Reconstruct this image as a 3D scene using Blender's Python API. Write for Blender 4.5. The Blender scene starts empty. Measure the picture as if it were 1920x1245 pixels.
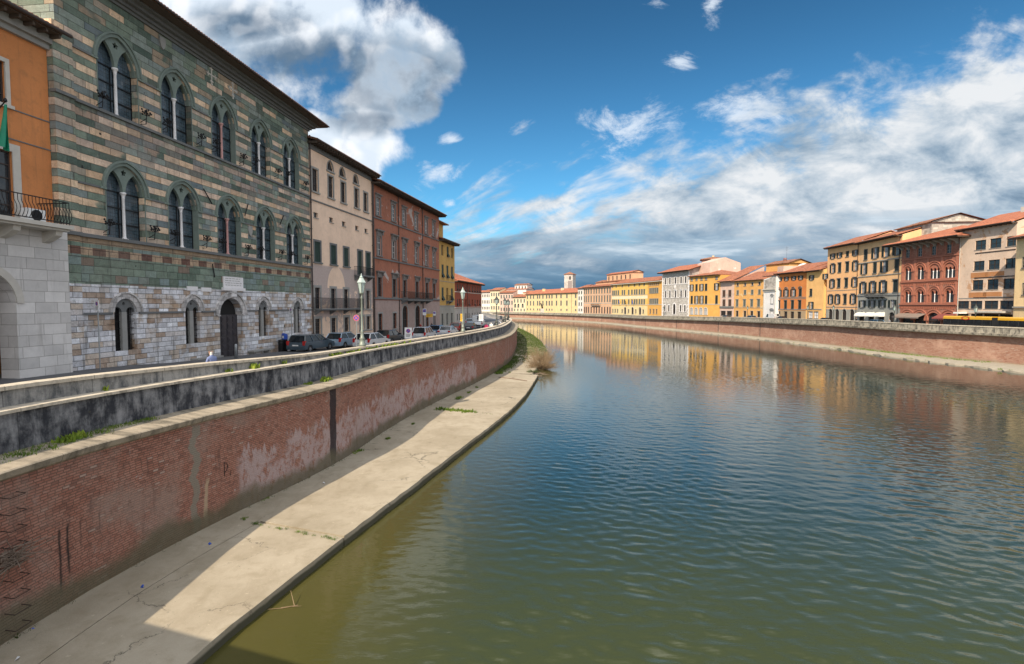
import bpy, bmesh, math, random
from mathutils import Vector, Matrix, geometry
R = math.radians
rnd = random.Random(7)
S = bpy.context.scene
col = S.collection

# ------------------------------------------------------------------ camera, light, sky
FPX, CX, CY, HZ = 1006.0, 960.0, 622.5, 571.0
PITCH = math.atan((CY-HZ)/FPX)
cam = bpy.data.cameras.new('camera'); camo = bpy.data.objects.new('camera', cam); col.objects.link(camo)
camo.location = (0, 0, 0); camo.rotation_euler = (R(90)-PITCH, 0, 0)
cam.sensor_width = 36; cam.lens = 36*FPX/1920; cam.clip_start = .1; cam.clip_end = 6000
S.camera = camo
S.view_settings.view_transform = 'Standard'; S.view_settings.look = 'None'
S.view_settings.gamma = 1; S.view_settings.exposure = 1.0
S.render.engine = 'CYCLES'

SUNV = Vector((-.6, -1.1, 1)).normalized()          # towards the sun
sun = bpy.data.lights.new('sun', 'SUN'); suno = bpy.data.objects.new('sun', sun); col.objects.link(suno)
sun.energy = 3.3; sun.angle = R(.5); sun.color = (1, .85, .66)
suno.rotation_euler = SUNV.to_track_quat('Z', 'Y').to_euler()

def newnt(tree): return NT(tree)
class NT:
    """small helper that writes shader nodes"""
    def __init__(s, tree): s.t = tree; s.n = tree.nodes; s.l = tree.links
    def put(s, sock, v):
        if isinstance(v, bpy.types.NodeSocket): s.l.new(v, sock)
        elif v is not None:
            if isinstance(v, (tuple, list)) and len(v) == 3 and sock.type == 'RGBA': v = (*v, 1)
            sock.default_value = v
    def m(s, op, a, b=None, c=None, clamp=False):
        n = s.n.new('ShaderNodeMath'); n.operation = op; n.use_clamp = clamp
        s.put(n.inputs[0], a)
        if b is not None: s.put(n.inputs[1], b)
        if c is not None: s.put(n.inputs[2], c)
        return n.outputs[0]
    def vm(s, op, a, b=None, sc=None):
        n = s.n.new('ShaderNodeVectorMath'); n.operation = op; s.put(n.inputs[0], a)
        if b is not None: s.put(n.inputs[1], b)
        if sc is not None: s.put(n.inputs[3], sc)
        return n.outputs[0]
    def mix(s, f, a, b, mode='MIX'):
        n = s.n.new('ShaderNodeMix'); n.data_type = 'RGBA'; n.blend_type = mode
        s.put(n.inputs[0], f); s.put(n.inputs[6], a); s.put(n.inputs[7], b)
        return n.outputs[2]
    def noise(s, v, scale=5, detail=3, rough=.55, dist=0):
        n = s.n.new('ShaderNodeTexNoise'); s.put(n.inputs['Vector'], v)
        n.inputs['Scale'].default_value = scale; n.inputs['Detail'].default_value = detail
        n.inputs['Roughness'].default_value = rough; n.inputs['Distortion'].default_value = dist
        return n.outputs[0]
    def white(s, x, y=0, z=0):
        n = s.n.new('ShaderNodeTexWhiteNoise'); n.noise_dimensions = '3D'
        s.put(n.inputs['Vector'], s.comb(x, y, z)); return n.outputs[0]
    def comb(s, x, y, z):
        n = s.n.new('ShaderNodeCombineXYZ'); s.put(n.inputs[0], x); s.put(n.inputs[1], y); s.put(n.inputs[2], z)
        return n.outputs[0]
    def sep(s, v):
        n = s.n.new('ShaderNodeSeparateXYZ'); s.put(n.inputs[0], v); return n.outputs
    def coord(s, k='Object'): return s.n.new('ShaderNodeTexCoord').outputs[k]
    def smooth(s, v, a, b):
        n = s.n.new('ShaderNodeMapRange'); n.interpolation_type = 'SMOOTHSTEP'
        s.put(n.inputs[0], v); s.put(n.inputs[1], a); s.put(n.inputs[2], b)
        return n.outputs[0]
    def ramp(s, f, st):
        n = s.n.new('ShaderNodeValToRGB'); s.put(n.inputs[0], f); e = n.color_ramp.elements
        while len(e) < len(st): e.new(.5)
        for i, (p, c) in enumerate(st): e[i].position = p; e[i].color = (*c, 1)
        return n.outputs[0]
    def bump(s, h, strength=.3, dist=.02, nrm=None):
        n = s.n.new('ShaderNodeBump'); n.inputs['Strength'].default_value = strength
        n.inputs['Distance'].default_value = dist; s.put(n.inputs['Height'], h)
        if nrm is not None: s.put(n.inputs['Normal'], nrm)
        return n.outputs[0]

W = bpy.data.worlds.new('World'); S.world = W; W.use_nodes = True
def build_world():
    t = W.node_tree; t.nodes.clear(); n = NT(t)
    sky = t.nodes.new('ShaderNodeTexSky'); sky.sky_type = 'NISHITA'; sky.sun_disc = False
    sky.sun_elevation = math.asin(SUNV.z); sky.sun_rotation = math.atan2(SUNV.x, SUNV.y) % (2*math.pi)
    sky.altitude = 0; sky.air_density = 1.0; sky.dust_density = .25; sky.ozone_density = 2.5
    hs = t.nodes.new('ShaderNodeHueSaturation'); hs.inputs['Saturation'].default_value = 1.12; hs.inputs['Value'].default_value = .80
    t.links.new(sky.outputs[0], hs.inputs['Color'])
    skyc = n.vm('MULTIPLY', hs.outputs[0], (.42, .81, .90))
    d = n.sep(n.coord('Generated'))
    skyc = n.vm('SCALE', skyc, sc=n.m('SUBTRACT', 1.0, n.m('MULTIPLY', n.smooth(d[2], .12, .55), .42)))
    y = n.m('MAXIMUM', n.m('ABSOLUTE', d[1]), .08)
    a = n.m('DIVIDE', d[0], y); b = n.m('DIVIDE', d[2], y)
    P = n.comb(a, b, 0)
    A = lambda u: (u-960)/1006; B = lambda v: (571-v)/1006
    # cumulus heaps
    def voro(v, scale, detail=2, rough=.5):
        q = t.nodes.new('ShaderNodeTexVoronoi'); q.feature = 'F1'; q.normalize = True; t.links.new(v, q.inputs['Vector'])
        q.inputs['Scale'].default_value = scale; q.inputs['Detail'].default_value = detail; q.inputs['Roughness'].default_value = rough
        return q.outputs['Distance']
    wob = n.vm('ADD', P, n.vm('SCALE', n.comb(n.noise(P, 5, 3), n.noise(n.vm('ADD', P, (3, 5, 0)), 5, 3), 0), sc=.12))
    puff = lambda v: n.m('MULTIPLY', n.m('SUBTRACT', .36, voro(v, 7.0)), 1.5)
    nz = n.noise(P, 3.0, 8, .62, .2)
    heaps = [(570, 70, 250, 130), (740, 120, 125, 115), (825, 125, 55, 50), (640, 275, 125, 70), (700, 205, 105, 55), (430, 45, 150, 80), (795, 205, 45, 38)]
    puffs = [(1270, 128, 34, 24), (1190, 245, 125, 44), (1380, 222, 100, 42), (845, 385, 16, 11), (1325, 28, 22, 36), (850, 268, 26, 11), (1220, 22, 26, 12), (815, 330, 44, 26), (1130, 235, 45, 36)]
    def ell(lst, k0=1):
        acc = None
        for q in lst:
            u, v, ru, rv = q[:4]
            w = n.vm('DIVIDE', n.vm('SUBTRACT', P, (A(u), B(v), 0)), (ru/1006, rv/1006, 1))
            ln = t.nodes.new('ShaderNodeVectorMath'); ln.operation = 'LENGTH'; t.links.new(w, ln.inputs[0])
            e = n.m('SUBTRACT', 1, ln.outputs['Value'])
            acc = e if acc is None else n.m('MAXIMUM', acc, e)
        return acc
    E = ell(heaps)
    pf = puff(wob); pf2 = puff(n.vm('ADD', wob, (-.022, .032, 0)))
    dens = n.m('ADD', n.m('ADD', n.m('MULTIPLY', E, 1.15), n.m('MULTIPLY', n.m('SUBTRACT', nz, .475), 3.4)), pf)
    al = n.smooth(dens, .0, .50)
    fine = n.noise(P, 8, 6, .62, .15)
    densp = n.m('ADD', n.m('MULTIPLY', ell(puffs), .8), n.m('MULTIPLY', n.m('SUBTRACT', n.noise(n.comb(n.m('MULTIPLY', a, .8), n.m('MULTIPLY', b, 1.4), 0), 9, 8, .70, .6), .53), 4.2))
    alp = n.m('MULTIPLY', n.smooth(densp, -.05, 1.0), .85)
    belly = n.smooth(n.m('ADD', n.m('ADD', ell([(755, 165, 200, 85), (600, 125, 160, 55), (470, 60, 130, 40), (700, 235, 90, 30)]), n.m('MULTIPLY', n.m('SUBTRACT', fine, .5), 1.7)), n.m('MULTIPLY', pf, -.5)), -.35, .60)
    lit = n.smooth(n.m('SUBTRACT', pf, pf2), -.05, .07)
    cw = n.mix(belly, (.70, .79, .89), n.mix(n.smooth(n.m('ADD', nz, n.m('MULTIPLY', n.m('SUBTRACT', fine, .5), .9)), .40, .64), (.13, .20, .29), (.33, .43, .54)))
    cw = n.mix(n.m('MULTIPLY', lit, n.m('SUBTRACT', .75, n.m('MULTIPLY', belly, .55))), cw, (.97, .98, 1.0))
    cw = n.mix(n.m('MULTIPLY', n.smooth(fine, .50, .72), .55), cw, (.27, .40, .56))
    # fan of high cloud over the right
    ca, cb = A(560), B(560)
    da = n.m('SUBTRACT', a, ca); db = n.m('SUBTRACT', b, cb)
    th = n.m('ARCTAN2', db, da); rr = n.m('SQRT', n.m('ADD', n.m('MULTIPLY', da, da), n.m('MULTIPLY', db, db)))
    V = n.comb(n.m('MULTIPLY', th, 7.5), n.m('MULTIPLY', rr, 3.4), 0)
    st = n.noise(V, 1.7, 7, .60, .25)
    stf = n.noise(n.comb(n.m('MULTIPLY', a, 5), n.m('MULTIPLY', b, 9), 1.5), 1.5, 7, .60, .35)
    st2 = n.noise(n.vm('ADD', V, (4.2, 1.7, 3)), .9, 4, .62, .5)
    line = n.m('ADD', n.m('MULTIPLY', n.m('SUBTRACT', a, A(850)), .315), B(415))
    f = n.m('SUBTRACT', line, b)
    mixn = n.m('ADD', n.m('MULTIPLY', st, .55), n.m('MULTIPLY', stf, .45))
    fd = n.m('ADD', f, n.m('MULTIPLY', n.m('SUBTRACT', mixn, .46), .70))
    alf = n.smooth(fd, -.02, .12)
    gap = n.smooth(st2, .28, .46)
    alf = n.m('MULTIPLY', alf, n.m('MAXIMUM', gap, n.smooth(f, .01, .15)))
    left = n.smooth(a, A(740), A(900))
    alf = n.m('MULTIPLY', alf, left)
    lf = n.m('ADD', n.m('MULTIPLY', stf, .6), n.m('MULTIPLY', n.noise(n.vm('ADD', V, (1.3, .3, 7)), 1.2, 6, .60, .35), .4))
    cf = n.ramp(lf, [(.34, (.16, .26, .38)), (.42, (.34, .46, .59)), (.50, (.62, .71, .80)), (.58, (.92, .95, .98))])
    # flat dark bank above the horizon
    H = n.comb(n.m('MULTIPLY', a, 1.3), n.m('MULTIPLY', b, 8.0), 2.0)
    hn = n.noise(H, 1.9, 7, .62, .35)
    bank = n.m('ADD', n.m('SUBTRACT', .145, b), n.m('MULTIPLY', n.m('SUBTRACT', hn, .5), .48))
    bank = n.m('ADD', bank, n.m('MULTIPLY', n.smooth(a, 0, .95), .03))
    bk = n.smooth(bank, -.02, .12)
    cbank = n.ramp(hn, [(.34, (.055, .14, .24)), (.47, (.085, .20, .325)), (.55, (.22, .35, .48)), (.66, (.55, .65, .74))])
    cbank = n.mix(n.smooth(b, .07, .02), cbank, (.055, .155, .27))
    SC = 5.6
    back = n.m('MULTIPLY', n.smooth(n.m('MULTIPLY', d[1], -1), -.12, .35), n.smooth(n.noise(n.coord('Generated'), 1.6, 5, .6), .32, .52))  # unseen bright cloud behind the camera, added to fill the shaded fronts
    c = n.mix(alp, skyc, n.vm('SCALE', (.72, .80, .90), sc=SC))
    c = n.mix(alf, c, n.vm('SCALE', cf, sc=SC*.82))
    c = n.mix(al, c, n.vm('SCALE', cw, sc=SC))
    c = n.mix(bk, c, n.vm('SCALE', cbank, sc=SC))
    back = n.m('MAXIMUM', n.m('MULTIPLY', back, n.smooth(d[2], -.05, .05)), n.m('MULTIPLY', n.smooth(d[2], .60, .80), n.smooth(n.noise(n.coord('Generated'), 2.2, 5, .6), .34, .50)))  # joined by an unseen bright cloud overhead, added for the same fill
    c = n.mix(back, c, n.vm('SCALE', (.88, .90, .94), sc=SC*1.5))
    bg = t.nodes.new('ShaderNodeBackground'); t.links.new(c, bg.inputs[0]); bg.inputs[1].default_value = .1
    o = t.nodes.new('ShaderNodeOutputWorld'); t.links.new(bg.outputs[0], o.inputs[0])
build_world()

# ------------------------------------------------------------------ photo geometry helpers
_cp, _sp = math.cos(PITCH), math.sin(PITCH)
def ray(u, v):
    a = (u-CX)/FPX; b = (CY-v)/FPX
    return Vector((a, _cp+b*_sp, -_sp+b*_cp))
def onz(u, v, z):
    r = ray(u, v); k = z/r.z; return Vector((r.x*k, r.y*k, z))
def aty(u, v, Y):
    r = ray(u, v); return r*(Y/r.y)

def lerp_tab(tab):
    def f(t):
        if t <= tab[0][0]: return tab[0][1]
        for (a, x), (b, y) in zip(tab, tab[1:]):
            if t <= b: return x+(y-x)*(t-a)/(b-a)
        return tab[-1][1]
    return f
ZW, ZQ = -8.85, -8.5                       # water, quay walkway
zroad = lerp_tab([(-30, -2.2), (10, -3.1), (15, -3.2), (27, -3.38), (34, -3.65), (39, -3.8), (46, -4.05), (60, -4.25), (100, -4.4), (250, -4.5), (600, -5.4)])
zroad2 = lerp_tab([(-50, -4.6), (60, -4.6), (110, -4.6), (150, -4.75), (214, -5.3), (345, -5.75), (700, -5.75)])

# ------------------------------------------------------------------ objects
def tag(o, label=None, cat=None, group=None, kind=None):
    if label: o['label'] = label
    if cat: o['category'] = cat
    if group: o['group'] = group
    if kind: o['kind'] = kind
    return o
def empty(name, loc=(0, 0, 0), rz=0, **k):
    o = bpy.data.objects.new(name, None); col.objects.link(o)
    o.location = loc; o.rotation_euler = (0, 0, rz); o.empty_display_size = .3
    return tag(o, **k)
def link(name, me, parent=None, loc=(0, 0, 0), rz=0):
    o = bpy.data.objects.new(name, me); col.objects.link(o); o.parent = parent
    o.location = loc; o.rotation_euler = (0, 0, rz); return o
def copy_tree(o, parent=None):
    c = o.copy(); col.objects.link(c); c.parent = parent
    for ch in list(KIDS.get(o.name, [])): copy_tree(bpy.data.objects[ch], c)
    return c
KIDS = {}
def note_kids(root):
    for ch in root.children: KIDS.setdefault(root.name, []).append(ch.name); note_kids(ch)

class MB:
    def __init__(s): s.v = []; s.f = []; s.mi = []; s.uv = []; s.cur = 0; s.hasuv = False; s.M = None; s.sm = []
    def add(s, vs, fs, uvs=None, smooth=False):
        k = len(s.v)
        if s.M is not None: vs = [s.M @ Vector(p) for p in vs]
        s.v += [tuple(p) for p in vs]
        for i, f in enumerate(fs):
            s.f.append([k+j for j in f]); s.mi.append(s.cur); s.sm.append(smooth)
            s.uv.append(uvs[i] if uvs else None)
        if uvs: s.hasuv = True
    def box(s, x0, x1, y0, y1, z0, z1):
        s.add([(x0,y0,z0),(x1,y0,z0),(x1,y1,z0),(x0,y1,z0),(x0,y0,z1),(x1,y0,z1),(x1,y1,z1),(x0,y1,z1)],
              [(3,2,1,0),(4,5,6,7),(0,1,5,4),(1,2,6,5),(2,3,7,6),(3,0,4,7)])
    def quad(s, a, b, c, d): s.add([a,b,c,d], [(0,1,2,3)])
    def prism(s, pts, y0, y1, axis='y'):
        """pts (x,z) outline extruded along y (or (y,z) along x)"""
        n = len(pts)
        if axis == 'y': vs = [(x,y0,z) for x,z in pts]+[(x,y1,z) for x,z in pts]
        elif axis == 'x': vs = [(y0,x,z) for x,z in pts]+[(y1,x,z) for x,z in pts]
        else: vs = [(x,z,y0) for x,z in pts]+[(x,z,y1) for x,z in pts]
        s.add(vs, [list(range(n))[::-1], list(range(n,2*n))]+[(i,(i+1)%n,n+(i+1)%n,n+i) for i in range(n)])
    def tube(s, p, q, r0, r1=None, n=6, caps=True):
        r1 = r0 if r1 is None else r1
        p, q = Vector(p), Vector(q); d = (q-p)
        if d.length < 1e-6: return
        d.normalize(); a = d.orthogonal().normalized(); b = d.cross(a)
        vs = []
        for c, r in ((p, r0), (q, r1)):
            for i in range(n):
                t = 2*math.pi*i/n; vs.append(c+a*(math.cos(t)*r)+b*(math.sin(t)*r))
        fs = [(i,(i+1)%n,n+(i+1)%n,n+i) for i in range(n)]
        s.add(vs, fs, smooth=n > 6)
        if caps: s.add(vs, [list(range(n))[::-1], list(range(n,2*n))])
    def path(s, pts, r, n=5):
        for a, b in zip(pts, pts[1:]): s.tube(a, b, r, r, n)
    def lathe(s, prof, x=0, y=0, n=16, smooth=True):
        vs = []
        for r, z in prof:
            for i in range(n):
                t = 2*math.pi*i/n; vs.append((x+r*math.cos(t), y+r*math.sin(t), z))
        fs = []
        for k in range(len(prof)-1):
            for i in range(n): fs.append((k*n+i, k*n+(i+1)%n, (k+1)*n+(i+1)%n, (k+1)*n+i))
        fs.append(list(range(n))[::-1]); fs.append([(len(prof)-1)*n+i for i in range(n)])
        s.add(vs, fs, smooth=smooth)
    def mesh(s, name, mats):
        me = bpy.data.meshes.new(name); me.from_pydata(s.v, [], s.f)
        if not isinstance(mats, (list, tuple)): mats = [mats]
        for m in mats: me.materials.append(m)
        for p, mi, sm in zip(me.polygons, s.mi, s.sm): p.material_index = mi; p.use_smooth = sm
        if s.hasuv:
            L = me.uv_layers.new(name='UVMap').data
            for p, uv in zip(me.polygons, s.uv):
                if uv:
                    for li, c in zip(p.loop_indices, uv): L[li].uv = c
        me.update(); return me
    def build(s, name, mats, parent=None, loc=(0,0,0), rz=0): return link(name, s.mesh(name, mats), parent, loc, rz)

def arch_pts(a, r, n=10, x=0, z=0):
    """outline of an arch head from left to right: half width a, rise r"""
    out = []
    if r <= a*1.02:
        for i in range(n+1):
            t = math.pi*(1-i/n); out.append((x+a*math.cos(t), z+r*math.sin(t)))
    else:
        Rr = (a*a+r*r)/(2*a); h = n//2; tm = math.atan2(r, Rr-a)   # two arcs
        for i in range(h+1):
            t = tm*i/h; out.append((x-a+Rr-Rr*math.cos(t), z+Rr*math.sin(t)))
        for i in range(h-1, -1, -1):
            t = tm*i/h; out.append((x+a-Rr+Rr*math.cos(t), z+Rr*math.sin(t)))
    return out
def arc_band(mb, a, r, wd, y0, y1, x=0, z=0, n=12):
    """arch moulding: band of width wd round an arch head"""
    i_ = arch_pts(a, r, n, x, z); o_ = arch_pts(a+wd, r+wd, n, x, z)
    for k in range(len(i_)-1):
        (x0,z0),(x1,z1),(X1,Z1),(X0,Z0) = i_[k], i_[k+1], o_[k+1], o_[k]
        vs = [(x0,y0,z0),(x1,y0,z1),(X1,y0,Z1),(X0,y0,Z0),(x0,y1,z0),(x1,y1,z1),(X1,y1,Z1),(X0,y1,Z0)]
        mb.add(vs, [(0,1,2,3),(0,4,5,1),(3,2,6,7)])

# ------------------------------------------------------------------ materials
MATS = {}
def newmat(name, rough=.8, metal=0, spec=.5):
    m = bpy.data.materials.new(name); m.use_nodes = True; MATS[name] = m
    b = m.node_tree.nodes['Principled BSDF']; b.inputs['Roughness'].default_value = rough
    b.inputs['Metallic'].default_value = metal; b.inputs['Specular IOR Level'].default_value = spec
    return m, NT(m.node_tree), b
def plain(name, c, rough=.6, metal=0, var=.15, scale=6, bump=.0, spec=.5, rust=None):
    if name in MATS: return MATS[name]
    m, n, b = newmat(name, rough, metal, spec)
    co = n.coord(); f = n.noise(co, scale, 5, .6)
    k = n.m('ADD', 1-var, n.m('MULTIPLY', f, 2*var))
    cc = n.vm('SCALE', c, sc=k)
    if rust: cc = n.mix(n.smooth(n.noise(co, scale*.6, 6, .7), .52, .66), cc, rust)
    n.put(b.inputs['Base Color'], cc)
    if bump: n.put(b.inputs['Normal'], n.bump(f, bump, .02))
    return m
def plaster(name, c, dirt=(.25,.2,.15), amt=.45, patch=None, patch_amt=.56, streak=.5, bands=None, scale=1):
    """painted render: blotches, rain streaks, worn patches; bands = [(z0, z1, colour)]"""
    m, n, b = newmat(name, .88, 0, .25)
    co = n.coord(); s_ = n.sep(co)
    big = n.noise(co, .45*scale, 5, .62); med = n.noise(co, 2.6*scale, 6, .65); fine = n.noise(co, 22, 4, .6)
    stv = n.comb(n.m('MULTIPLY', n.m('ADD', s_[0], s_[1]), 2.4), 0, n.m('MULTIPLY', s_[2], .16))
    strk = n.noise(stv, 1.4, 6, .65)
    cc = c
    if bands:
        for z0, z1, bc in bands:
            w = n.m('MULTIPLY', n.m('GREATER_THAN', s_[2], z0), n.m('LESS_THAN', s_[2], z1)); cc = n.mix(w, cc, bc)
    k = n.m('ADD', .72, n.m('MULTIPLY', big, .56))
    cc = n.vm('SCALE', cc, sc=k)
    cc = n.vm('SCALE', cc, sc=n.m('ADD', .88, n.m('MULTIPLY', fine, .24)))
    cc = n.mix(n.m('MULTIPLY', n.smooth(med, .48, .72), amt), cc, dirt)
    cc = n.mix(n.m('MULTIPLY', n.smooth(strk, .52, .74), streak), cc, dirt)
    if patch:
        cc = n.mix(n.smooth(n.noise(co, .33*scale, 7, .68, .6), patch_amt, patch_amt+.035), cc, n.vm('SCALE', patch, sc=n.m('ADD', .7, n.m('MULTIPLY', med, .6))))
    n.put(b.inputs['Base Color'], cc)
    n.put(b.inputs['Normal'], n.bump(n.m('ADD', med, n.m('MULTIPLY', fine, .35)), .35, .015))
    return m
def blocks(n, x, z, h, w, jit=.5):
    row = n.m('FLOOR', n.m('DIVIDE', z, h)); rr = n.white(row, 3.1, 1.7)
    ww = n.m('MULTIPLY', w, n.m('ADD', .75, n.m('MULTIPLY', n.white(row, 9.4), jit)))
    xo = n.m('ADD', n.m('DIVIDE', x, ww), n.m('MULTIPLY', rr, 7.3)); c = n.m('FLOOR', xo)
    r1 = n.white(c, row, .5); r2 = n.white(c, row, 8.5)
    fx = n.m('FRACT', xo); fz = n.m('FRACT', n.m('DIVIDE', z, h))
    ex = n.m('MULTIPLY', n.m('MINIMUM', fx, n.m('SUBTRACT', 1, fx)), ww)
    ez = n.m('MULTIPLY', n.m('MINIMUM', fz, n.m('SUBTRACT', 1, fz)), h)
    joint = n.smooth(n.m('MINIMUM', ex, ez), .018, .004)
    return row, c, r1, r2, joint

def m_roof(name, base=(.33,.12,.065), dark=(.16,.075,.05)):
    m, n, b = newmat(name, .85, 0, .2); co = n.coord(); s_ = n.sep(co)
    row, c, r1, r2, j = blocks(n, s_[0], s_[1], .38, .24, 0)
    wx = n.m('ABSOLUTE', n.m('SINE', n.m('MULTIPLY', s_[0], math.pi/.24)))
    cc = n.mix(n.m('MULTIPLY', r1, .75), base, (.41,.18,.11))
    cc = n.mix(n.smooth(r2, .78, .95), cc, dark)
    cc = n.mix(n.m('MULTIPLY', n.smooth(n.noise(co, .8, 6, .65), .46, .64), .55), cc, dark)
    cc = n.mix(n.m('MULTIPLY', n.smooth(wx, .5, .1), .6), cc, (.08,.04,.03))
    n.put(b.inputs['Base Color'], cc); n.put(b.inputs['Normal'], n.bump(n.m('ADD', wx, n.m('MULTIPLY', n.m('FRACT', n.m('DIVIDE', s_[1], .38)), .5)), .6, .06))
    return m
def m_asphalt():
    m, n, b = newmat('asphalt', .8, 0, .35); co = n.coord()
    f = n.noise(co, 40, 4); g = n.noise(co, .5, 5)
    n.put(b.inputs['Base Color'], n.vm('SCALE', (.095,.096,.10), sc=n.m('ADD', .5, n.m('ADD', n.m('MULTIPLY', f, .5), n.m('MULTIPLY', g, .6)))))
    n.put(b.inputs['Normal'], n.bump(f, .3, .01)); return m
def m_slab():
    m, n, b = newmat('walkway_concrete', .9, 0, .25); co = n.coord(); s_ = n.sep(co)
    g = n.noise(co, .28, 6, .62); g2 = n.noise(co, 1.4, 7, .68, .4); f = n.noise(co, 30, 5, .7); sp = n.noise(co, 9, 4, .6)
    c = n.mix(n.smooth(g, .35, .65), (.285,.245,.18), (.36,.315,.24))
    c = n.mix(n.m('MULTIPLY', n.smooth(g2, .45, .70), .5), c, (.21,.175,.115))
    c = n.mix(n.smooth(sp, .70, .76), c, (.14,.12,.09))
    c = n.vm('SCALE', c, sc=n.m('ADD', .8, n.m('MULTIPLY', f, .4)))
    vo = n.n.new('ShaderNodeTexVoronoi'); vo.feature = 'DISTANCE_TO_EDGE'; vo.inputs['Scale'].default_value = .33
    n.put(vo.inputs['Vector'], n.vm('ADD', co, n.vm('SCALE', n.comb(n.noise(co, 1.1, 6, .7), n.noise(n.vm('ADD', co, (5, 2, 0)), 1.1, 6, .7), 0), sc=1.6)))
    crack = n.m('MULTIPLY', n.smooth(vo.outputs['Distance'], .009, .002), n.smooth(n.noise(co, .25, 3), .50, .58))
    c = n.mix(n.m('MULTIPLY', crack, .8), c, (.07,.06,.045))
    big = n.noise(n.vm('MULTIPLY', co, (1, .35, 1)), .9, 7, .7, .6); c = n.mix(n.m('MULTIPLY', n.smooth(big, .50, .68), .42), c, (.24,.20,.14))
    c = n.mix(n.m('MULTIPLY', n.smooth(n.noise(co, 3.4, 8, .75), .60, .68), .5), c, (.50,.44,.33))
    wet = n.smooth(n.m('ADD', s_[2], n.m('MULTIPLY', g2, .14)), -8.52, -8.62); c = n.mix(wet, c, (.075,.07,.045))
    n.put(b.inputs['Base Color'], c); n.put(b.inputs['Normal'], n.bump(n.m('ADD', n.m('ADD', f, g2), n.m('MULTIPLY', crack, -1)), .45, .02)); return m
def m_quaybrick(name, marks, far=False):
    """river wall: brick courses in metres of UV (u along the wall, v up), washed plaster low down, mossy foot"""
    m, n, b = newmat(name, .92, 0, .2); uv = n.coord('UV'); s_ = n.sep(uv); s, z = s_[0], s_[1]
    row, c_, r1, r2, j = blocks(n, s, z, .078 if not far else .12, .27 if not far else .5, .1)
    big = n.noise(uv, .35, 6, .65); med = n.noise(uv, 1.7, 7, .68, .3); fine = n.noise(uv, 14, 4, .6)
    base = (.31,.135,.095) if not far else (.30,.155,.11)
    alt = (.38,.19,.14) if not far else (.38,.235,.175)
    dk = (.18,.085,.065) if not far else (.22,.10,.07)
    cc = n.mix(r1, base, alt); cc = n.mix(n.m('MULTIPLY', n.smooth(r2, .80, 1.0), .7), cc, dk)
    cc = n.mix(n.m('MULTIPLY', n.smooth(r2, .03, .0), .6), cc, (.45,.36,.30))
    cc = n.mix(n.m('MULTIPLY', j, .75), cc, (.10,.07,.055) if not far else (.36,.22,.16))
    cc = n.mix(n.m('MULTIPLY', n.smooth(big, .48, .66), .65), cc, (.30,.22,.18) if not far else (.50,.33,.25))
    cc = n.mix(n.m('MULTIPLY', n.smooth(med, .58, .72), .55), cc, (.36,.28,.25))
    cc = n.mix(n.m('MULTIPLY', n.smooth(n.noise(uv, 2.6, 7, .72, .4), .54, .68), .5), cc, (.12,.065,.05) if not far else (.24,.13,.10))
    stv = n.comb(n.m('MULTIPLY', s, 1.5), n.m('MULTIPLY', z, .14), 0); strk = n.noise(stv, 1.6, 7, .68)
    cc = n.mix(n.m('MULTIPLY', n.smooth(strk, .56, .72), .42), cc, (.07,.045,.04) if not far else (.25,.17,.13))
    # limewash that survives low on the wall
    if marks.get('wash'):
        s0, s1 = marks['wash']
        w = n.m('MULTIPLY', n.smooth(s, s0-.3, s0+.3), n.smooth(s, s1+.3, s1-.3))
        top = n.m('ADD', marks['washtop'], n.m('MULTIPLY', n.m('SUBTRACT', strk, .5), 3.2))
        w = n.m('MULTIPLY', w, n.smooth(n.m('SUBTRACT', top, z), -.02, .12))
        w = n.m('MULTIPLY', w, n.smooth(n.noise(uv, .8, 6, .65, .5), .36, .50))
        w = n.m('MULTIPLY', w, n.smooth(n.noise(n.vm('MULTIPLY', uv, (1, .55, 1)), 3.4, 9, .78), .60, .49))
        cc = n.mix(n.m('MULTIPLY', w, .92), cc, n.vm('SCALE', (.44,.34,.325), sc=n.m('ADD', .60, n.m('MULTIPLY', fine, .56))))
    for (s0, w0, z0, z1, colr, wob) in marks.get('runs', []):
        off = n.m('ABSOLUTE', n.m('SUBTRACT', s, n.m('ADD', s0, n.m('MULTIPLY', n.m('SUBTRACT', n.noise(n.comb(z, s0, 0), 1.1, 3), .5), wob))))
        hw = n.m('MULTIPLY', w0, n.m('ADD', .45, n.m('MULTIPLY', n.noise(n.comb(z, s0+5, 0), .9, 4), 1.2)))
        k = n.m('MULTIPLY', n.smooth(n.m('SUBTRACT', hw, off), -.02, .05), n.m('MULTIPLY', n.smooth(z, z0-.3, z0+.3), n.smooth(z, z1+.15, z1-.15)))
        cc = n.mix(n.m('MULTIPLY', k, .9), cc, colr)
    # efflorescence
    ef = n.m('MULTIPLY', n.smooth(n.noise(uv, 2.1, 10, .78), .62, .66), n.smooth(n.noise(uv, .3, 3), .5, .6))
    cc = n.mix(n.m('MULTIPLY', ef, .8), cc, (.50,.46,.44))
    foot = n.m('SUBTRACT', n.m('ADD', marks['foot'], n.m('MULTIPLY', n.m('SUBTRACT', big, .5), 1.6)), z)
    cc = n.mix(n.m('MULTIPLY', n.smooth(foot, -.25, .3), .85), cc, n.mix(med, (.07,.065,.035), (.17,.15,.10)) if not far else (.30,.24,.17))
    n.put(b.inputs['Base Color'], cc)
    n.put(b.inputs['Normal'], n.bump(n.m('ADD', n.m('MULTIPLY', j, -.8), med), .6, .03)); return m
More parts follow.
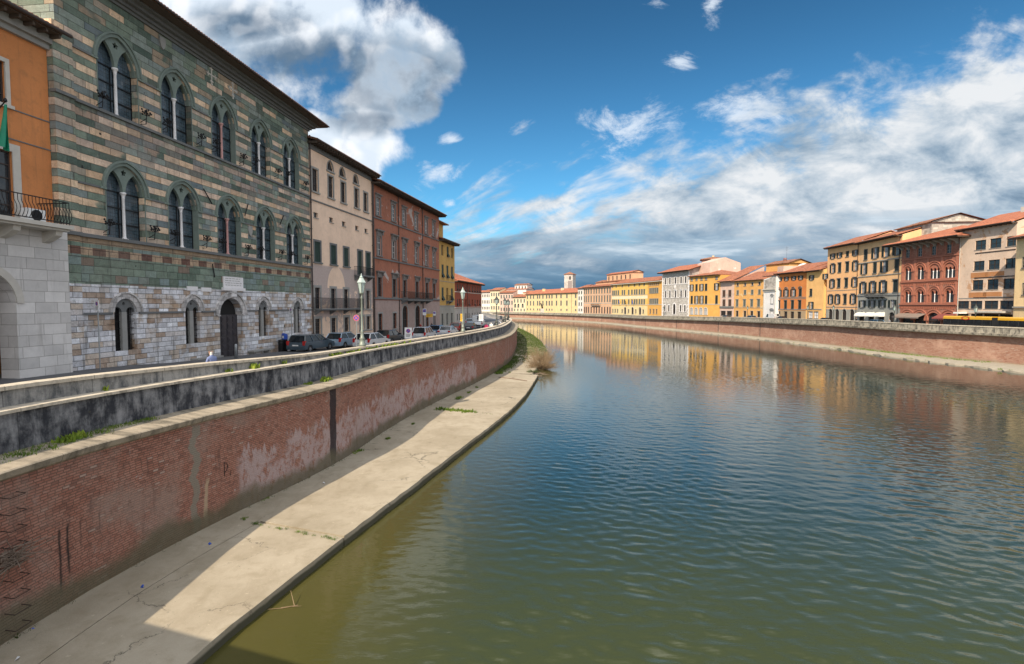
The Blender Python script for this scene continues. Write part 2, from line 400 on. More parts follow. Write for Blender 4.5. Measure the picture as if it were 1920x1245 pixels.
def m_stained(name, pale=(.26,.26,.265), black=(.036,.038,.045), a=.38, b_=.58, sc=1.0):
    """weathered concrete with black runs of soot and lichen"""
    m, n, b = newmat(name, .9, 0, .2); uv = n.coord('UV'); s_ = n.sep(uv)
    v = n.comb(n.m('MULTIPLY', s_[0], 1.5*sc), n.m('MULTIPLY', s_[1], .45), 0)
    st = n.noise(v, 1.5, 9, .7, .25); g = n.noise(uv, .9, 7, .7, .3); f = n.noise(uv, 16, 5, .7)
    jn = n.m('FRACT', n.m('DIVIDE', s_[0], 2.6)); jl = n.smooth(n.m('ABSOLUTE', n.m('SUBTRACT', jn, .5)), .494, .499)
    c = n.mix(n.smooth(n.m('ADD', n.m('MULTIPLY', st, .6), n.m('MULTIPLY', g, .4)), a, b_), pale, black)
    c = n.mix(n.m('MULTIPLY', n.smooth(n.noise(uv, 2.4, 8, .7), .60, .72), .6), c, (.10,.085,.05))
    c = n.mix(n.m('MULTIPLY', jl, .7), c, (.02,.02,.02))
    c = n.vm('SCALE', c, sc=n.m('ADD', .65, n.m('MULTIPLY', f, .7)))
    n.put(b.inputs['Base Color'], c); n.put(b.inputs['Normal'], n.bump(n.m('ADD', f, g), .5, .02)); return m
def m_water():
    m, n, b = newmat('river_water', .02, 0, .5); b.inputs['IOR'].default_value = 1.52
    co = n.coord(); s_ = n.sep(co)
    g = n.noise(co, .035, 4, .5)
    c = n.mix(n.smooth(g, .35, .65), (.012,.027,.024), (.020,.033,.024))
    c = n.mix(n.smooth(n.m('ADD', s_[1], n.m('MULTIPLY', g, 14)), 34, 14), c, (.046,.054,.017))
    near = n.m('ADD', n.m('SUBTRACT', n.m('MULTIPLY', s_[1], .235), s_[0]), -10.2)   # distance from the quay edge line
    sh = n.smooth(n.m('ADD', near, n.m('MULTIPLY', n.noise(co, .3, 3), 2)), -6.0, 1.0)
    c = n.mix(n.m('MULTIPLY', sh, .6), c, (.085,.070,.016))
    n.put(b.inputs['Base Color'], c)
    v1 = n.vm('MULTIPLY', n.vm('ADD', co, n.comb(n.m('MULTIPLY', s_[1], .22), 0, 0)), (.75, 1.7, 1)); v2 = n.vm('MULTIPLY', co, (.55, 1.1, 1))
    w1 = n.noise(v1, .95, 4, .58, .15); w2 = n.noise(v2, .42, 3, .5, .2); w3 = n.noise(v1, 3.2, 4, .55, .1)
    calm = n.m('ADD', .35, n.m('MULTIPLY', n.smooth(n.noise(co, .022, 3), .35, .62), .8))
    calm = n.m('MULTIPLY', calm, n.m('ADD', n.m('SUBTRACT', .8, n.m('MULTIPLY', n.smooth(s_[1], 35, 100), .58)), n.m('MULTIPLY', n.smooth(s_[1], 55, 15), 1.0)))
    inside = n.m('MULTIPLY', n.smooth(s_[1], 128, 70), n.m('MULTIPLY', n.smooth(s_[0], -9, -7), n.smooth(s_[1], 8, 10)))
    h = n.m('MULTIPLY', n.m('ADD', n.m('MULTIPLY', n.m('ADD', w1, n.m('MULTIPLY', w2, .6)), n.m('SUBTRACT', 1, inside)), n.m('MULTIPLY', w3, .16)), calm)
    n.put(b.inputs['Normal'], n.bump(h, 1.0, .055)); return m
def m_palace():
    m, n, b = newmat('striped_stone', .85, 0, .25); co = n.coord(); s_ = n.sep(co)
    x = n.m('ADD', s_[0], s_[1]); z = s_[2]
    big = n.noise(co, .5, 5, .62); med = n.noise(co, 2.2, 7, .66, .3); fine = n.noise(co, 16, 5, .65)
    def greens(r): return n.ramp(r, [(0, (.062,.088,.072)), (.3, (.115,.150,.120)), (.55, (.160,.200,.155)), (.8, (.195,.228,.205)), (1, (.10,.13,.145))])
    def tans(r): return n.ramp(r, [(0, (.46,.31,.20)), (.4, (.60,.44,.30)), (.75, (.50,.38,.30)), (1, (.26,.23,.18))])
    row, c, r1, r2, j = blocks(n, x, z, .375, 1.15, .7)
    odd = n.m('MODULO', n.m('ABSOLUTE', row), 2)
    stripe = n.mix(n.smooth(n.m('ADD', odd, n.m('MULTIPLY', n.m('SUBTRACT', r2, .5), .45)), .45, .5), greens(r1), tans(r1))
    pur = n.m('MULTIPLY', n.smooth(n.m('ABSOLUTE', n.m('SUBTRACT', z, PZ+9.2)), 1.3, .5), .6)
    stripe = n.mix(n.m('MULTIPLY', pur, n.smooth(r2, .35, .5)), stripe, (.15,.12,.115))
    # upper zone: large green blocks, scattered tan
    up = n.mix(n.smooth(r2, .84, .86), greens(r1), (.27,.21,.15))
    cc = n.mix(n.m('MULTIPLY', n.smooth(z, PZ+13.85, PZ+13.9), n.smooth(r2, .12, .14)), stripe, up)
    cc = n.mix(n.m('MULTIPLY', n.smooth(n.noise(co, .55, 3), .50, .62), n.smooth(r2, .5, .52)), cc, greens(r1))
    # green belt
    row2, c2, q1, q2, j2 = blocks(n, x, z, .42, .85, .5)
    belt = n.ramp(q1, [(0, (.095,.13,.10)), (.5, (.165,.21,.165)), (1, (.155,.20,.195))])
    belt = n.mix(n.smooth(q2, .93, .95), belt, (.17,.13,.10))
    inb = n.m('MULTIPLY', n.m('GREATER_THAN', z, PZ+1.06), n.m('LESS_THAN', z, PZ+3.15))
    cc = n.mix(inb, cc, belt)
    chk = n.m('MULTIPLY', n.m('GREATER_THAN', z, PZ+2.55), n.m('LESS_THAN', z, PZ+2.95))
    xc = n.m('FLOOR', n.m('DIVIDE', x, .8)); pc = n.m('MODULO', n.m('ABSOLUTE', xc), 2)
    cc = n.mix(chk, cc, n.mix(n.m('GREATER_THAN', pc, .5), n.mix(n.white(xc, 2), (.10,.05,.04), (.15,.085,.06)), (.33,.235,.16)))
    tl = n.m('MULTIPLY', n.m('GREATER_THAN', z, PZ+3.15), n.m('LESS_THAN', z, PZ+3.62))
    cc = n.mix(tl, cc, (.29,.21,.14))
    # pale marble patchwork of the ground storey
    row3, c3, t1, t2, j3 = blocks(n, x, z, .29, .72, .9)
    base = n.ramp(t1, [(0, (.30,.20,.13)), (.14, (.46,.37,.29)), (.26, (.50,.47,.46)), (.40, (.56,.57,.61)), (.66, (.44,.45,.49)), (.88, (.72,.74,.78))])
    base.node.color_ramp.interpolation = 'CONSTANT'
    base = n.mix(.28, base, (.42,.39,.37))
    base = n.mix(n.smooth(n.noise(co, .8, 5, .6), .54, .64), base, n.vm('MULTIPLY', base, (.72,.62,.52)))
    cc = n.mix(n.m('LESS_THAN', z, PZ+1.06), cc, base)
    jj = n.m('ADD', n.m('MULTIPLY', j, n.m('GREATER_THAN', z, PZ+3.15)), n.m('ADD', n.m('MULTIPLY', j2, inb), n.m('MULTIPLY', j3, n.m('LESS_THAN', z, PZ+1.06))))
    cc = n.mix(n.m('MULTIPLY', jj, .55), cc, (.05,.045,.04))
    cc = n.vm('SCALE', cc, sc=n.m('ADD', .40, n.m('MULTIPLY', med, 1.30)))
    cc = n.vm('SCALE', cc, sc=n.m('ADD', .62, n.m('MULTIPLY', fine, .80)))
    cc = n.mix(n.m('MULTIPLY', n.smooth(n.noise(co, 4.2, 8, .72, .8), .56, .66), .45), cc, (.22,.21,.18))
    cc = n.mix(n.m('MULTIPLY', n.smooth(big, .55, .72), .35), cc, (.12,.12,.105))
    strk = n.noise(n.comb(n.m('MULTIPLY', x, 2), 0, n.m('MULTIPLY', z, .15)), 1.6, 7, .68)
    cc = n.mix(n.m('MULTIPLY', n.smooth(strk, .52, .70), .6), cc, (.06,.058,.05))
    cc = n.mix(n.m('MULTIPLY', n.smooth(n.noise(co, .16, 3), .45, .62), .22), cc, (.20,.18,.15))
    cc = n.mix(n.smooth(n.noise(co, 1.9, 2, .5), .735, .745), cc, (.02,.02,.02))
    n.put(b.inputs['Base Color'], n.vm('SCALE', cc, sc=1.2))
    n.put(b.inputs['Normal'], n.bump(n.m('ADD', n.m('ADD', n.m('ADD', med, n.m('MULTIPLY', fine, .5)), n.m('MULTIPLY', jj, -.7)), n.m('MULTIPLY', n.m('ADD', r1, t1), .4)), 1.0, .05)); return m
def m_ashlar(name, c, h=.45, w=1.1, var=.2, jd=(.10,.09,.08)):
    m, n, b = newmat(name, .88, 0, .25); co = n.coord(); s_ = n.sep(co)
    row, cc_, r1, r2, j = blocks(n, n.m('ADD', s_[0], s_[1]), s_[2], h, w, .4)
    med = n.noise(co, 2, 7, .68, .3); f = n.noise(co, 15, 5, .6); big = n.noise(co, .4, 4)
    cc = n.vm('SCALE', c, sc=n.m('ADD', 1-var, n.m('MULTIPLY', r1, 2*var)))
    cc = n.vm('SCALE', cc, sc=n.m('ADD', .6, n.m('MULTIPLY', n.m('ADD', med, big), .42)))
    cc = n.mix(n.m('MULTIPLY', j, .6), cc, jd)
    strk = n.noise(n.comb(n.m('MULTIPLY', s_[0], 2), 0, n.m('MULTIPLY', s_[2], .2)), 1.5, 7, .68)
    cc = n.mix(n.m('MULTIPLY', n.smooth(strk, .54, .72), .4), cc, jd)
    n.put(b.inputs['Base Color'], cc); n.put(b.inputs['Normal'], n.bump(n.m('ADD', med, n.m('MULTIPLY', j, -1)), .5, .02)); return m
def m_gothic():
    m, n, b = newmat('red_terracotta', .88, 0, .2); co = n.coord(); s_ = n.sep(co)
    row, c, r1, r2, j = blocks(n, n.m('ADD', s_[0], s_[1]), s_[2], .12, .4, .1)
    med = n.noise(co, 1.6, 7, .68); big = n.noise(co, .35, 4)
    cc = n.mix(r1, (.25,.085,.055), (.37,.15,.10)); cc = n.mix(n.m('MULTIPLY', j, .5), cc, (.16,.10,.08))
    cc = n.mix(n.m('MULTIPLY', n.smooth(big, .45, .65), .5), cc, (.33,.20,.15))
    cc = n.vm('SCALE', cc, sc=n.m('ADD', .6, n.m('MULTIPLY', med, .8)))
    n.put(b.inputs['Base Color'], cc); n.put(b.inputs['Normal'], n.bump(med, .5, .03)); return m
def m_shutter(name, c):
    m, n, b = newmat(name, .6, 0, .35); co = n.coord(); s_ = n.sep(co)
    w = n.m('SINE', n.m('MULTIPLY', s_[2], 2*math.pi/.11))
    f = n.noise(co, 3, 5)
    cc = n.vm('SCALE', c, sc=n.m('ADD', .6, n.m('MULTIPLY', f, .8)))
    n.put(b.inputs['Base Color'], cc); n.put(b.inputs['Normal'], n.bump(w, .7, .02)); return m
def m_glass(name, c=(.02,.028,.035), rough=.08, lead=False):
    m, n, b = newmat(name, rough, 0, .6); co = n.coord()
    f = n.noise(co, .9, 2); c2 = n.vm('SCALE', c, sc=n.m('ADD', .5, n.m('MULTIPLY', n.noise(co, 1.7, 3), 1.2)))
    nrm = n.bump(f, .25, .08)
    if lead:
        s_ = n.sep(co)
        gx = n.m('ABSOLUTE', n.m('SUBTRACT', n.m('FRACT', n.m('DIVIDE', s_[0], .16)), .5)); gz = n.m('ABSOLUTE', n.m('SUBTRACT', n.m('FRACT', n.m('DIVIDE', s_[2], .20)), .5))
        g = n.smooth(n.m('MAXIMUM', gx, gz), .43, .46); c2 = n.mix(g, c2, (.012,.012,.012))
        cell = n.white(n.m('FLOOR', n.m('DIVIDE', s_[0], .16)), n.m('FLOOR', n.m('DIVIDE', s_[2], .20)))
        c2 = n.mix(n.m('MULTIPLY', cell, .35), c2, (.07,.10,.12))
        n.put(b.inputs['Roughness'], n.m('ADD', .1, n.m('MULTIPLY', cell, .35)))
    n.put(b.inputs['Base Color'], c2); n.put(b.inputs['Normal'], nrm); return m
def m_paint(name, c):
    m, n, b = newmat(name, .28, .25, .5); b.inputs['Coat Weight'].default_value = .6; b.inputs['Coat Roughness'].default_value = .05
    f = n.noise(n.coord(), 3, 3); n.put(b.inputs['Base Color'], n.vm('SCALE', c, sc=n.m('ADD', .9, n.m('MULTIPLY', f, .2)))); return m
def m_grass(name, a=(.045,.085,.015), c=(.12,.16,.03)):
    m, n, b = newmat(name, .8, 0, .2); co = n.coord()
    n.put(b.inputs['Base Color'], n.mix(n.smooth(n.noise(co, 2.2, 5, .7), .3, .7), a, c)); return m
PZ = 4.3     # local z of the camera's level in the striped palace (its base stands at -4.3)
# ------------------------------------------------------------------ river edges
def catmull(P, step=1.5):
    out = []
    P = [Vector(p) for p in P]
    for i in range(len(P)-1):
        p0 = P[max(i-1, 0)]; p1 = P[i]; p2 = P[i+1]; p3 = P[min(i+2, len(P)-1)]
        n = max(1, min(40, int((p2-p1).length/step)))
        for k in range(n):
            t = k/n
            out.append(.5*((2*p1)+(p2-p0)*t+(2*p0-5*p1+4*p2-p3)*t*t+(3*p1-p0-3*p2+p3)*t**3))
    out.append(P[-1]); return out
class Curve:
    """a bank line in plan; side=+1: land lies to the left of the direction of travel"""
    def __init__(s, pts, side, step=1.5):
        s.p = catmull(pts, step); s.side = side; s.s = [0]
        for a, b in zip(s.p, s.p[1:]): s.s.append(s.s[-1]+(b-a).length)
        s.n = []
        for i in range(len(s.p)):
            t = (s.p[min(i+1, len(s.p)-1)]-s.p[max(i-1, 0)]).normalized()
            s.n.append(Vector((-t.y, t.x))*side)
    def off(s, i, n, z): q = s.p[i]+s.n[i]*n; return (q.x, q.y, z)
    def near_y(s, Y):                                     # station where the line passes depth Y
        for i in range(len(s.p)-1):
            if s.p[i].y <= Y <= s.p[i+1].y:
                t = (Y-s.p[i].y)/max(1e-6, s.p[i+1].y-s.p[i].y); return i, t
        return len(s.p)-2, 1.
    def at_y(s, Y, n=0):
        i, t = s.near_y(Y); q = s.p[i].lerp(s.p[i+1], t)+s.n[i]*n; tv = s.p[i+1]-s.p[i]
        return q, math.atan2(tv.y, tv.x), s.s[i]+t*(s.s[i+1]-s.s[i])
def loft(cv, i0, i1, sec, name, mat, parent=None, zoff=0, smooth=False):
    """sec(i, Y) -> [(n, z)...]; UV u = length along the bank, v = real height or running width"""
    mb = MB()
    for i in range(i0, i1):
        A_, B_ = sec(i), sec(i+1)
        for k in range(len(A_)-1):
            a, b, c, d = cv.off(i, *A_[k]), cv.off(i+1, *B_[k]), cv.off(i+1, *B_[k+1]), cv.off(i, *A_[k+1])
            uu = lambda j, q: (cv.s[j], q[1]+abs(q[0])*.7)
            f = (0,1,2,3) if cv.side < 0 else (3,2,1,0)
            uvs = [uu(i, A_[k]), uu(i+1, B_[k]), uu(i+1, B_[k+1]), uu(i, A_[k+1])]
            if cv.side > 0: uvs = uvs[::-1]
            mb.add([a,b,c,d], [f], [uvs], smooth)
    return mb.build(name, mat, parent)

LC = Curve([(-12.7,-14),(-12.75,-4),(-12.7,6),(-12.62,13.3),(-12.15,17.2),(-11.1,21.6),(-9.95,25.5),(-9.1,29.5),(-8.7,33.5),(-7.75,40),(-6.1,48),(-4.3,55.5),
            (-2.1,66.3),(-.4,78),(.45,92),(1.0,110),(.9,128),(-.6,152),(-5,188),(-14,237),(-60,300),(-250,350),(-1500,600)], 1)
RC = Curve([(78,-10),(75.5,30),(73,55),(71,74),(68,89),(66.4,111),(63,151),(51.5,214),(44,254),(24,306),(2,345),(-21,372),(-60,396),(-200,440),(-700,520),(-1500,760)], -1, 3)
z1t = lerp_tab([(0,-2.15),(16,-2.27),(22,-2.42),(28,-2.62),(36,-2.83),(50,-2.97),(90,-3.05),(160,-3.3),(400,-3.6)])
z2t = lerp_tab([(0,-2.8),(15,-2.86),(28,-2.95),(36,-3.05),(43,-3.14),(50,-3.16),(90,-3.24),(400,-3.8)])
zlt = lerp_tab([(0,-4.05),(15,-4.1),(36,-4.2),(60,-4.35),(90,-4.5),(400,-4.7)])
capR = lerp_tab([(0,-3.15),(74,-3.2),(111,-3.12),(151,-3.5),(214,-4.35),(345,-4.8),(900,-4.8)])

def s_at(u, v, z):                    # distance along the near wall at a pixel of its face
    k = (u-960)/FPX; i = min(range(len(LC.p)), key=lambda j: abs(LC.p[j].x/LC.p[j].y-k) if 8 < LC.p[j].y < 95 else 9)
    a, b = LC.p[i], LC.p[i+1]; ka, kb = a.x/a.y, b.x/b.y; return LC.s[i]+(LC.s[i+1]-LC.s[i])*(k-ka)/(kb-ka)
marks = dict(wash=(s_at(440, 968, ZQ), s_at(893, 720, ZQ)), washtop=-6.0, foot=-7.75,
             runs=[(s_at(345, 1015, ZQ)+.2, .17, -8.3, -4.4, (.22,.20,.16), 1.3), (s_at(366, 990, ZQ)+.3, .10, -8.3, -6.6, (.40,.30,.20), .5),
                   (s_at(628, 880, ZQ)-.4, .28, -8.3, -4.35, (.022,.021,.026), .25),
                   (s_at(98, 1150, ZQ), .05, -8.0, -6.2, (.02,.02,.02), .1), (s_at(112, 1140, ZQ), .05, -7.6, -6.15, (.02,.02,.02), .12), (s_at(135, 1125, ZQ), .02, -7.1, -6.2, (.03,.02,.02), .1),
                   (s_at(170, 1103, ZQ), .02, -6.9, -6.2, (.03,.02,.02), .1), (s_at(953, 668, ZQ), .12, -8.3, -4.6, (.42,.36,.32), .1)])
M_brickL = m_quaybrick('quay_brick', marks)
M_brickR = m_quaybrick('far_quay_brick', dict(foot=-8.2,
                       runs=[(s, .25, -8.5, -4.2, (.16,.11,.09), .2) for s in (150, 171, 197, 222, 246, 270, 300)]), far=True)
M_stain = m_stained('stained_concrete')
M_cap = m_stained('cap_stone', (.52,.46,.37), (.16,.14,.115), .46, .70, 1.3)
M_capd = m_stained('ledge_stone', (.34,.29,.22), (.10,.09,.07), .42, .66, 1)
M_capR = m_stained('parapet_stone', (.36,.33,.27), (.09,.085,.075), .42, .62, 1)
M_slab = m_slab(); M_asph = m_asphalt(); M_water = m_water()
M_pave = m_ashlar('paving', (.26,.24,.22), 50, .9, .1)
M_conc = plain('rough_concrete', (.30,.27,.215), .92, 0, .35, 3, .5, spec=.2)
M_concw = m_stained('parapet_face_stone', (.33,.32,.30), (.07,.075,.08), .42, .64, 1.4)

iL = [i for i, p in enumerate(LC.p) if p.y < 420 and p.x > -400][-1]
iR = [i for i, p in enumerate(RC.p) if p.x > -600][-1]
Ylim = 330
# near river wall: one thing, with its ledge, retaining face and parapet as parts
wallL = empty('river_wall', (-12.7, 10, ZQ), label='long curved river wall of red brick under a black-stained parapet, on the near bank', cat='wall')
def PL(o): o.parent = wallL; o.location = tuple(-Vector(wallL.location)); return o
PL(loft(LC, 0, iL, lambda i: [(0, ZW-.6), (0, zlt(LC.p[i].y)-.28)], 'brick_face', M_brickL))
jag = [rnd.uniform(-.05, .05) for _ in range(len(LC.p)+2)]
PL(loft(LC, 0, iL, lambda i: [(0, zlt(LC.p[i].y)-.28), (-.14+jag[i], zlt(LC.p[i].y)-.2), (-.2+jag[i], zlt(LC.p[i].y)-.03), (-.16+jag[i], zlt(LC.p[i].y)), (1.15, zlt(LC.p[i].y)+.08)], 'ledge', M_capd))
PL(loft(LC, 0, iL, lambda i: [(1.15, zlt(LC.p[i].y)+.05), (1.18, z2t(LC.p[i].y)-.1)], 'retaining_face', M_stain))
PL(loft(LC, 0, iL, lambda i: [(1.18, z2t(LC.p[i].y)-.1), (1.06, z2t(LC.p[i].y)-.09), (1.06, z2t(LC.p[i].y)), (1.62, z2t(LC.p[i].y)+.01)], 'lower_coping', M_cap))
PL(loft(LC, 0, iL, lambda i: [(1.60, z2t(LC.p[i].y)), (1.62, z1t(LC.p[i].y)-.13)], 'parapet_face', M_concw))
PL(loft(LC, 0, iL, lambda i: [(1.62, z1t(LC.p[i].y)-.13), (1.52, z1t(LC.p[i].y)-.12), (1.52, z1t(LC.p[i].y)-.01), (1.55, z1t(LC.p[i].y)), (1.98, z1t(LC.p[i].y)), (2.02, z1t(LC.p[i].y)-.02), (2.02, z1t(LC.p[i].y)-.13), (1.95, z1t(LC.p[i].y)-.13)], 'coping', M_cap))
PL(loft(LC, 0, iL, lambda i: [(1.95, z1t(LC.p[i].y)-.13), (1.95, zroad(LC.p[i].y)-.4)], 'parapet_back', M_concw))

# far river wall
wallR = empty('far_river_wall', (71, 74, ZQ), label='long red brick river wall with a pale stone parapet along the far bank', cat='wall')
def PR(o): o.parent = wallR; o.location = tuple(-Vector(wallR.location)); return o
PR(loft(RC, 0, iR, lambda i: [(0, ZW-.6), (.05, capR(RC.p[i].y)-1.45)], 'brick_face', M_brickR))
PR(loft(RC, 0, iR, lambda i: [(.05, capR(RC.p[i].y)-1.45), (-.85, capR(RC.p[i].y)-1.30), (-.92, capR(RC.p[i].y)-1.0), (-.42, capR(RC.p[i].y)-.98)], 'cornice', M_capR))
PR(loft(RC, 0, iR, lambda i: [(-.42, capR(RC.p[i].y)-.98), (-.42, capR(RC.p[i].y)-.14)], 'parapet_face', M_capR))
PR(loft(RC, 0, iR, lambda i: [(-.42, capR(RC.p[i].y)-.14), (-.5, capR(RC.p[i].y)-.13), (-.5, capR(RC.p[i].y)), (.12, capR(RC.p[i].y)), (.12, zroad2(RC.p[i].y)-.3)], 'coping', M_cap))
# stone toe ledge along the foot of the far wall
ledge = lerp_tab([(0, 9.5), (62, 7.6), (74, 6.0), (89, 4.6), (105, 2.4), (130, 2.0), (214, 3.0), (345, 2.5)])
jr = [rnd.uniform(-.5, .5) for _ in range(len(RC.p)+2)]
jz = [rnd.uniform(-.12, .05) for _ in range(len(RC.p)+2)]
RCf = Curve([tuple(p) for p in RC.p if p.y > -12 and p.x > -100], -1, .9)
jr = [rnd.uniform(-.55, .35) for _ in range(len(RCf.p)+2)]; jz = [rnd.uniform(-.16, .04) for _ in range(len(RCf.p)+2)]
tag(loft(RCf, 0, len(RCf.p)-1, lambda i: [(-ledge(RCf.p[i].y)+jr[i], ZW-.7), (-ledge(RCf.p[i].y)+jr[i]+.12, ZQ-.1+jz[i]), (-ledge(RCf.p[i].y)*.5, ZQ+.02), (.1, ZQ+.1)], 'far_quay_path', M_conc), kind='structure')

# near walkway: slabs with open joints
outer = catmull([(-8.4,-14),(-8.1,4),(-7.75,12),(-7.35,14.2),(-6.25,18.8),(-4.75,24.5),(-3.3,30.2),(-.6,40.9),(1.37,51.2),(3.15,64.6)], .8)
def xo(Y):
    for a, b in zip(outer, outer[1:]):
        if a.y <= Y <= b.y: return a.x+(b.x-a.x)*(Y-a.y)/(b.y-a.y)
    return outer[-1].x
def slab(name, yi0, yo0, yi1, yo1, dz, xcut=1.45):
    """slab between two slanting joints, from the groove beside the wall to the water edge"""
    mb = MB(); n = 36
    top = []
    for k in range(n+1):
        t = k/n; yi = yi0+(yi1-yi0)*t; yo = yo0+(yo1-yo0)*t
        pi = LC.at_y(yi, -xcut)[0]; po = Vector((xo(yo)+rnd.uniform(-.03, .03), yo)); top.append((pi, po))
    for (a, b), (c, d) in zip(top, top[1:]):
        q = 4
        for j in range(q):
            m0, m1, m2, m3 = a.lerp(b, j/q), a.lerp(b, (j+1)/q), c.lerp(d, (j+1)/q), c.lerp(d, j/q)
            mb.quad((m0.x,m0.y,ZQ+dz), (m1.x,m1.y,ZQ+dz), (m2.x,m2.y,ZQ+dz), (m3.x,m3.y,ZQ+dz))
        mb.quad((b.x+.02,b.y,ZW-.8), (d.x+.02,d.y,ZW-.8), (d.x,d.y,ZQ+dz), (b.x,b.y,ZQ+dz))
        mb.quad((c.x,c.y,ZW-.8), (a.x,a.y,ZW-.8), (a.x,a.y,ZQ+dz), (c.x,c.y,ZQ+dz))
    for (a, b), s_ in ((top[0], 1), (top[-1], -1)): mb.quad((a.x,a.y,ZW-.8),(b.x,b.y,ZW-.8),(b.x,b.y,ZQ+dz),(a.x,a.y,ZQ+dz))
    return tag(mb.build(name, M_slab), kind='structure')
slab('walkway', -13, -13, 20.9, 19.2, 0)
slab('walkway.001', 20.98, 19.26, 43.4, 41.4, .03)
slab('walkway.002', 43.5, 41.5, 66.5, 64.6, 0)
tag(loft(LC, 0, [i for i, p in enumerate(LC.p) if p.y < 68][-1], lambda i: [(-1.42, ZW), (-1.42, ZQ+.0), (-.2, ZQ+.055), (.1, ZQ+.10)], 'walkway_inner_strip', M_slab), kind='structure')
tag(loft(LC, [i for i, p in enumerate(LC.p) if p.y > 66][0], [i for i, p in enumerate(LC.p) if p.y < 104][-1],
    lambda i: [(-4.9+.03*(LC.p[i].y-66), ZW-.1), (-4.6+.03*(LC.p[i].y-66), ZQ-.02), (-.2, ZQ+.04)], 'walkway_far', M_slab), kind='structure')

# water, land, roads
def river():
    """one water sheet: a fine rippled grid on the stretch that is seen close, plain sheets round it"""
    import numpy as np
    x0, x1, y0, y1 = -9.0, 74.0, 8.0, 128.0
    xs = np.arange(x0, x1+.01, .125)
    ys = [y0]
    while ys[-1] < y1: ys.append(ys[-1]+.085+.0022*max(0, ys[-1]-10))
    ys[-1] = y1; ys = np.array(ys); X, Y = np.meshgrid(xs, ys)
    g = np.random.default_rng(4); H = np.zeros_like(X)
    def band(n, l0, l1, k, spread, main):
        out = np.zeros_like(X)
        for _ in range(n):
            lam = l0*(l1/l0)**g.random(); th = main+g.normal(0, spread); q = 2*math.pi/lam; ph = g.random()*6.283
            ph2 = q*(X*math.cos(th)+Y*math.sin(th))+ph+.9*np.sin(X*.21*math.cos(ph)+Y*.17*math.sin(ph)+ph)
            s = np.sin(ph2); out += .84*k*lam*(s+.28*np.cos(2*ph2))
        return out
    def patchy(sc, seed):
        r = np.random.default_rng(seed); o = np.zeros_like(X)
        for _ in range(9):
            a = r.random()*6.283; q = sc*(.5+r.random()*1.5); o += np.sin(X*q*math.cos(a)+Y*q*math.sin(a)+r.random()*6.283)
        return np.clip(.5+o/5.0, 0, 1)
    wind = .45+.75*patchy(.10, 2); wind2 = .35+.9*patchy(.16, 5)
    H = band(24, .8, 1.6, .00105, .45, 1.20)*wind+band(46, .34, .80, .0027, .55, 1.08)*wind2
    calm = 1/(1+np.exp(-(X-(Y*.235-10.2)-5.0)/1.6))                      # smooth water in the lee of the walkway
    far = np.clip((y1-Y)/105, 0, 1)
    edge = np.clip(np.minimum.reduce([X-x0, x1-X, Y-y0, y1-Y])/1.5, 0, 1)
    Z = ZW+H*(.22+.78*calm)*(.10+.90*far**1.5)*edge
    ny, nx = X.shape; co = np.stack([X, Y, Z], -1).reshape(-1, 3)
    idx = np.arange(nx*ny).reshape(ny, nx); q = np.stack([idx[:-1, :-1], idx[:-1, 1:], idx[1:, 1:], idx[1:, :-1]], -1).reshape(-1, 4)
    out = [(-1800,-300),(600,-300),(600,1500),(-1800,1500)]; inn = [(x0,y0),(x1,y0),(x1,y1),(x0,y1)]
    b = len(co); co = np.concatenate([co, [(x, y, ZW) for x, y in out+inn]])
    extra = np.array([(b+i, b+(i+1) % 4, b+4+(i+1) % 4, b+4+i) for i in range(4)]); q = np.concatenate([q, extra])
    me = bpy.data.meshes.new('water'); me.vertices.add(len(co)); me.vertices.foreach_set('co', co.astype(np.float32).ravel())
    me.loops.add(q.size); me.loops.foreach_set('vertex_index', q.astype(np.int32).ravel()); me.polygons.add(len(q))
    me.polygons.foreach_set('loop_start', np.arange(0, q.size, 4, dtype=np.int32)); me.polygons.foreach_set('use_smooth', np.ones(len(q), dtype=bool))
    me.materials.append(M_water); me.update(); me.validate(); return tag(link('water', me), kind='structure')
river()
M_land = plain('city_ground', (.16,.145,.12), .95, 0, .3, .05)
mb = MB()
for i in range(0, len(LC.p)-1):
    a, b = LC.p[i], LC.p[i+1]
    if b.y > 238: break
    z0, z1 = zroad(a.y)-.02, zroad(b.y)-.02
    na, nb = a+LC.n[i]*1.9, b+LC.n[i+1]*1.9
    mb.quad((-1500,a.y,z0), (na.x,na.y,z0), (nb.x,nb.y,z1), (-1500,b.y,z1))
q = LC.p[i]+LC.n[i]*1.9
mb.add([(-1500,q.y,zroad(q.y)), (q.x,q.y,zroad(q.y)), (-60,300,-4.6), (-250,352,-4.7), (-1500,600,-5)], [(0,1,2,3,4)])
tag(mb.build('ground', M_land), kind='structure')
mb = MB(); prev = None
for i in range(len(RC.p)-1):
    a, b = RC.p[i]+RC.n[i]*.1, RC.p[i+1]+RC.n[i+1]*.1
    if b.y > 345: mb.quad((b.x,b.y,-5.8), (a.x,a.y,-5.8), (a.x,2400,-5.8), (b.x,2400,-5.8))
    else: mb.quad((b.x,b.y,zroad2(b.y)-.02), (a.x,a.y,zroad2(a.y)-.02), (1500,a.y,zroad2(a.y)-.02), (1500,b.y,zroad2(b.y)-.02)); last = b
mb.quad((last.x,last.y,-5.8),(1500,last.y,-5.8),(1500,2400,-5.8),(last.x,2400,-5.8))
tag(mb.build('far_ground', M_land), kind='structure')
def roadstrip(name, cv, i0, i1, n0, n1, zf, mat, dz, kerb=0):
    return tag(loft(cv, i0, i1, lambda i: ([(n0, zf(cv.p[i].y)-.03)] if kerb else [])+[(n0, zf(cv.p[i].y)+dz), (n1, zf(cv.p[i].y)+dz)], name, mat), kind='structure')
i238 = [i for i, p in enumerate(LC.p) if p.y < 238][-1]
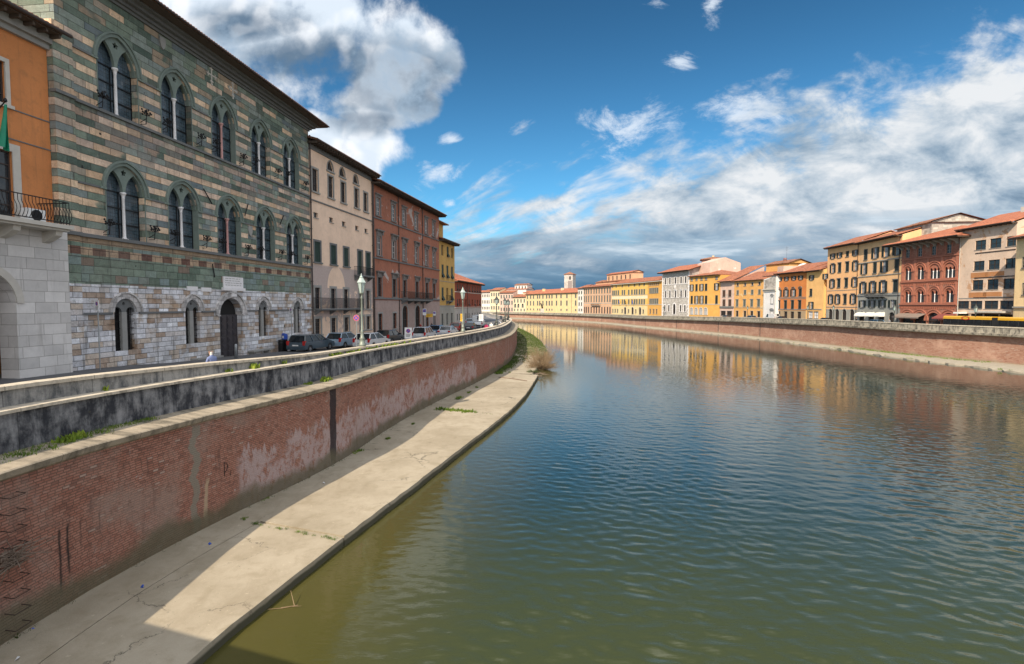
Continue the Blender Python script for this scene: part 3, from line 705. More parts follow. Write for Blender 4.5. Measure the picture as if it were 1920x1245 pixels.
roadstrip('road', LC, 0, i238, 3.2, 12, zroad, M_asph, .01)
roadstrip('pavement', LC, 0, i238, 1.94, 3.2, zroad, M_pave, .0)
mb = MB()
for i in range(0, i238):                                      # kerb of the riverside pavement
    a, b, c, d = LC.off(i, 1.94, zroad(LC.p[i].y)+.13), LC.off(i+1, 1.94, zroad(LC.p[i+1].y)+.13), LC.off(i+1, 3.2, zroad(LC.p[i+1].y)+.12), LC.off(i, 3.2, zroad(LC.p[i].y)+.12)
    mb.add([d,c,b,a,(d[0],d[1],d[2]-.14),(c[0],c[1],c[2]-.14)], [(0,1,2,3),(4,5,1,0)])
tag(mb.build('pavement_kerb', M_pave), kind='structure')
iRr = [i for i, p in enumerate(RC.p) if p.y < 372][-1]
roadstrip('far_road', RC, 0, iRr, 1.6, 9, zroad2, M_asph, .01)
# bridge the camera stands on (behind and below the frame; throws the shadow across the walkway)
def bridge():
    e = Vector((2.85,-1.0,0)).normalized(); n = Vector((e.y,-e.x,0))          # n points away from the view
    if n.y > 0: n = -n
    P0 = Vector((-12.2, 4.95, 0)); P1 = P0+e*95; P00 = P0-e*14
    mb = MB()
    def bx(a, b, w0, w1, z0, z1):
        q = [a+n*w0, b+n*w0, b+n*w1, a+n*w1]
        mb.add([(v.x,v.y,z0) for v in q]+[(v.x,v.y,z1) for v in q], [(3,2,1,0),(4,5,6,7),(0,1,5,4),(1,2,6,5),(2,3,7,6),(3,0,4,7)])
    bx(P00, P1, 0, .35, -2.4, -1.0); bx(P00, P1, .35, 11, -3.4, -1.75)
    o = mb.build('bridge', M_conc); tag(o, 'stone bridge with a low parapet crossing the river behind the viewpoint', 'bridge')
bridge()
# ------------------------------------------------------------------ building kit
M_stone = plain('grey_stone', (.27,.265,.25), .8, 0, .25, 2.5, .3)
M_stoned = plain('dark_stone', (.135,.14,.14), .8, 0, .3, 2.5, .3)
M_stonel = plain('pale_stone', (.50,.47,.42), .8, 0, .2, 2.5, .3)
M_marble = plain('white_marble', (.72,.70,.70), .55, 0, .14, 3, .1)
M_pinkm = plain('pink_marble', (.50,.27,.25), .55, 0, .2, 4, .1)
M_green = plain('green_stone', (.16,.20,.175), .85, 0, .3, 3, .4)
M_glass = m_glass('window_glass'); M_glassb = m_glass('bright_glass', (.10,.13,.15), .12); M_lead = m_glass('leaded_glass', (.045,.070,.090), .12, True)
M_curtain = plain('pale_curtain_glass', (.42,.43,.44), .25, 0, .25, 1.2)
M_iron = plain('wrought_iron', (.018,.018,.02), .5, .5, .3, 5)
M_wood = plain('dark_wood', (.045,.026,.018), .6, 0, .35, 5, .3)
M_woodw = plain('white_joinery', (.55,.55,.53), .5, 0, .1, 5)
M_eave = plain('eave_timber', (.075,.055,.042), .85, 0, .3, 4, .3)
M_shg = m_shutter('green_shutter', (.022,.045,.036)); M_shd = m_shutter('grey_green_shutter', (.10,.115,.10)); M_shb = m_shutter('brown_shutter', (.075,.04,.028))
M_roof = m_roof('roof_tiles'); M_roofd = m_roof('weathered_roof_tiles', (.27,.125,.075), (.08,.06,.04)); M_roofb = m_roof('bright_roof_tiles', (.40,.135,.07), (.28,.10,.06))
M_dark = plain('dark_interior', (.012,.011,.011), .9, 0, .2, 2)
M_white = plain('white_paint', (.75,.75,.74), .5, 0, .06, 4)
M_pipe = plain('copper_downpipe', (.06,.045,.04), .5, .3, .3, 4)

class Facade:
    def __init__(s, p0, p1, zb):
        s.p0, s.p1 = Vector(p0), Vector(p1); s.e = (s.p1-s.p0); s.W = s.e.length; s.e.normalize(); s.zb = zb
        s.n = Vector((-s.e.y, s.e.x)); s.rz = math.atan2(s.e.y, s.e.x)
    def px(s, u, v=600, dy=0):
        r = ray(u, v); o = s.p0+s.n*dy
        k = (o.dot(s.n))/(r.x*s.n.x+r.y*s.n.y)
        P = Vector((r.x*k, r.y*k)); return (P-s.p0).dot(s.e), r.z*k-s.zb
    def x(s, u, dy=0, z=None):
        v = 600
        if z is not None:
            for _ in range(5):
                x, zc = s.px(u, v, dy); q = s.p0+s.e*x; v += (zc-z)*FPX/max(5, q.y)
        return s.px(u, v, dy)[0]
    def z(s, u, v, dy=0): return s.px(u, v, dy)[1]
    def world(s, x, y, z): q = s.p0+s.e*x+s.n*y; return Vector((q.x, q.y, z+s.zb))

def wall_mesh(Wd, H, D, ops, mat, x0=0, z0=-.6, thick=.28, yfront=0, name='wall', sides=True):
    mb = MB()
    rd = lambda t: round(t, 4)
    ops = [(rd(max(x0+.01, o['x']-o['w']/2)), rd(min(Wd-.01, o['x']+o['w']/2)), rd(o['z0']), rd(min(H-.02, o['z1'])), o.get('rise', 0)) for o in ops]
    xs = sorted({x0, Wd} | {o[0] for o in ops} | {o[1] for o in ops}); zs = sorted({z0, H} | {o[2] for o in ops} | {o[3] for o in ops})
    y = yfront
    for i in range(len(xs)-1):
        run = None
        for k in range(len(zs)-1):
            cx, cz = (xs[i]+xs[i+1])/2, (zs[k]+zs[k+1])/2
            hole = any(o[0] < cx < o[1] and o[2] < cz < o[3] for o in ops)
            if hole:
                if run is not None: mb.quad((xs[i],y,run),(xs[i+1],y,run),(xs[i+1],y,zs[k]),(xs[i],y,zs[k])); run = None
            elif run is None: run = zs[k]
        if run is not None: mb.quad((xs[i],y,run),(xs[i+1],y,run),(xs[i+1],y,zs[-1]),(xs[i],y,zs[-1]))
    for a, b, c, d, r in ops:
        t = y+thick
        if r:
            m = (a+b)/2; P = arch_pts((b-a)/2, r, 10, m, d-r); h = len(P)//2
            mb.add([(a,y,d)]+[(p[0],y,p[1]) for p in P[:h+1]], [(0, j, j+1) for j in range(1, h+1)])
            mb.add([(b,y,d)]+[(p[0],y,p[1]) for p in P[h:]], [(0, j, j+1) for j in range(1, len(P)-h)])
            out = [(a,c)]+P+[(b,c)]
        else: out = [(a,c),(a,d),(b,d),(b,c)]
        for (xa, za), (xb, zb_) in zip(out, out[1:]+out[:1]): mb.quad((xa,y,za),(xb,y,zb_),(xb,t,zb_),(xa,t,za))
    if sides:
        mb.quad((x0,y,z0),(x0,y,H),(x0,D,H),(x0,D,z0)); mb.quad((Wd,y,z0),(Wd,D,z0),(Wd,D,H),(Wd,y,H))
        mb.quad((x0,D,z0),(x0,D,H),(Wd,D,H),(Wd,D,z0)); mb.quad((x0,y+.3,H-.01),(Wd,y+.3,H-.01),(Wd,D,H-.01),(x0,D,H-.01))
    return mb.mesh(name, mat)

WCACHE = {}
def win_meshes(st, w, h, rise, fr, sh, gl, sw, lin, bars, jm):
    """parts of one window, origin at the middle of its sill line on the facade plane"""
    key = (st, round(w,2), round(h,2), round(rise,2), fr and fr.name, sh and sh.name, gl.name, sw, lin, bars, jm.name)
    if key in WCACHE: return WCACHE[key], key
    w2 = w/2; P = {}
    f = MB()
    if fr and sw:
        zt = h-rise
        f.box(-w2-sw, -w2, -.05, .03, -.0, zt); f.box(w2, w2+sw, -.05, .03, -.0, zt)
        if rise: arc_band(f, w2, rise, sw, -.05, .03, 0, zt)
        else: f.box(-w2-sw, w2+sw, -.052, .03, zt, zt+sw)
        f.box(-w2-sw-.08, w2+sw+.08, -.14, .05, -.14, 0)
        if lin == 1: f.box(-w2-sw-.12, w2+sw+.12, -.22, .0, h+sw+.10, h+sw+.24); f.box(-w2-sw-.02, w2+sw+.02, -.10, .0, h+sw, h+sw+.10)
        if lin == 2:
            f.box(-w2-sw-.12, w2+sw+.12, -.22, .0, h+sw+.22, h+sw+.32); f.box(-w2-sw-.02, w2+sw+.02, -.06, .0, h+sw, h+sw+.22)
            f.prism([(-w2-sw-.1, h+sw+.32), (w2+sw+.1, h+sw+.32), (0, h+sw+.72)], -.16, 0)
            for s_ in (-1, 1): f.box(s_*(w2+sw)-.08, s_*(w2+sw)+.08, -.18, -.0, h+sw-.1, h+sw+.22)
        if lin == 3:
            f.box(-w2-sw-.12, w2+sw+.12, -.2, .0, h+sw+.16, h+sw+.25)
            arc_band(f, w2+sw-.02, .34, .1, -.2, 0, 0, h+sw+.25)
        if lin == 4:                                                       # deep bracketed cornice
            f.box(-w2-sw-.28, w2+sw+.28, -.34, .0, h+sw+.42, h+sw+.54); f.box(-w2-sw-.2, w2+sw+.2, -.26, .0, h+sw+.34, h+sw+.42)
            f.box(-w2-sw, w2+sw, -.05, 0, h+sw, h+sw+.34)
            for s_ in (-1, 1): f.box(s_*(w2+sw-.04)-.1, s_*(w2+sw-.04)+.1, -.24, 0, h+sw-.05, h+sw+.34)
    elif sh is None or st != 'closed': f.box(-w2-.06, w2+.06, -.08, .05, -.07, 0)
    P['frame'] = (f, fr or M_stone)
    g = MB()
    if rise:
        A_ = arch_pts(w2, rise, 10, 0, h-rise); g.add([(-w2,.17,0)]+[(x,.17,z) for x, z in A_]+[(w2,.17,0)], [list(range(len(A_)+2))[::-1]])
    else: g.quad((-w2,.17,0),(w2,.17,0),(w2,.17,h),(-w2,.17,h))
    P['pane'] = (g, gl)
    if bars:
        j = MB(); t = .035
        j.box(-w2, -w2+.06, .12, .16, 0, h-rise*.8); j.box(w2-.06, w2, .12, .16, 0, h-rise*.8); j.box(-t, t, .118, .162, 0, h-.02)
        nb = max(1, int(bars))
        for k in range(1, nb+1): zz = (h-rise)*k/(nb+1) if not rise else (h-rise)*k/nb; j.box(-w2, w2, .121, .159, zz-.025, zz+.025)
        j.box(-w2, w2, .119, .161, 0, .07)
        if not rise: j.box(-w2, w2, .119, .161, h-.07, h)
        P['mullion'] = (j, jm)
    if sh:
        s_ = []
        if st == 'open':
            for k in (-1, 1):
                q = MB(); a, b = sorted((k*(w2+.02), k*(w+.02))); q.box(a, b, -.10, -.06, .02, h-.02); s_.append(q)
        elif st == 'closed':
            for k in (-1, 1):
                q = MB(); a, b = sorted((k*.012, k*w2)); q.box(a, b, .03, .08, 0, h-rise); s_.append(q)
        elif st == 'pushed':                                              # lower flaps swung outward
            for k in (-1, 1):
                q = MB(); a, b = sorted((k*.012, k*w2)); q.box(a, b, .03, .07, h*.36, h)
                q.add([(a,-.34,.05),(b,-.34,.05),(b,.03,h*.36),(a,.03,h*.36),(a,-.31,.02),(b,-.31,.02),(b,.07,h*.36),(a,.07,h*.36)],
                      [(0,1,2,3),(7,6,5,4),(0,3,7,4),(1,5,6,2),(0,4,5,1)]); s_.append(q)
        elif st == 'ajar':
            for k in (-1, 1):
                q = MB(); c, sn = math.cos(R(70)), math.sin(R(70))
                q.add([(k*w2, 0, 0), (k*(w2+w2*c), -w2*sn, 0), (k*(w2+w2*c), -w2*sn, h), (k*w2, 0, h), (k*w2+.03*k, 0, 0), (k*(w2+w2*c)+.03*k, -w2*sn, 0), (k*(w2+w2*c)+.03*k, -w2*sn, h), (k*w2+.03*k, 0, h)],
                      [(0,1,2,3),(7,6,5,4),(0,4,5,1),(1,5,6,2),(2,6,7,3)]); s_.append(q)
        P['shutter'] = (s_, sh)
    WCACHE[key] = P; return P, key
MCACHE = {}
def add_window(root, x, z0, w, h, st='glazed', rise=0, fr=None, sh=None, gl=None, sw=.16, lin=0, bars=2, jm=None, full=True, name='window', y=0):
    gl = gl or M_glass; jm = jm or M_wood
    P, key = win_meshes(st, w, h, rise, fr, sh, gl, sw, lin, bars, jm)
    if full:
        def me(k, b, m):
            kk = (key, k)
            if kk not in MCACHE: MCACHE[kk] = b.mesh(k.split('_')[0], m)
            return MCACHE[kk]
        if P['frame'][0].f: o = link(name, me('frame', *P['frame']), root, (x, y, z0))
        else: o = link(name, me('pane', *P['pane']), root, (x, y, z0)); return o
        link('pane', me('pane', *P['pane']), o)
        if 'mullion' in P: link('mullion', me('mullion', *P['mullion']), o)
        if 'shutter' in P:
            for k, b in enumerate(P['shutter'][0]): link('shutter', me('shutter_%d' % k, b, P['shutter'][1]), o)
        return o
    kk = (key, 'all')
    if kk not in MCACHE:
        mb = MB(); mats = []
        for k, (b, m) in P.items():
            mats.append(m); mb.cur = len(mats)-1
            for q in (b if isinstance(b, list) else [b]): mb.add(q.v, q.f)
        MCACHE[kk] = mb.mesh(name, mats)
    return link(name, MCACHE[kk], root, (x, y, z0))

def roof(root, W_, D, H, over=.8, slope=.3, kind='gable', mat=None, x0=0, y0=0, endover=.25, wallm=None, rafters=0, name='roof', thick=.14, gutter=True):
    mat = mat or M_roof; mb = MB(); a, b = x0-endover, W_+endover; f, k = y0-over, D+over*.6; rz = D/2+y0/2
    hz = H+slope*(rz-f); zf = H+.02
    if kind == 'gable':
        T = [(a,f,zf),(b,f,zf),(b,rz,hz),(a,rz,hz),(a,k,zf),(b,k,zf)]; F = [(0,1,2,3),(3,2,5,4)]
    elif kind == 'hip':
        hh = min((b-a)/2*.98, rz-f); q = slope*hh+zf
        ry = f+(hh); T = [(a,f,zf),(b,f,zf),(b-hh,ry,q),(a+hh,ry,q),(a,k,zf),(b,k,zf),(b-hh,max(ry,k-hh),q),(a+hh,max(ry,k-hh),q)]
        F = [(0,1,2,3),(3,2,6,7),(7,6,5,4),(1,5,6,2),(4,0,3,7)]
    else:
        hz = H+slope*(D-f); T = [(a,f,zf),(b,f,zf),(b,D,hz),(a,D,hz)]; F = [(0,1,2,3)]
    mb.add(T, F)
    n = len(T); Bt = [(p[0],p[1],p[2]-thick) for p in T]; mb.add(Bt, [tuple(reversed(q)) for q in F])
    if kind == 'hip': edges = [(0,1),(1,5),(5,4),(4,0)]
    elif kind == 'gable': edges = [(0,1),(1,2),(2,5),(5,4),(4,3),(3,0)]
    else: edges = [(0,1),(1,2),(2,3),(3,0)]
    mb.add(T+Bt, [(j,i,n+i,n+j) for i, j in edges])
    # barrel-tile ends along the eave
    nt = min(400, int((b-a)/.24)); 
    for i in range(nt):
        cx = a+.12+i*.24
        mb.add([(cx-.09,f-.03,zf),(cx-.05,f-.03,zf+.07),(cx+.05,f-.03,zf+.07),(cx+.09,f-.03,zf),(cx-.09,f+1.0,zf+slope*1.0+.01),(cx-.05,f+1.0,zf+slope+.08),(cx+.05,f+1.0,zf+slope+.08),(cx+.09,f+1.0,zf+slope+.01)],
               [(0,1,5,4),(1,2,6,5),(2,3,7,6),(3,2,1,0)])
    o = mb.build(name, mat, root)
    if kind == 'gable' and wallm:
        g = MB()
        for xx, fl in ((x0+.01, 1), (W_-.01, 0)):
            t = [(xx,y0,H-.02),(xx,D,H-.02),(xx,rz,H-.02+slope*(rz-y0))]; g.add(t, [(0,1,2) if not fl else (2,1,0)])
        g.build('gable_wall', wallm, root)
    if kind == 'shed' and wallm:
        g = MB()
        for xx, fl in ((x0+.01, 1), (W_-.01, 0)):
            t = [(xx,y0,H-.02),(xx,D,H-.02),(xx,D,H-.02+slope*(D-y0))]; g.add(t, [(0,1,2) if not fl else (2,1,0)])
        g.build('gable_wall', wallm, root)
    e = MB(); e.box(a+.02, b-.02, f+.05, y0+.0, zf-thick-.05, zf-thick-.005)
    if rafters:
        nr = int((b-a)/rafters)
        for i in range(nr+1):
            cx = a+.1+i*(b-a-.2)/max(1, nr); e.box(cx-.05, cx+.05, f+.1, y0+.02, zf-thick-.21, zf-thick-.052)
    e.build('eave_soffit', M_eave, root)
    if gutter:
        g = MB(); g.tube((a, f-.06, zf-.07), (b, f-.06, zf-.07), .07, .07, 6); g.build('gutter', M_pipe, root)
    return o
def courses(root, W_, lst, mat, name='string_course'):
    for z, h, p in lst:
        b = MB(); b.box(-.01, W_+.01, -p, .01, z, z+h); b.build(name, mat, root)
def pipe(root, x, z0, z1, y=-.12, r=.06, m=None):
    b = MB(); b.tube((x,y,z0),(x,y,z1), r, r, 8)
    z = z0+1.5
    while z < z1: b.box(x-.08,x+.08,y-.08,0,z,z+.05); z += 2.5
    return b.build('downpipe', m or M_pipe, root)
def railing(mb, x0, x1, y, z, h=.95, sp=.13, belly=0):
    mb.box(x0, x1, y-.025, y+.025, z+h-.04, z+h); mb.box(x0, x1, y-.02, y+.02, z+.06, z+.10)
    n = max(2, int((x1-x0)/sp))
    for i in range(n+1):
        cx = x0+(x1-x0)*i/n
        if belly:
            P = [(cx, y-belly*math.sin(math.pi*min(1, t*1.4))*(1-t*.2), z+.08+(h-.1)*t) for t in (0, .15, .3, .5, .7, .85, 1)]
            mb.path(P, .012, 4)
        else: mb.box(cx-.01, cx+.01, y-.01, y+.01, z+.08, z+h-.03)
def balcony(root, x0, x1, z, proj=.8, slabm=None, full=True, brackets=3, h=.95, belly=0, sp=.13):
    b = MB(); b.box(x0, x1, -proj, 0, z-.14, z); b.box(x0+.05, x1-.05, -proj+.06, 0, z-.2, z-.142)
    for i in range(brackets):
        cx = x0+.2+(x1-x0-.4)*i/max(1, brackets-1); b.prism([(-proj*.8, z-.2), (0, z-.2), (0, z-.62), (-.12, z-.6)], cx-.09, cx+.09, 'x')
    o = b.build('balcony', slabm or M_stoned, root)
    r = MB(); railing(r, x0+.04, x1-.04, -proj+.05, z, h, sp, belly)
    for xx in (x0+.04, x1-.04):
        k = max(2, int(proj/sp))
        r.box(xx-.02, xx+.02, -proj+.05, 0, z+h-.04, z+h)
        for i in range(k): yy = -proj+.05+proj*i/k; r.box(xx-.01, xx+.01, yy-.01, yy+.01, z, z+h-.03)
    r.build('railing', M_iron, o); return o
def chimney(root, x, y, z, h=1.4, w=.6, mat=None, hood=True):
    b = MB(); b.box(x-w/2, x+w/2, y-w/2, y+w/2, z, z+h); b.box(x-w/2-.06, x+w/2+.06, y-w/2-.06, y+w/2+.06, z+h, z+h+.1)
    if hood:
        for sx in (-1, 1):
            for sy in (-1, 1): b.box(x+sx*w*.4-.05, x+sx*w*.4+.05, y+sy*w*.4-.05, y+sy*w*.4+.05, z+h+.1, z+h+.35)
        b.prism([(x-w/2-.08, z+h+.35), (x+w/2+.08, z+h+.35), (x, z+h+.62)], y-w/2-.08, y+w/2+.08)
    return b.build('chimney', mat or M_brickplain, root)
M_brickplain = m_gothic(); M_brickplain.name = 'brick'
def antenna(x, y, z, h=3.0, label=''):
    b = MB(); b.tube((0,0,0),(0,0,h), .03, .02, 5)
    for k in range(3):
        zz = h*(.72+.12*k); b.tube((-.5,0,zz),(.5,0,zz), .015, .015, 4)
        for i in range(5): b.tube((-.45+.22*i,-.25,zz),(-.45+.22*i,.25,zz), .01, .01, 4)
    o = b.build('tv_antenna', M_iron, None, (x, y, z)); return tag(o, label, 'antenna', 'rooftop antennas')

def building(name, label, p0, p1, zb, ztop, D, wallm, ops, full=True, cat='building'):
    F = Facade(p0, p1, zb); root = empty(name, (p0[0], p0[1], zb), F.rz, label=label, cat=cat)
    link('wall', wall_mesh(F.W-.012, ztop, D, ops, wallm, x0=.012), root)
    for o in ops:
        k = {q: v for q, v in o.items() if q not in ('x', 'z0', 'z1', 'w')}
        add_window(root, o['x'], o['z0'], o['w'], o['z1']-o['z0'], full=full, **k)
    return F, root
def row(F, us, w, ur, vt, vb, sts=None, **k):
    """a row of openings: pixel columns us, height read at column ur"""
    z1, z0 = F.z(ur, vt), F.z(ur, vb); out = []
    for i, u in enumerate(us):
        d = dict(k); d.update(x=F.x(u, 0, (z0+z1)/2), w=w, z0=z0, z1=z1)
        if sts:
            c = sts[i % len(sts)]
            if c == 'o': d['st'] = 'open'
            elif c == 'c': d['st'] = 'closed'
            elif c == 'p': d['st'] = 'pushed'
            elif c == 'g': d['st'] = 'glazed'; d['sh'] = None
            elif c == 'w': d['st'] = 'open'; d['gl'] = M_curtain
        out.append(d)
    return out

# ------------------------------------------------------------------ striped palace
M_pal = m_palace(); M_arch = m_ashlar('old_marble_voussoirs', (.46,.44,.43), .3, .3, .3)
def striped_palace():
    p0, p1 = (-22.04, 26.56), (-19.26, 51.6); zb = -PZ
    F = Facade(p0, p1, zb); D = 16; H = 17.2+PZ
    root = empty('striped_palace', (p0[0], p0[1], zb), F.rz, label='tall medieval palace banded in green and tan stone with twin-arched windows on two floors', cat='palace')
    X = lambda u: F.x(u)
    bif = []
    for us, zs, zc, zt in (([219.5, 329.7, 418, 488, 545], 10.35, 12.95, 14.56), ([235, 343, 429, 497, 551], 3.66, 6.25, 7.70)):
        for u in us: bif.append((F.x(u, 0, (zs+zt)/2+PZ)+.06, 2.62, zs+PZ, zc+PZ, zt+PZ))
    low = [(X(u), 1.35 if u > 300 else 1.5, -2.58+PZ, -.42+PZ, .34+PZ) for u in (236, 361.6, 494, 558)]
    xd = X(433.5); ops = [dict(x=x, w=w, z0=a, z1=c, rise=c-b) for x, w, a, b, c in bif+low]
    ops.append(dict(x=xd, w=2.6, z0=-3.95+PZ, z1=.47+PZ, rise=1.2))
    link('wall', wall_mesh(F.W-.012, H, D, ops, M_pal, x0=.0, z0=0, thick=.55), root)
    # buttress of stone at the near corner
    b = MB(); b.box(-.3, .75, -.16, .4, 0, 13.6+PZ); b.build('corner_pier', M_pal, root)
    def bifora(x, w, zs, zc, zt, small=False, colm=M_marble):
        w2 = w/2; rise = zt-zc
        fr = MB()
        if not small:
            fr.box(-w2-.05, -w2, -.03, .4, 0, zc-zs); fr.box(w2, w2+.05, -.03, .4, 0, zc-zs)
            arc_band(fr, w2, rise, .17, -.05, .04, 0, zc-zs, 24); arc_band(fr, w2+.18, rise+.18, .09, -.13, .04, 0, zc-zs, 20)
            fr.box(-w2-.42, -w2-.02, -.11, .04, zc-zs-.10, zc-zs); fr.box(w2+.02, w2+.42, -.11, .04, zc-zs-.10, zc-zs)
        else:
            arc_band(fr, w2, rise, .28, -.04, .03, 0, zc-zs, 16); arc_band(fr, w2+.29, rise+.29, .08, -.14, .03, 0, zc-zs, 16)
        o = fr.build('window', M_green if not small else M_arch, root, (x, 0, zs))
        g = MB(); A_ = arch_pts(w2+.02, rise+.02, 16, 0, zc-zs); g.add([(-w2,.42,0)]+[(q[0],.42,q[1]) for q in A_]+[(w2,.42,0)], [list(range(len(A_)+2))[::-1]])
        g.build('pane', M_lead if not small else M_dark, o)
        # tracery plate
        hz = zc-zs+(.0 if not small else .0); c = .09 if not small else .16; aw = (w2-.04-c)/2; lr = rise*.74 if not small else aw
        plate = []
        for q in arch_pts(w2, rise, 20, 0, hz): plate.append(Vector((q[0], q[1], 0)))
        right = arch_pts(aw, lr, 10, c+aw, hz); leftp = arch_pts(aw, lr, 10, -c-aw, hz)
        for q in reversed(right): plate.append(Vector((q[0], q[1], 0)))
        for q in reversed(leftp): plate.append(Vector((q[0], q[1], 0)))
        loops = [plate]
        zo = hz+rise*.74 if not small else hz+rise*.62; ro = .155 if not small else .09; hole = []
        for i in range(20):
            t = 2*math.pi*i/20; rr_ = ro*(1+.28*math.cos(5*t)) if not small else ro
            hole.append(Vector((rr_*math.sin(t), zo+rr_*math.cos(t), 0)))
        loops.append(hole); allp = [p for l in loops for p in l]; tri = geometry.tessellate_polygon(loops)
        t_ = MB(); ya, yb = .10, .26; n = len(allp)
        t_.add([(p.x, ya, p.y) for p in allp]+[(p.x, yb, p.y) for p in allp], [tuple(q) for q in tri]+[(a, a2, n+a2, n+a) for l, base in ((plate, 0), (hole, len(plate))) for a, a2 in [(base+i, base+(i+1) % len(l)) for i in range(len(l))]])
        t_.build('tracery', M_green if not small else M_stoned, o)
        # slim column with base and capital
        cb = MB(); hh = zc-zs
        if small: cb.box(-.17, .17, .08, .30, 0, hh)
        else:
            cb.lathe([(.13,0),(.13,.05),(.10,.10),(.085,.16),(.075,hh-.34),(.09,hh-.32),(.075,hh-.28),(.13,hh-.10),(.16,hh-.08),(.16,hh)], 0, .18, 12)
            cb.box(-.16, .16, .06, .32, -.03, .03)
        cb.build('column', colm, o)
        if not small:
            j = MB(); 
            for s_ in (-1, 1):
                j.box(s_*(c+.02)-.02, s_*(c+.02)+.02, .37, .41, 0, hh); j.box(s_*w2-.03, s_*w2+.03, .37, .41, 0, hh)
            for zz in (hh*.33, hh*.66, hh): j.box(-w2, w2, .36, .40, zz-.03, zz+.03)
            j.build('mullion', M_iron, o)
        else:
            j = MB()
            for s_ in (-1, 1):
                for k in range(4): xx = s_*(.24+k*.11); j.box(xx-.012, xx+.012, .2, .224, 0, hh+.2)
            for k in range(6): j.box(-w2, w2, .198, .226, k*.38+.1, k*.38+.13)
            j.build('grille', M_iron, o)
        return o
    for i, q in enumerate(bif): bifora(*q, colm=(M_pinkm if i in (2, 7) else M_marble))
    for q in low: bifora(*q, small=True, colm=M_stone)
    # door
    dfr = MB(); arc_band(dfr, 1.3, 1.2, .38, -.05, .04, 0, 3.22, 18); arc_band(dfr, 1.69, 1.59, .10, -.14, .04, 0, 3.22, 18)
    dfr.box(-1.66, -1.28, -.10, .04, 3.12, 3.22); dfr.box(1.28, 1.66, -.10, .04, 3.12, 3.22)
    d = dfr.build('doorway', M_arch, root, (xd, 0, -3.95+PZ))
    dk = MB(); A_ = arch_pts(1.3, 1.2, 14, 0, 3.22); dk.add([(-1.3,.5,0)]+[(q[0],.5,q[1]) for q in A_]+[(1.3,.5,0)], [list(range(len(A_)+2))[::-1]]); dk.build('lunette', M_dark, d)
    dl = MB(); M_door = plain('door_wood', (.040,.036,.042), .5, 0, .3, 5, .2)
    for s_ in (-1, 1):
        a, b_ = sorted((s_*.02, s_*1.28)); dl.box(a, b_, .38, .46, 0, 3.2)
        for k in range(6):
            for q in range(2):
                xa = a+.08+q*.6; dl.box(xa, xa+.5, .335, .38, .12+k*.51, .52+k*.51); dl.box(xa+.1, xa+.4, .31, .335, .22+k*.51, .42+k*.51)
    dl.build('door', M_door, d)
    # string courses
    sc = MB()
    def course(z, h, p):
        c = MB(); c.box(-.72, F.W+.02, -p-.22, -.21, z, z+h) if False else c.box(.75, F.W+.02, -p, .01, z, z+h); c.box(-.34, .75, -p-.16, .01, z+.001, z+h+.001)
        c.build('string_course', M_stoned, root)
    course(10.35+PZ-.16, .15, .13); course(3.66+PZ-.20, .18, .16)
    def segs(z, h, p, xsw):
        e = [(-.0)]+[t for x, w in xsw for t in (x-w/2-.42, x+w/2+.42)]+[F.W]
        for a, b_ in zip(e[0::2], e[1::2]): c = MB(); c.box(a, b_, -p, .01, z, z+h); c.build('impost_band', M_stoned, root)
    segs(12.95+PZ-.10, .10, .08, [(q[0], q[1]) for q in bif[:5]]); segs(6.25+PZ-.10, .10, .08, [(q[0], q[1]) for q in bif[5:]])
    segs(-.42+PZ-.12, .12, .10, sorted([(q[0], q[1]-.5) for q in low]+[(xd, 2.6)]))
    # cornice and roof
    cr = MB()
    for k, (z, h, p) in enumerate(((H-.86, .16, .10), (H-.70, .18, .25), (H-.52, .18, .50), (H-.34, .2, .80))): cr.box(-.9, F.W+p, -p, .02, z, z+h)
    n = int(F.W/.55)
    cr.build('cornice', M_stoned, root)
    roof(root, F.W, D, H-.1, 1.5, .32, 'hip', M_roofd, x0=-.6, endover=1.1, rafters=0, thick=.12)
    # crosses, plaque, shields, tie irons
    def cross(u, v):
        x, z = F.px(u, v); b = MB(); h = .56
        b.box(x-.05, x+.05, -.04, .01, z-h, z+h); b.box(x-h*.85, x+h*.85, -.041, .01, z-.05, z+.05)
        for s_ in (-1, 1):
            b.box(x-.16, x+.16, -.042, .01, z+s_*.42-.04, z+s_*.42+.04); b.box(x+s_*.36-.04, x+s_*.36+.04, -.042, .01, z-.16, z+.16)
            for q in (-1, 1): b.box(x+s_*.5-.05, x+s_*.5+.05, -.04, .01, z+q*.0-.1, z+q*.0+.1)
        b.box(x-.07, x+.07, -.05, .01, z-h-.12, z-h); b.build('cross', M_stonel, root)
    cross(396, 141); cross(436, 168)
    xa, za = F.px(418, 544); xb, zb_ = F.px(454, 521)
    b = MB(); b.box(xa, xb, -.08, .01, za+.2, zb_); b.box(xa-.15, xb+.15, -.16, .01, za-.02, za+.2); b.box((xa+xb)/2-.28, (xa+xb)/2+.28, -.12, .01, za-.45, za-.02)
    pl = b.build('plaque', M_marble, root)
    t = MB(); rr = random.Random(3)
    for k in range(7):
        q = xa+.18
        while q < xb-.4:
            l = rr.uniform(.12, .4); t.box(q, min(q+l, xb-.15), -.083, -.079, za+.36+k*.16, za+.40+k*.16); q += l+.08
    t.build('inscription', M_stone, pl)
    for u, v in ((360, 541), (386, 543)):                            # two name tablets on the belt line
        x, z = F.px(u, v); b = MB(); b.box(x-.5, x+.5, -.05, .01, z-.14, z+.14); b.build('tablet', M_marble, root)
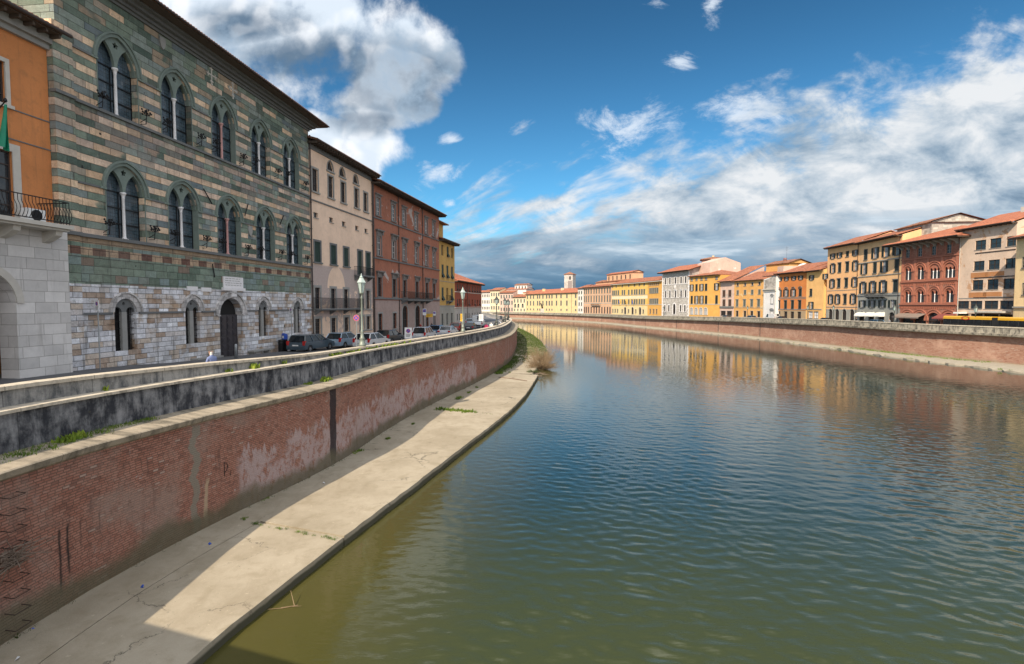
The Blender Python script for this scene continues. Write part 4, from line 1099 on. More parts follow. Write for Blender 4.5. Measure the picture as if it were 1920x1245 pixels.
    for (u, v, s_) in ((458, 441-0, 1), (303, 81, .9), (497, 178+5, .8)):
        x, z = F.px(468 if u == 458 else u, 433 if u == 458 else v); b = MB()
        b.prism([(x-.24*s_, z+.38*s_), (x+.24*s_, z+.38*s_), (x+.26*s_, z), (x+.14*s_, z-.3*s_), (x, z-.42*s_), (x-.14*s_, z-.3*s_), (x-.26*s_, z)], -.10, .01); b.build('shield', M_stone, root)
    for (ua, va, ub, vb) in ((379, 354, 395, 382), (457, 404, 463, 382), (523, 421, 530, 404), (400, 520, 396, 495)):
        x, z = F.px(ua, va); X2, Z2 = F.px(ub, vb); b = MB(); b.tube((x,-.1,z),(X2,-.1,Z2), .04, .04, 6); b.build('tie_iron', M_iron, root)
    # torch holders on the sill lines
    def torch(u, v, dy=-.30):
        x, z = F.px(u, v, dy); b = MB()
        b.tube((0,.30,-.30), (0,-.05,-.12), .02, .02, 5); b.tube((0,-.05,-.42), (0,-.10,.05), .028, .02, 6); b.tube((0,.3,-.42), (0,-.05,-.42), .018, .018, 5)
        rr = random.Random(int(u))
        for i in range(11):
            t = i/11*2*math.pi; r = .20+.07*(i % 2); px_, py_, pz_ = r*math.cos(t), -.1+r*math.sin(t)*.8, .12+.10*(i % 3)
            b.tube((0,-.1,.03), (px_,py_,pz_), .012, .012, 4); b.lathe([(.02,pz_-.02),(.05,pz_+.02),(.05,pz_+.05),(.02,pz_+.09)], px_, py_, 6)
        b.tube((0,-.1,0), (0,-.1,.40), .02, .05, 6)
        b.build('torch_holder', M_iron, root, (x, dy, z))
    for u, v in ((190, 186), (272, 219), (312, 234), (376, 262), (404, 272), (455, 299), (478, 305), (520, 325), (539, 330), (572, 348),
                 (203, 425), (288, 436), (326, 443), (386, 453), (415, 458), (464, 469), (488, 472), (527, 477), (545, 480), (575, 487)): torch(u, v)
    pipe(root, F.W+.0, 0, H-1.2, -.14, .07); pipe(root, .02-.30, 0.3, 5.0, -.26, .09, M_green)
    # stone bench by the door
    for u in (481, 380):
        x = F.x(u); b = MB(); b.box(x-1.3, x+1.3, -.55, 0, .62, .74); b.box(x-1.1, x-.9, -.45, 0, 0, .62); b.box(x+.9, x+1.1, -.45, 0, 0, .62); b.build('bench', M_stone, root)
    return F, root
FP, palace = striped_palace()

# ------------------------------------------------------------------ orange corner house with arches (nearest on the near bank)
def orange_house():
    p1 = Vector((-22.04-.03, 26.56-.02)); e = Facade((-22.04, 26.56), (-19.26, 51.6), 0).e
    p0 = p1-e*17.0; n = Vector((-e.y, e.x))
    p0 += n*.12; p1 = p1+n*.12-e*.30; zb = -3.9
    F = Facade(p0, p1, zb); H = F.z(116, 78)
    M = plaster('orange_plaster', (.56,.22,.08), (.22,.12,.06), .35, streak=.35)
    root = empty('orange_house', (p0.x, p0.y, zb), F.rz, label='orange plastered house over a pale stone arcade with long iron balcony, beside the striped palace', cat='house')
    zbal = F.z(100, 424); xw = F.x(-3); xw2 = F.x(4)
    zt1, zb1 = F.z(20, 268), zbal; ops = []
    for k in range(3):
        ops.append(dict(x=F.x(4)-k*4.2, w=1.5, z0=zbal+.05, z1=F.z(16, 283), st='glazed', fr=M_stonel, sw=.34, bars=4, jm=M_pipe))
        ops.append(dict(x=F.x(2)-k*4.2, w=1.3, z0=F.z(22, 200), z1=F.z(14, 119), st='glazed', fr=M_stonel, sw=.18, bars=3, jm=M_pipe))
    link('wall', wall_mesh(F.W, H, 12, ops, M, x0=0, z0=zbal-.2, thick=.3), root)
    for o in ops:
        k = {q: v for q, v in o.items() if q not in ('x', 'z0', 'z1', 'w')}; add_window(root, o['x'], o['z0'], o['w'], o['z1']-o['z0'], full=True, **k)
    # arcade of pale ashlar standing proud of the wall above
    MA = m_ashlar('pale_ashlar', (.56,.54,.52), .5, 1.15, .12, (.20,.18,.16))
    xe = F.x(32, -.7); xl = F.x(-60, -.7)
    za = F.z(6, 505, -.7)
    ar = [dict(x=xe-1.55-k*4.9, w=3.1, z0=.05, z1=za, rise=1.45) for k in range(3)]
    link('arcade', wall_mesh(F.W+.0, zbal-.32, 8, ar, MA, x0=0, z0=0, thick=.9, yfront=-.7), root)
    for o in ar: a = MB(); arc_band(a, 1.55, 1.45, .32, -.76, -.68, o['x'], za-1.45, 16); a.build('arch_moulding', M_stonel, root)
    b = MB(); b.box(.2, F.W-.2, 2.6, 2.7, 0, zbal-.5); b.build('arcade_back_wall', plaster('warm_inner_wall', (.38,.17,.08)), root)
    # balcony
    b = MB(); xr = F.x(141, -1.7); b.box(-.4, xr+.1, -1.75, -.0, zbal-.30, zbal-.12); b.box(-.3, xr, -1.6, -.0, zbal-.40, zbal-.302)
    for k in range(9): x = xr-.35-k*1.9; b.prism([(-1.45, zbal-.40), (-.70, zbal-.40), (-.70, zbal-.95), (-1.0, zbal-.85), (-1.4, zbal-.62)], x-.16, x+.16, 'x')
    bo = b.build('balcony', M_stonel, root)
    r = MB(); railing(r, -.3, xr, -1.62, zbal-.1, 1.05, .155, .14)
    for i in range(10): yy = -1.62+1.6*i/10; r.tube((xr, yy, zbal-.1), (xr, yy, zbal+.95), .014, .014, 4)
    r.box(xr-.02, xr+.02, -1.62, 0, zbal+.91, zbal+.95)
    r.build('railing', M_iron, bo)
    # air conditioner on the balcony
    x, z = F.px(70, 412, -.9); w = F.world(x, -.7, zbal-.1)
    ac = empty('air_conditioner', w, F.rz, label='white air conditioning unit standing on the long iron balcony of the orange house', cat='air conditioner')
    q = MB(); q.box(-.42, .42, -.18, .18, .05, .62); q.build('casing', M_white, ac)
    q = MB(); M2 = Matrix.Translation((0, -.185, .34)) @ Matrix.Rotation(R(90), 4, 'X'); q.M = M2; q.lathe([(.25,-.01),(.25,.02),(.2,.02)], 0, 0, 18); q.M = None
    q.build('fan_grille', M_iron, ac)
    q = MB(); q.box(-.38, -.28, -.15, .15, 0, .05); q.box(.28, .38, -.15, .15, 0, .05); q.build('foot', M_iron, ac)
    courses(root, F.W, [(F.z(100, 283)-.05, .05, .03), (F.z(100, 231)-.05, .05, .03)], M_stoned)
    b = MB(); b.box(0, F.W, -.35, .01, H-.55, H-.06); b.box(0, F.W, -.18, .01, H-.8, H-.55); b.build('cornice', M_stone, root)
    roof(root, F.W-.05, 12, H, .95, .34, 'gable', M_roof, x0=0, endover=.05, wallm=M, rafters=.6)
    b = MB(); b.tube((0,-1.05,H-.05),(F.W+.35,-1.0,H-.05), .09, .09, 8); b.build('gutter', M_pipe, root)
    # furled green flag from the balcony window
    x, z = F.px(10, 192, -1.3); w = F.world(x, -1.3, z)
    fl = empty('flag', w, F.rz, label='furled green flag hanging from a slanting pole on the orange house', cat='flag')
    q = MB(); q.tube((-.35, 1.2, -1.6), (0, 0, .05), .03, .025, 8); q.lathe([(.02,.0),(.07,.05),(.06,.12),(.01,.2)], 0, 0, 8); q.build('pole', M_iron, fl)
    q = MB(); rr = random.Random(5); N, Kk = 14, 16
    vs = []
    for i in range(Kk+1):
        t = i/Kk; z_ = -.08-1.75*t; ww = .08+.28*t**.8
        for j in range(N+1):
            s_ = j/N; ph = s_*9+t*1.5; vs.append((ww*(s_-.35)+.03*math.sin(ph*1.7)-.12*t, .16*math.sin(ph)*(.3+.7*t)*.7+.1*t, z_-.18*s_*t))
    fs = [(i*(N+1)+j, i*(N+1)+j+1, (i+1)*(N+1)+j+1, (i+1)*(N+1)+j) for i in range(Kk) for j in range(N)]
    q.add(vs, fs, smooth=True); mg = plain('green_cloth', (.0,.20,.11), .6, 0, .35, 2); q.build('cloth', mg, fl)
    return F, root
FO, orange = orange_house()
# block of pale render that carries the striped palace backward
def rear_wing():
    F = FP; root = empty('pale_rear_wing', F.world(-.02, 4.0, 0), F.rz, label='pale green rendered wall with a drainpipe rising above the orange roof', cat='building')
    M = plaster('pale_green_plaster', (.40,.43,.34)); b = MB(); b.box(-3.0, 0, 0, 8, 0, 26); b.build('wall', M, root)
    b = MB(); b.tube((-1.0,-.1,0),(-1.0,-.1,26), .08, .08, 8); b.build('downpipe', M_pipe, root)
rear_wing()

# ------------------------------------------------------------------ other houses on the near bank
Q1, Q2, Q3, Q4 = (-19.26, 51.6), (-16.92, 65.5), (-12.2, 90.5), (-10.56, 99.2)
def cream_house():
    F = Facade(Q1, Q2, -4.4); H = F.z(600, 281)+.32
    M = plaster('cream_plaster', (.76,.56,.42), (.30,.24,.18), .22, None, streak=.18)
    # exposed masonry low on this front
    n = NT(M.node_tree); bsd = M.node_tree.nodes['Principled BSDF']; old = bsd.inputs['Base Color'].links[0].from_socket
    co = n.coord(); s_ = n.sep(co); nz = n.noise(co, .8, 7, .7, .5); f2 = n.noise(co, 6, 6, .7)
    zz0, zz1 = 0.2, F.z(600, 497)
    dx = n.m('DIVIDE', n.m('SUBTRACT', s_[0], F.x(632)), 1.9); dz = n.m('DIVIDE', n.m('SUBTRACT', s_[2], F.z(632, 541)), 2.3)
    arch = n.smooth(n.m('ADD', n.m('MULTIPLY', dx, dx), n.m('MULTIPLY', dz, dz)), .97, 1.0)
    low = n.m('MULTIPLY', n.smooth(s_[2], zz1+.1, zz1-.1), n.smooth(n.m('ADD', nz, n.m('MULTIPLY', n.m('SUBTRACT', s_[2], 4.2), .05)), .44, .5))
    k = n.m('MULTIPLY', low, n.m('MAXIMUM', arch, n.m('LESS_THAN', s_[2], F.z(632, 541))))
    n.put(bsd.inputs['Base Color'], n.mix(n.m('MULTIPLY', k, .85), old, n.mix(f2, (.27,.20,.19), (.50,.44,.42))))
    cu = [590.5, 620, 643.5, 668.5, 685.5]; K = dict(fr=M_stone, sw=.17, bars=1)
    ops = row(F, cu, 1.02, 620, 331, 371, ['c', 'o'], st='open', **K)
    for o in ops: o.update(st='glazed', bars=2)
    ops += [dict(x=F.x(u), w=1.25, z0=F.z(620, 321.5), z1=F.z(620, 302.5), rise=.85, st='glazed', fr=M_stone, sw=.1, bars=1) for u in ()]
    for u in (619, 641.5, 667): z0_, z1_ = F.z(620, 321.5), F.z(620, 302.5); ops.append(dict(x=F.x(u, 0, z0_), w=1.25, z0=z0_, z1=z1_, rise=.85, st='glazed', fr=M_stone, sw=.1, bars=1))
    for o in ops[-3:]: o['rise'] = min(o['rise'], (o['z1']-o['z0'])*.82)
    ops += row(F, [592, 621, 644.5, 669, 686.5], .8, 621, 408, 417, None, st='glazed', bars=0)
    sm = row(F, [595, 625, 649, 675, 690], 1.1, 625, 460, 496, None, st='closed', sh=M_shg, fr=M_stoned, sw=.2, bars=0)
    sm[3]['z0'] = sm[4]['z0'] = F.z(682, 517)+.05; ops += sm
    ops += row(F, [595.5, 625, 649, 677, 690], 1.0, 625, 541, 580, None, st='glazed', fr=M_stone, sw=.24, bars=3, gl=M_glass)
    for o in ops[-5:]: o['z0'] = max(o['z0'], F.z(625, 580))
    ops += row(F, [596, 626, 650, 679, 691], 1.05, 626, 596, 624, None, st='glazed', fr=M_stone, sw=.24, bars=3)
    F, root = building('cream_house', 'tall cream house with three half-round attic windows, next to the striped palace', Q1, Q2, -4.4, H, 13, M, ops)
    courses(root, F.W, [(F.z(586, 376), .12, .09)], M_stoned)
    b = MB(); b.box(0, F.W, -.10, .01, H-.72, H-.12); b.build('frieze', M_stoned, root)
    balcony(root, F.x(588), F.x(670), F.z(600, 578)-.02, .9, M_stoned, brackets=4, sp=.12, h=1.05); balcony(root, F.x(665), F.x(692), F.z(680, 517), .8, M_stoned, brackets=2)
    roof(root, F.W, 13, H, 1.05, .30, 'gable', M_roofd, rafters=.5, wallm=M)
    pipe(root, F.W-.12, 0, H-.3); chimney(root, 6, 5, H+1.4, 1.2, .6)
    return F, root
FC, cream = cream_house()
def red_house():
    F = Facade(Q2, Q3, -4.5); H = F.z(700, 341)
    M = plaster('red_plaster', (.34,.135,.085), (.13,.07,.055), .6, patch=(.42,.36,.33), patch_amt=.60, streak=.7)
    cu = [709, 737.5, 757.5, 780, 799, 813]
    M_hood = plain('weathered_hood_stone', (.17,.155,.145), .85, 0, .35, 3, .4)
    K = dict(fr=M_hood, sw=.24, jm=M_woodw)
    ops = row(F, cu, 1.15, 709, 371, 404, None, st='glazed', lin=1, bars=3, gl=M_glassb, **K)
    ops += row(F, [711, 738.5, 758, 781, 799.5, 813.5], 1.15, 711, 443, 479, None, st='glazed', lin=4, bars=2, gl=M_glass, fr=M_hood, sw=.24, jm=M_woodw)
    ops += row(F, [712, 739.5, 759, 782, 800.5, 814], 1.15, 712, 520, 556, None, st='glazed', lin=4, bars=2, gl=M_glass, fr=M_hood, sw=.24, jm=M_wood)
    ops += row(F, [713, 740], 1.15, 713, 588, 619, None, st='glazed', fr=M_stone, sw=.2, bars=3)
    ops += row(F, [759.5, 783], 1.9, 760, 573, 628, None, st='glazed', fr=M_stone, sw=.3, bars=3, rise=.9, gl=M_dark)
    ops += row(F, [801, 814.5], 1.15, 801, 588, 617, None, st='glazed', fr=M_stone, sw=.2, bars=3)
    F, root = building('red_house', 'weathered brick-red palace with bracketed window hoods and white sashes, third along the near bank', Q2, Q3, -4.5, H, 13, M, ops)
    courses(root, F.W, [(F.z(709, 411), .16, .12), (F.z(711, 486), .18, .14), (F.z(712, 561), .22, .16)], M_stoned)
    b = MB(); b.box(-.01, F.W+.0, -.03, .0, 0, F.z(712, 566)); 
    link('ground_storey_render', wall_mesh(F.W, F.z(712, 563), 1, [dict(x=o['x'], w=o['w']+.1, z0=o['z0'], z1=min(o['z1']+.05, F.z(712, 563)-.1), rise=o.get('rise', 0)) for o in ops[-6:]], plaster('grey_pink_plaster', (.36,.27,.24), (.2,.14,.12), .5), x0=.02, z0=0, thick=.03, yfront=-.03, sides=False), root)
    balcony(root, F.x(752), F.x(800), F.z(775, 562), 1.1, M_stoned, brackets=5, h=1.1)
    roof(root, F.W, 13, H, 1.25, .28, 'gable', M_roofd, rafters=.5, wallm=M)
    pipe(root, F.x(748), 0, H-.3); pipe(root, F.x(792.5), 0, H-.3); pipe(root, .15, 0, H-.3, r=.08)
    for x in (5, 13): chimney(root, x, 5.5, H+1.5, 1.2, .6)
    return F, root
FR, red = red_house()
def ochre_house():
    F = Facade(Q3, Q4, -4.5); H = F.z(824, 448)
    M = plaster('ochre_plaster', (.52,.32,.10), (.28,.17,.08), .3, bands=[(-1, F.z(825, 574), (.33,.32,.28))])
    sh = dict(sh=M_shg, fr=None, sw=0, bars=1)
    ops = row(F, [829.5, 839.5, 848], 1.1, 829.5, 459, 479, ['c', 'p'], **sh)
    ops += row(F, [830, 839, 847.5], 1.1, 830, 496, 520, ['p'], **sh)+row(F, [830, 839, 847.5], 1.1, 830, 539, 563, ['p', 'c', 'p'], **sh)
    ops += row(F, [830, 839, 847.5], 1.1, 830, 588, 610, ['c'], **sh)
    F, root = building('ochre_house', 'narrow ochre house with green shutters, between two red houses on the near bank', Q3, Q4, -4.5, H, 12, M, ops)
    courses(root, F.W, [(F.z(825, 574), .12, .06), (F.z(825, 527), .08, .04)], M_stone)
    balcony(root, F.x(836.5), F.x(843), F.z(839, 564), .7, M_stoned, brackets=2)
    roof(root, F.W, 12, H, 1.0, .28, 'gable', M_roofd, rafters=.5, wallm=M)
    # taller part behind the front range
    zt = F.z(824, 419, 1.0)
    t = empty('tower_storey', (0, 0, 0), 0); t.parent = root
    b = MB(); b.box(.3, 5.2, 1.0, 9, H-.5, zt); b.build('upper_wall', M, t)
    b = MB(); b.box(-.2, 5.9, .1, 9.6, zt, zt+.16); b.prism([(.1, zt+.16), (9.6, zt+.16), (4.8, zt+1.3)], -.2, 5.9, 'x'); b.build('upper_roof', M_roofd, t)
    for x in (1.6, 3.9): add_window(t, x, H+.6, .9, 1.4, 'closed', sh=M_shg, y=1.0-.03)
    return F, root
ochre_house()
def brick_red_house():
    p0 = (853/1, 0); P0 = ray(853, 600); P1 = ray(903, 600); a = (P0.x/P0.y*124, 124); b_ = (P1.x/P1.y*151, 151)
    F = Facade(a, b_, -4.6); H = F.z(856, 526)
    M = plaster('dark_red_plaster', (.27,.072,.042), (.14,.06,.045), .35, bands=[(-1, F.z(860, 578), (.40,.38,.35))])
    us = [867.3, 873.6, 879.8, 885.8, 890.8, 895.5, 899.7]
    k = dict(sh=M_shb, fr=None, sw=0, bars=1)
    ops = row(F, [858, 862.5]+us, 1.15, 867.3, 534, 546, ['p'], **k)+row(F, [858, 862.5]+us, 1.15, 867.3, 561, 573, ['p', 'c'], **k)+row(F, [858, 862.5]+us, 1.1, 867.3, 588, 600, ['c'], **k)
    F, root = building('dark_red_house', 'dark red house with white string courses at the bend of the near bank', a, b_, -4.6, H, 14, M, ops)
    courses(root, F.W, [(F.z(860, 548), .16, .08), (F.z(860, 577), .16, .08)], M_stonel)
    roof(root, F.W, 14, H, .9, .42, 'hip', M_roofb, rafters=.8, endover=.7); chimney(root, 12, 5, H+2.2, 1.5, .8); pipe(root, F.x(876), 0, H-.2)
    w = F.world(8, 6, H+2.4); antenna(w.x, w.y, w.z, 4.5, 'thin television antenna on the red tiled roof at the bend')
    return F
brick_red_house()
# ------------------------------------------------------------------ far bank
YU = lerp_tab([(903,400),(919,393),(937,387),(962,379),(986,368),(1083,309),(1094,303),(1147,271),(1241,225),(1292,205),(1350,189),(1376,182),(1431,168),(1454,161),
               (1511,147),(1549,137),(1607.5,124),(1687.5,108),(1795,94.8),(1900,84.6),(1990,76)])
def fp(u, dy=0): Y = YU(u)+dy; r = ray(u, HZ); return (r.x/r.y*Y, Y)
def far(name, label, u0, u1, rows, mat, veave, rk, D=12, full=False, over=.8, slope=.32, roofm=None, roofkind='gable', cat='house', co=(), com=None, rafters=0, dy=0, dx=0, endover=.1, extra=None):
    p0, p1 = fp(u0, dy), fp(u1, dy); p0, p1 = [(p[0]*(1-dx/p[0]), p[1]*(1-dx/p[0])) for p in (p0, p1)]; zb = min(zroad2(p0[1]), zroad2(p1[1]))-.02
    F = Facade(p0, p1, zb); H = F.z((u0+u1)/2, veave, 0)
    ops = []
    for r in rows: ops += row(F, *r[:5], r[5] if len(r) > 5 else None, **({**rk, **(r[6] if len(r) > 6 else {})}))
    for o in ops: o['z0'] = max(o['z0'], .05)
    F, root = building(name, label, p0, p1, zb, H, D, mat, ops, full, cat)
    if co: courses(root, F.W, [(F.z((u0+u1)/2, v), h, p) for v, h, p in co], com or M_stone)
    if roofkind: roof(root, F.W, D, H, over, slope, roofkind, roofm or M_roof, wallm=mat, rafters=rafters, endover=endover)
    return F, root, H
def setback(F, root, x0, x1, y0, y1, z0, z1, mat, roofm=None, slope=.3, wins=0, kind='gable', name='upper_storey'):
    t = empty(name); t.parent = root
    b = MB(); b.box(x0, x1, y0, y1, z0, z1); b.build('upper_wall', mat, t)
    if kind:
        m_ = MB(); rz = (y0+y1)/2; s = slope
        o = .5; h = z1+s*(rz-y0+o)
        m_.add([(x0-o,y0-o,z1),(x1+o,y0-o,z1),(x1+o,rz,h),(x0-o,rz,h),(x0-o,y1+o,z1),(x1+o,y1+o,z1),(x0-o,y0-o,z1-.14),(x1+o,y0-o,z1-.14),(x0-o,y1+o,z1-.14),(x1+o,y1+o,z1-.14)],
               [(0,1,2,3),(3,2,5,4),(6,7,1,0),(9,8,4,5),(7,6,8,9)])
        m_.build('upper_roof', roofm or M_roof, t)
        g_ = MB(); hh = z1+s*(rz-y0)-.02
        g_.prism([(y0+.01, z1-.02), (y1-.01, z1-.02), (rz, hh)], x0+.01, x1-.01, 'x'); g_.build('upper_gable', mat, t)
    for k in range(wins):
        x = x0+(x1-x0)*(k+.5)/wins; add_window(t, x, z0+(z1-z0)*.25, min(1.0, (x1-x0)/wins*.5), (z1-z0)*.5, 'glazed', fr=None, sw=0, bars=1, full=False, y=y0-.19)
    return t
FY = plaster('far_yellow_plaster', (.66,.50,.27), (.42,.30,.14), .2, streak=.2)
FG = plaster('far_gold_plaster', (.60,.33,.09), (.40,.22,.07), .25, streak=.2)
FO_ = plaster('far_orange_plaster', (.58,.32,.11), (.42,.2,.07), .3, patch=(.58,.42,.22), patch_amt=.6, streak=.3)
FR_ = plaster('far_russet_plaster', (.50,.185,.065), (.33,.13,.07), .25, streak=.2)
FS = plaster('far_salmon_plaster', (.60,.36,.22), (.45,.27,.17), .2, streak=.2)
FW = plaster('far_white_plaster', (.62,.59,.55), (.42,.37,.31), .25, streak=.25)
FC_ = plaster('far_cream_plaster', (.62,.53,.36), (.42,.33,.22), .25, streak=.2)
FPk = plaster('far_pink_plaster', (.56,.40,.33), (.38,.25,.2), .3, patch=(.42,.33,.28), patch_amt=.58, streak=.4)
G_ = dict(st='glazed', fr=M_stonel, sw=.14, bars=1)
Sx = dict(st='closed', sh=M_shd, fr=M_stone, sw=.12, bars=0)
M_shk = m_shutter('dark_shutter', (.012,.022,.020))
Sg = dict(st='open', sh=M_shk, fr=M_stoned, sw=.05, bars=1, gl=M_curtain)
def steps(a, b, n): return [a+(b-a)*i/(n-1) for i in range(n)]

far('pale_grey_house', 'pale grey house with many small windows, farthest along the opposite bank', 903, 919, [(steps(905,917,5), .9, 910, 552, 557), (steps(905,917,5), .9, 910, 563, 569), (steps(905,917,5), .9, 910, 575, 580)], FW, 548, G_)
far('sand_house', 'sand-coloured house between the farthest pale grey house and the dusty pink one', 919.2, 937, [(steps(922,935,4), 1.1, 928, 549, 555), (steps(922,935,4), 1.1, 928, 561, 568), (steps(922,935,4), 1.1, 928, 574, 580)], FC_, 544.5, Sx)
F, r, H = far('dusty_pink_house', 'dusty pink house below a white rooftop tower, at the far bank bend', 937.2, 962, [(steps(940,960,5), 1.1, 950, 553, 559), (steps(940,960,5), 1.1, 950, 564, 571), (steps(940,960,5), 1.1, 950, 577, 583)], FPk, 549, Sx)
setback(F, r, 2, 20, 5, 14, H-1, H+2.6, FW, M_roofb); setback(F, r, 9, 20, 6, 12, H+2, H+5.6, FW, M_roofd, wins=4)
F, r, H = far('arched_cream_house', 'small cream house with round-headed windows, beside the very long yellow building', 962.2, 986, [(steps(965,983,4), 1.2, 972, 561, 567), ([966,972,980], 1.9, 972, 569.5, 576.5, None, dict(rise=.9, gl=M_dark)), (steps(965,983,4), 1.1, 972, 579, 583)], FC_, 557, Sx)
for x in (10, 14): pass
t = setback(F, r, 5, 19, 5, 12, H-.5, H+3.2, FC_, M_roofb)
for x in (9, 14): add_window(t, x, H+.8, 1.8, 1.9, 'glazed', .9, None, gl=M_dark, sw=0, bars=0, full=False, y=4.8)
F, r, H = far('long_yellow_building', 'very long pale yellow building with three rows of small shuttered windows', 986.2, 1083, 
    [([989,995,1000.5,1008,1012,1018,1025,1030,1035,1043.5,1052,1063,1079.5], 1.5, 1035, 553, 559, None), ([989,995,1000.5,1008,1012,1018,1025,1030,1035,1043.5,1052,1063,1079.5], 1.5, 1035, 564, 572.5, None, dict(st='closed')),
     ([989,995,1000.5,1008,1012,1018,1025,1030,1035,1052,1063,1079.5], 1.2, 1035, 579, 582, None)], FY, 550.2, Sx, D=16, slope=.36, endover=.6, roofm=M_roofb, cat='building')
pipe(r, F.x(1071.5), 0, H-.3, r=.1, m=M_stoned)
for x, y, m in ((18, 4, FY), (40, 5, FC_), (62, 5, FW)): chimney(r, x, y, H+1.7, 1.6, 1.4, m, False)
# bell tower
def bell_tower():
    Y = 345; u0, u1 = 1056.4, 1075.6; r0, r1 = ray(u0, HZ), ray(u1, HZ); x0, x1 = r0.x/r0.y*Y, r1.x/r1.y*Y
    F = Facade((x0+.6, Y+1.6), (x1-.8, Y-.9), -5.8); F2 = F
    H = aty(1066, 514, Y).z+5.8; root = empty('bell_tower', (x0+.6, Y+1.6, -5.8), F.rz, label='square white stone bell tower with a pyramid roof rising behind the long yellow building', cat='tower')
    Mt = m_ashlar('tower_stone', (.42,.40,.37), .5, .9, .15, (.2,.18,.16)); Mt2 = plain('tower_brick', (.23,.20,.19), .9, 0, .3, 3)
    W_ = F.W; link('wall', wall_mesh(W_, H, W_, [dict(x=W_*.68, w=1.1, z0=H-3.6, z1=H-1.3, rise=.55)], Mt, x0=0, z0=0, thick=.6), root)
    b = MB(); b.box(W_*.44, W_*.93, -.03, .0, H-11, H-4.2); b.build('brick_infill', Mt2, root)
    b = MB(); b.box(W_*.14, W_*.80, .62, .7, H-3.8, H-1.2); b.build('belfry_opening', M_dark, root)
    b = MB(); b.prism([(-.0, H-3.6),(-.0,H-1.9),(-.0,H-1.9)], 0, 0) if False else None
    b = MB(); c = W_/2; o = .45
    b.add([(-o,-o,H+.0),(W_+o,-o,H),(W_+o,W_+o,H),(-o,W_+o,H),(c,c,H+1.7),(-o,-o,H-.2),(W_+o,-o,H-.2),(W_+o,W_+o,H-.2),(-o,W_+o,H-.2)], [(0,1,4),(1,2,4),(2,3,4),(3,0,4),(5,6,1,0),(6,7,2,1),(7,8,3,2),(8,5,0,3),(8,7,6,5)]); b.build('roof', M_roofd, root)
    b = MB(); b.tube((c,c,H+1.6),(c,c,H+4.6), .06, .03, 5); b.build('lightning_rod', M_iron, root)
bell_tower()
far('narrow_white_house', 'narrow white house squeezed between the long yellow building and the salmon one', 1083.2, 1094, [([1086,1090.5], 1.0, 1088, 546, 551), ([1086,1090.5], 1.0, 1088, 556, 562), ([1086,1090.5], 1.0, 1088, 567, 573), ([1086,1090.5], 1.0, 1088, 579, 583)], FW, 540.5, dict(Sx, sh=M_shg))
u12 = [1096.3,1099.7,1103.7,1108.5,1113.9,1118.5,1123.5,1128.6,1133.8,1139,1143.8]
F, r, H = far('salmon_building', 'wide salmon building of three storeys with a set-back brick attic on its roof', 1094.2, 1147, [(u12, 1.25, 1120, 541, 550), (u12, 1.25, 1120, 554.5, 566), (u12, 1.35, 1120, 575.5, 587, None, dict(sh=M_shb))], FS, 537.5, Sx, D=15, over=1.0, slope=.22, cat='building',
    co=((553,.15,.1),(569,.3,.15),(573,.12,.1)), com=M_stonel)
balcony(r, F.x(1110), F.x(1126), F.z(1118, 572.5), .9, M_stone, brackets=3)
setback(F, r, 3, F.W+1.5, 6, 14, H-.5, H+2.8, FS, M_roofd); setback(F, r, 14.5, F.W+8, 7, 13, H+2.4, H+6.6, FS, M_roofb, wins=6)
us8 = [1149,1152,1155.5,1159.5,1167,1171,1179,1185,1190,1194,1199,1203.5,1208]
F, r, H = far('gold_building', 'long golden yellow building with a cream eave board and three arched doorways', 1147.2, 1214, [(us8[::2], .9, 1180, 533.5, 537, None, dict(st='glazed')), (us8, 1.3, 1180, 543.5, 552.5), (us8, 1.3, 1180, 561.5, 570), ([1149,1153.5,1158,1166.5,1178.5,1192,1206], 1.1, 1180, 580, 586.5, None, dict(st='glazed', sh=None)), ([1172,1186,1200], 2.0, 1180, 575.8, 589, None, dict(st='glazed', sh=None, rise=1, gl=M_dark, fr=M_stonel, sw=.2))],
    plaster('gold_banded_plaster', (.66,.42,.12), (.4,.28,.1), .2, bands=[(-1, 4.9, (.62,.50,.27)), (8.2, 9.6, (.64,.58,.42))]), 530.5, Sx, D=14, cat='building', co=((553.5,.12,.1),(572,.2,.12)), com=M_stonel, over=.9)
b = MB(); b.box(-.1, F.W+.1, -.95, -.0, H-.42, H-.13); b.build('fascia', M_stonel, r)
F, r, H = far('amber_building', 'amber end block between the long gold building and the white stone palace', 1214.2, 1241, [(steps(1219,1234,5), .9, 1226, 531, 535, None, dict(st='glazed')), (steps(1219,1233,5), 1.35, 1226, 540, 549.5), (steps(1219,1233,5), 1.35, 1226, 560, 569.5), ([1219,1225.5,1231], 1.2, 1226, 579.5, 588, None, dict(st='glazed', sh=None))], FG, 526.5, Sx, D=14, cat='building', co=((571.5,.2,.12),), com=M_stonel, over=.9)
b = MB(); b.box(-.1, F.W+.1, -.95, -.0, H-.42, H-.13); b.build('fascia', M_stonel, r)
FSt = m_ashlar('far_grey_stone', (.40,.375,.345), .35, .8, .25, (.3,.28,.25))
F, r, H = far('white_stone_palace', 'grey and white stone palace with corner quoins, framed windows and a wide overhanging roof', 1241.2, 1292, [([1248,1256,1266.5,1277,1285.5], 1.25, 1266, 520, 532), ([1248,1256,1266.5,1277,1285.5], 1.25, 1266, 545, 557.5, None, dict(lin=1)), ([1246.5,1254,1276,1284], 1.25, 1266, 572, 584, None, dict(sw=.3)), ([1264.2], 1.9, 1266, 569.5, 589, None, dict(rise=.95, sw=.45, gl=M_dark))], FSt, 509, dict(st='glazed', fr=M_marble, sw=.26, bars=2), D=17, over=1.7, slope=.30, cat='palace',
    co=((533.5,.15,.12),(558.5,.2,.14)), com=M_marble, rafters=.7, endover=1.5, roofm=M_roofb)
b = MB()
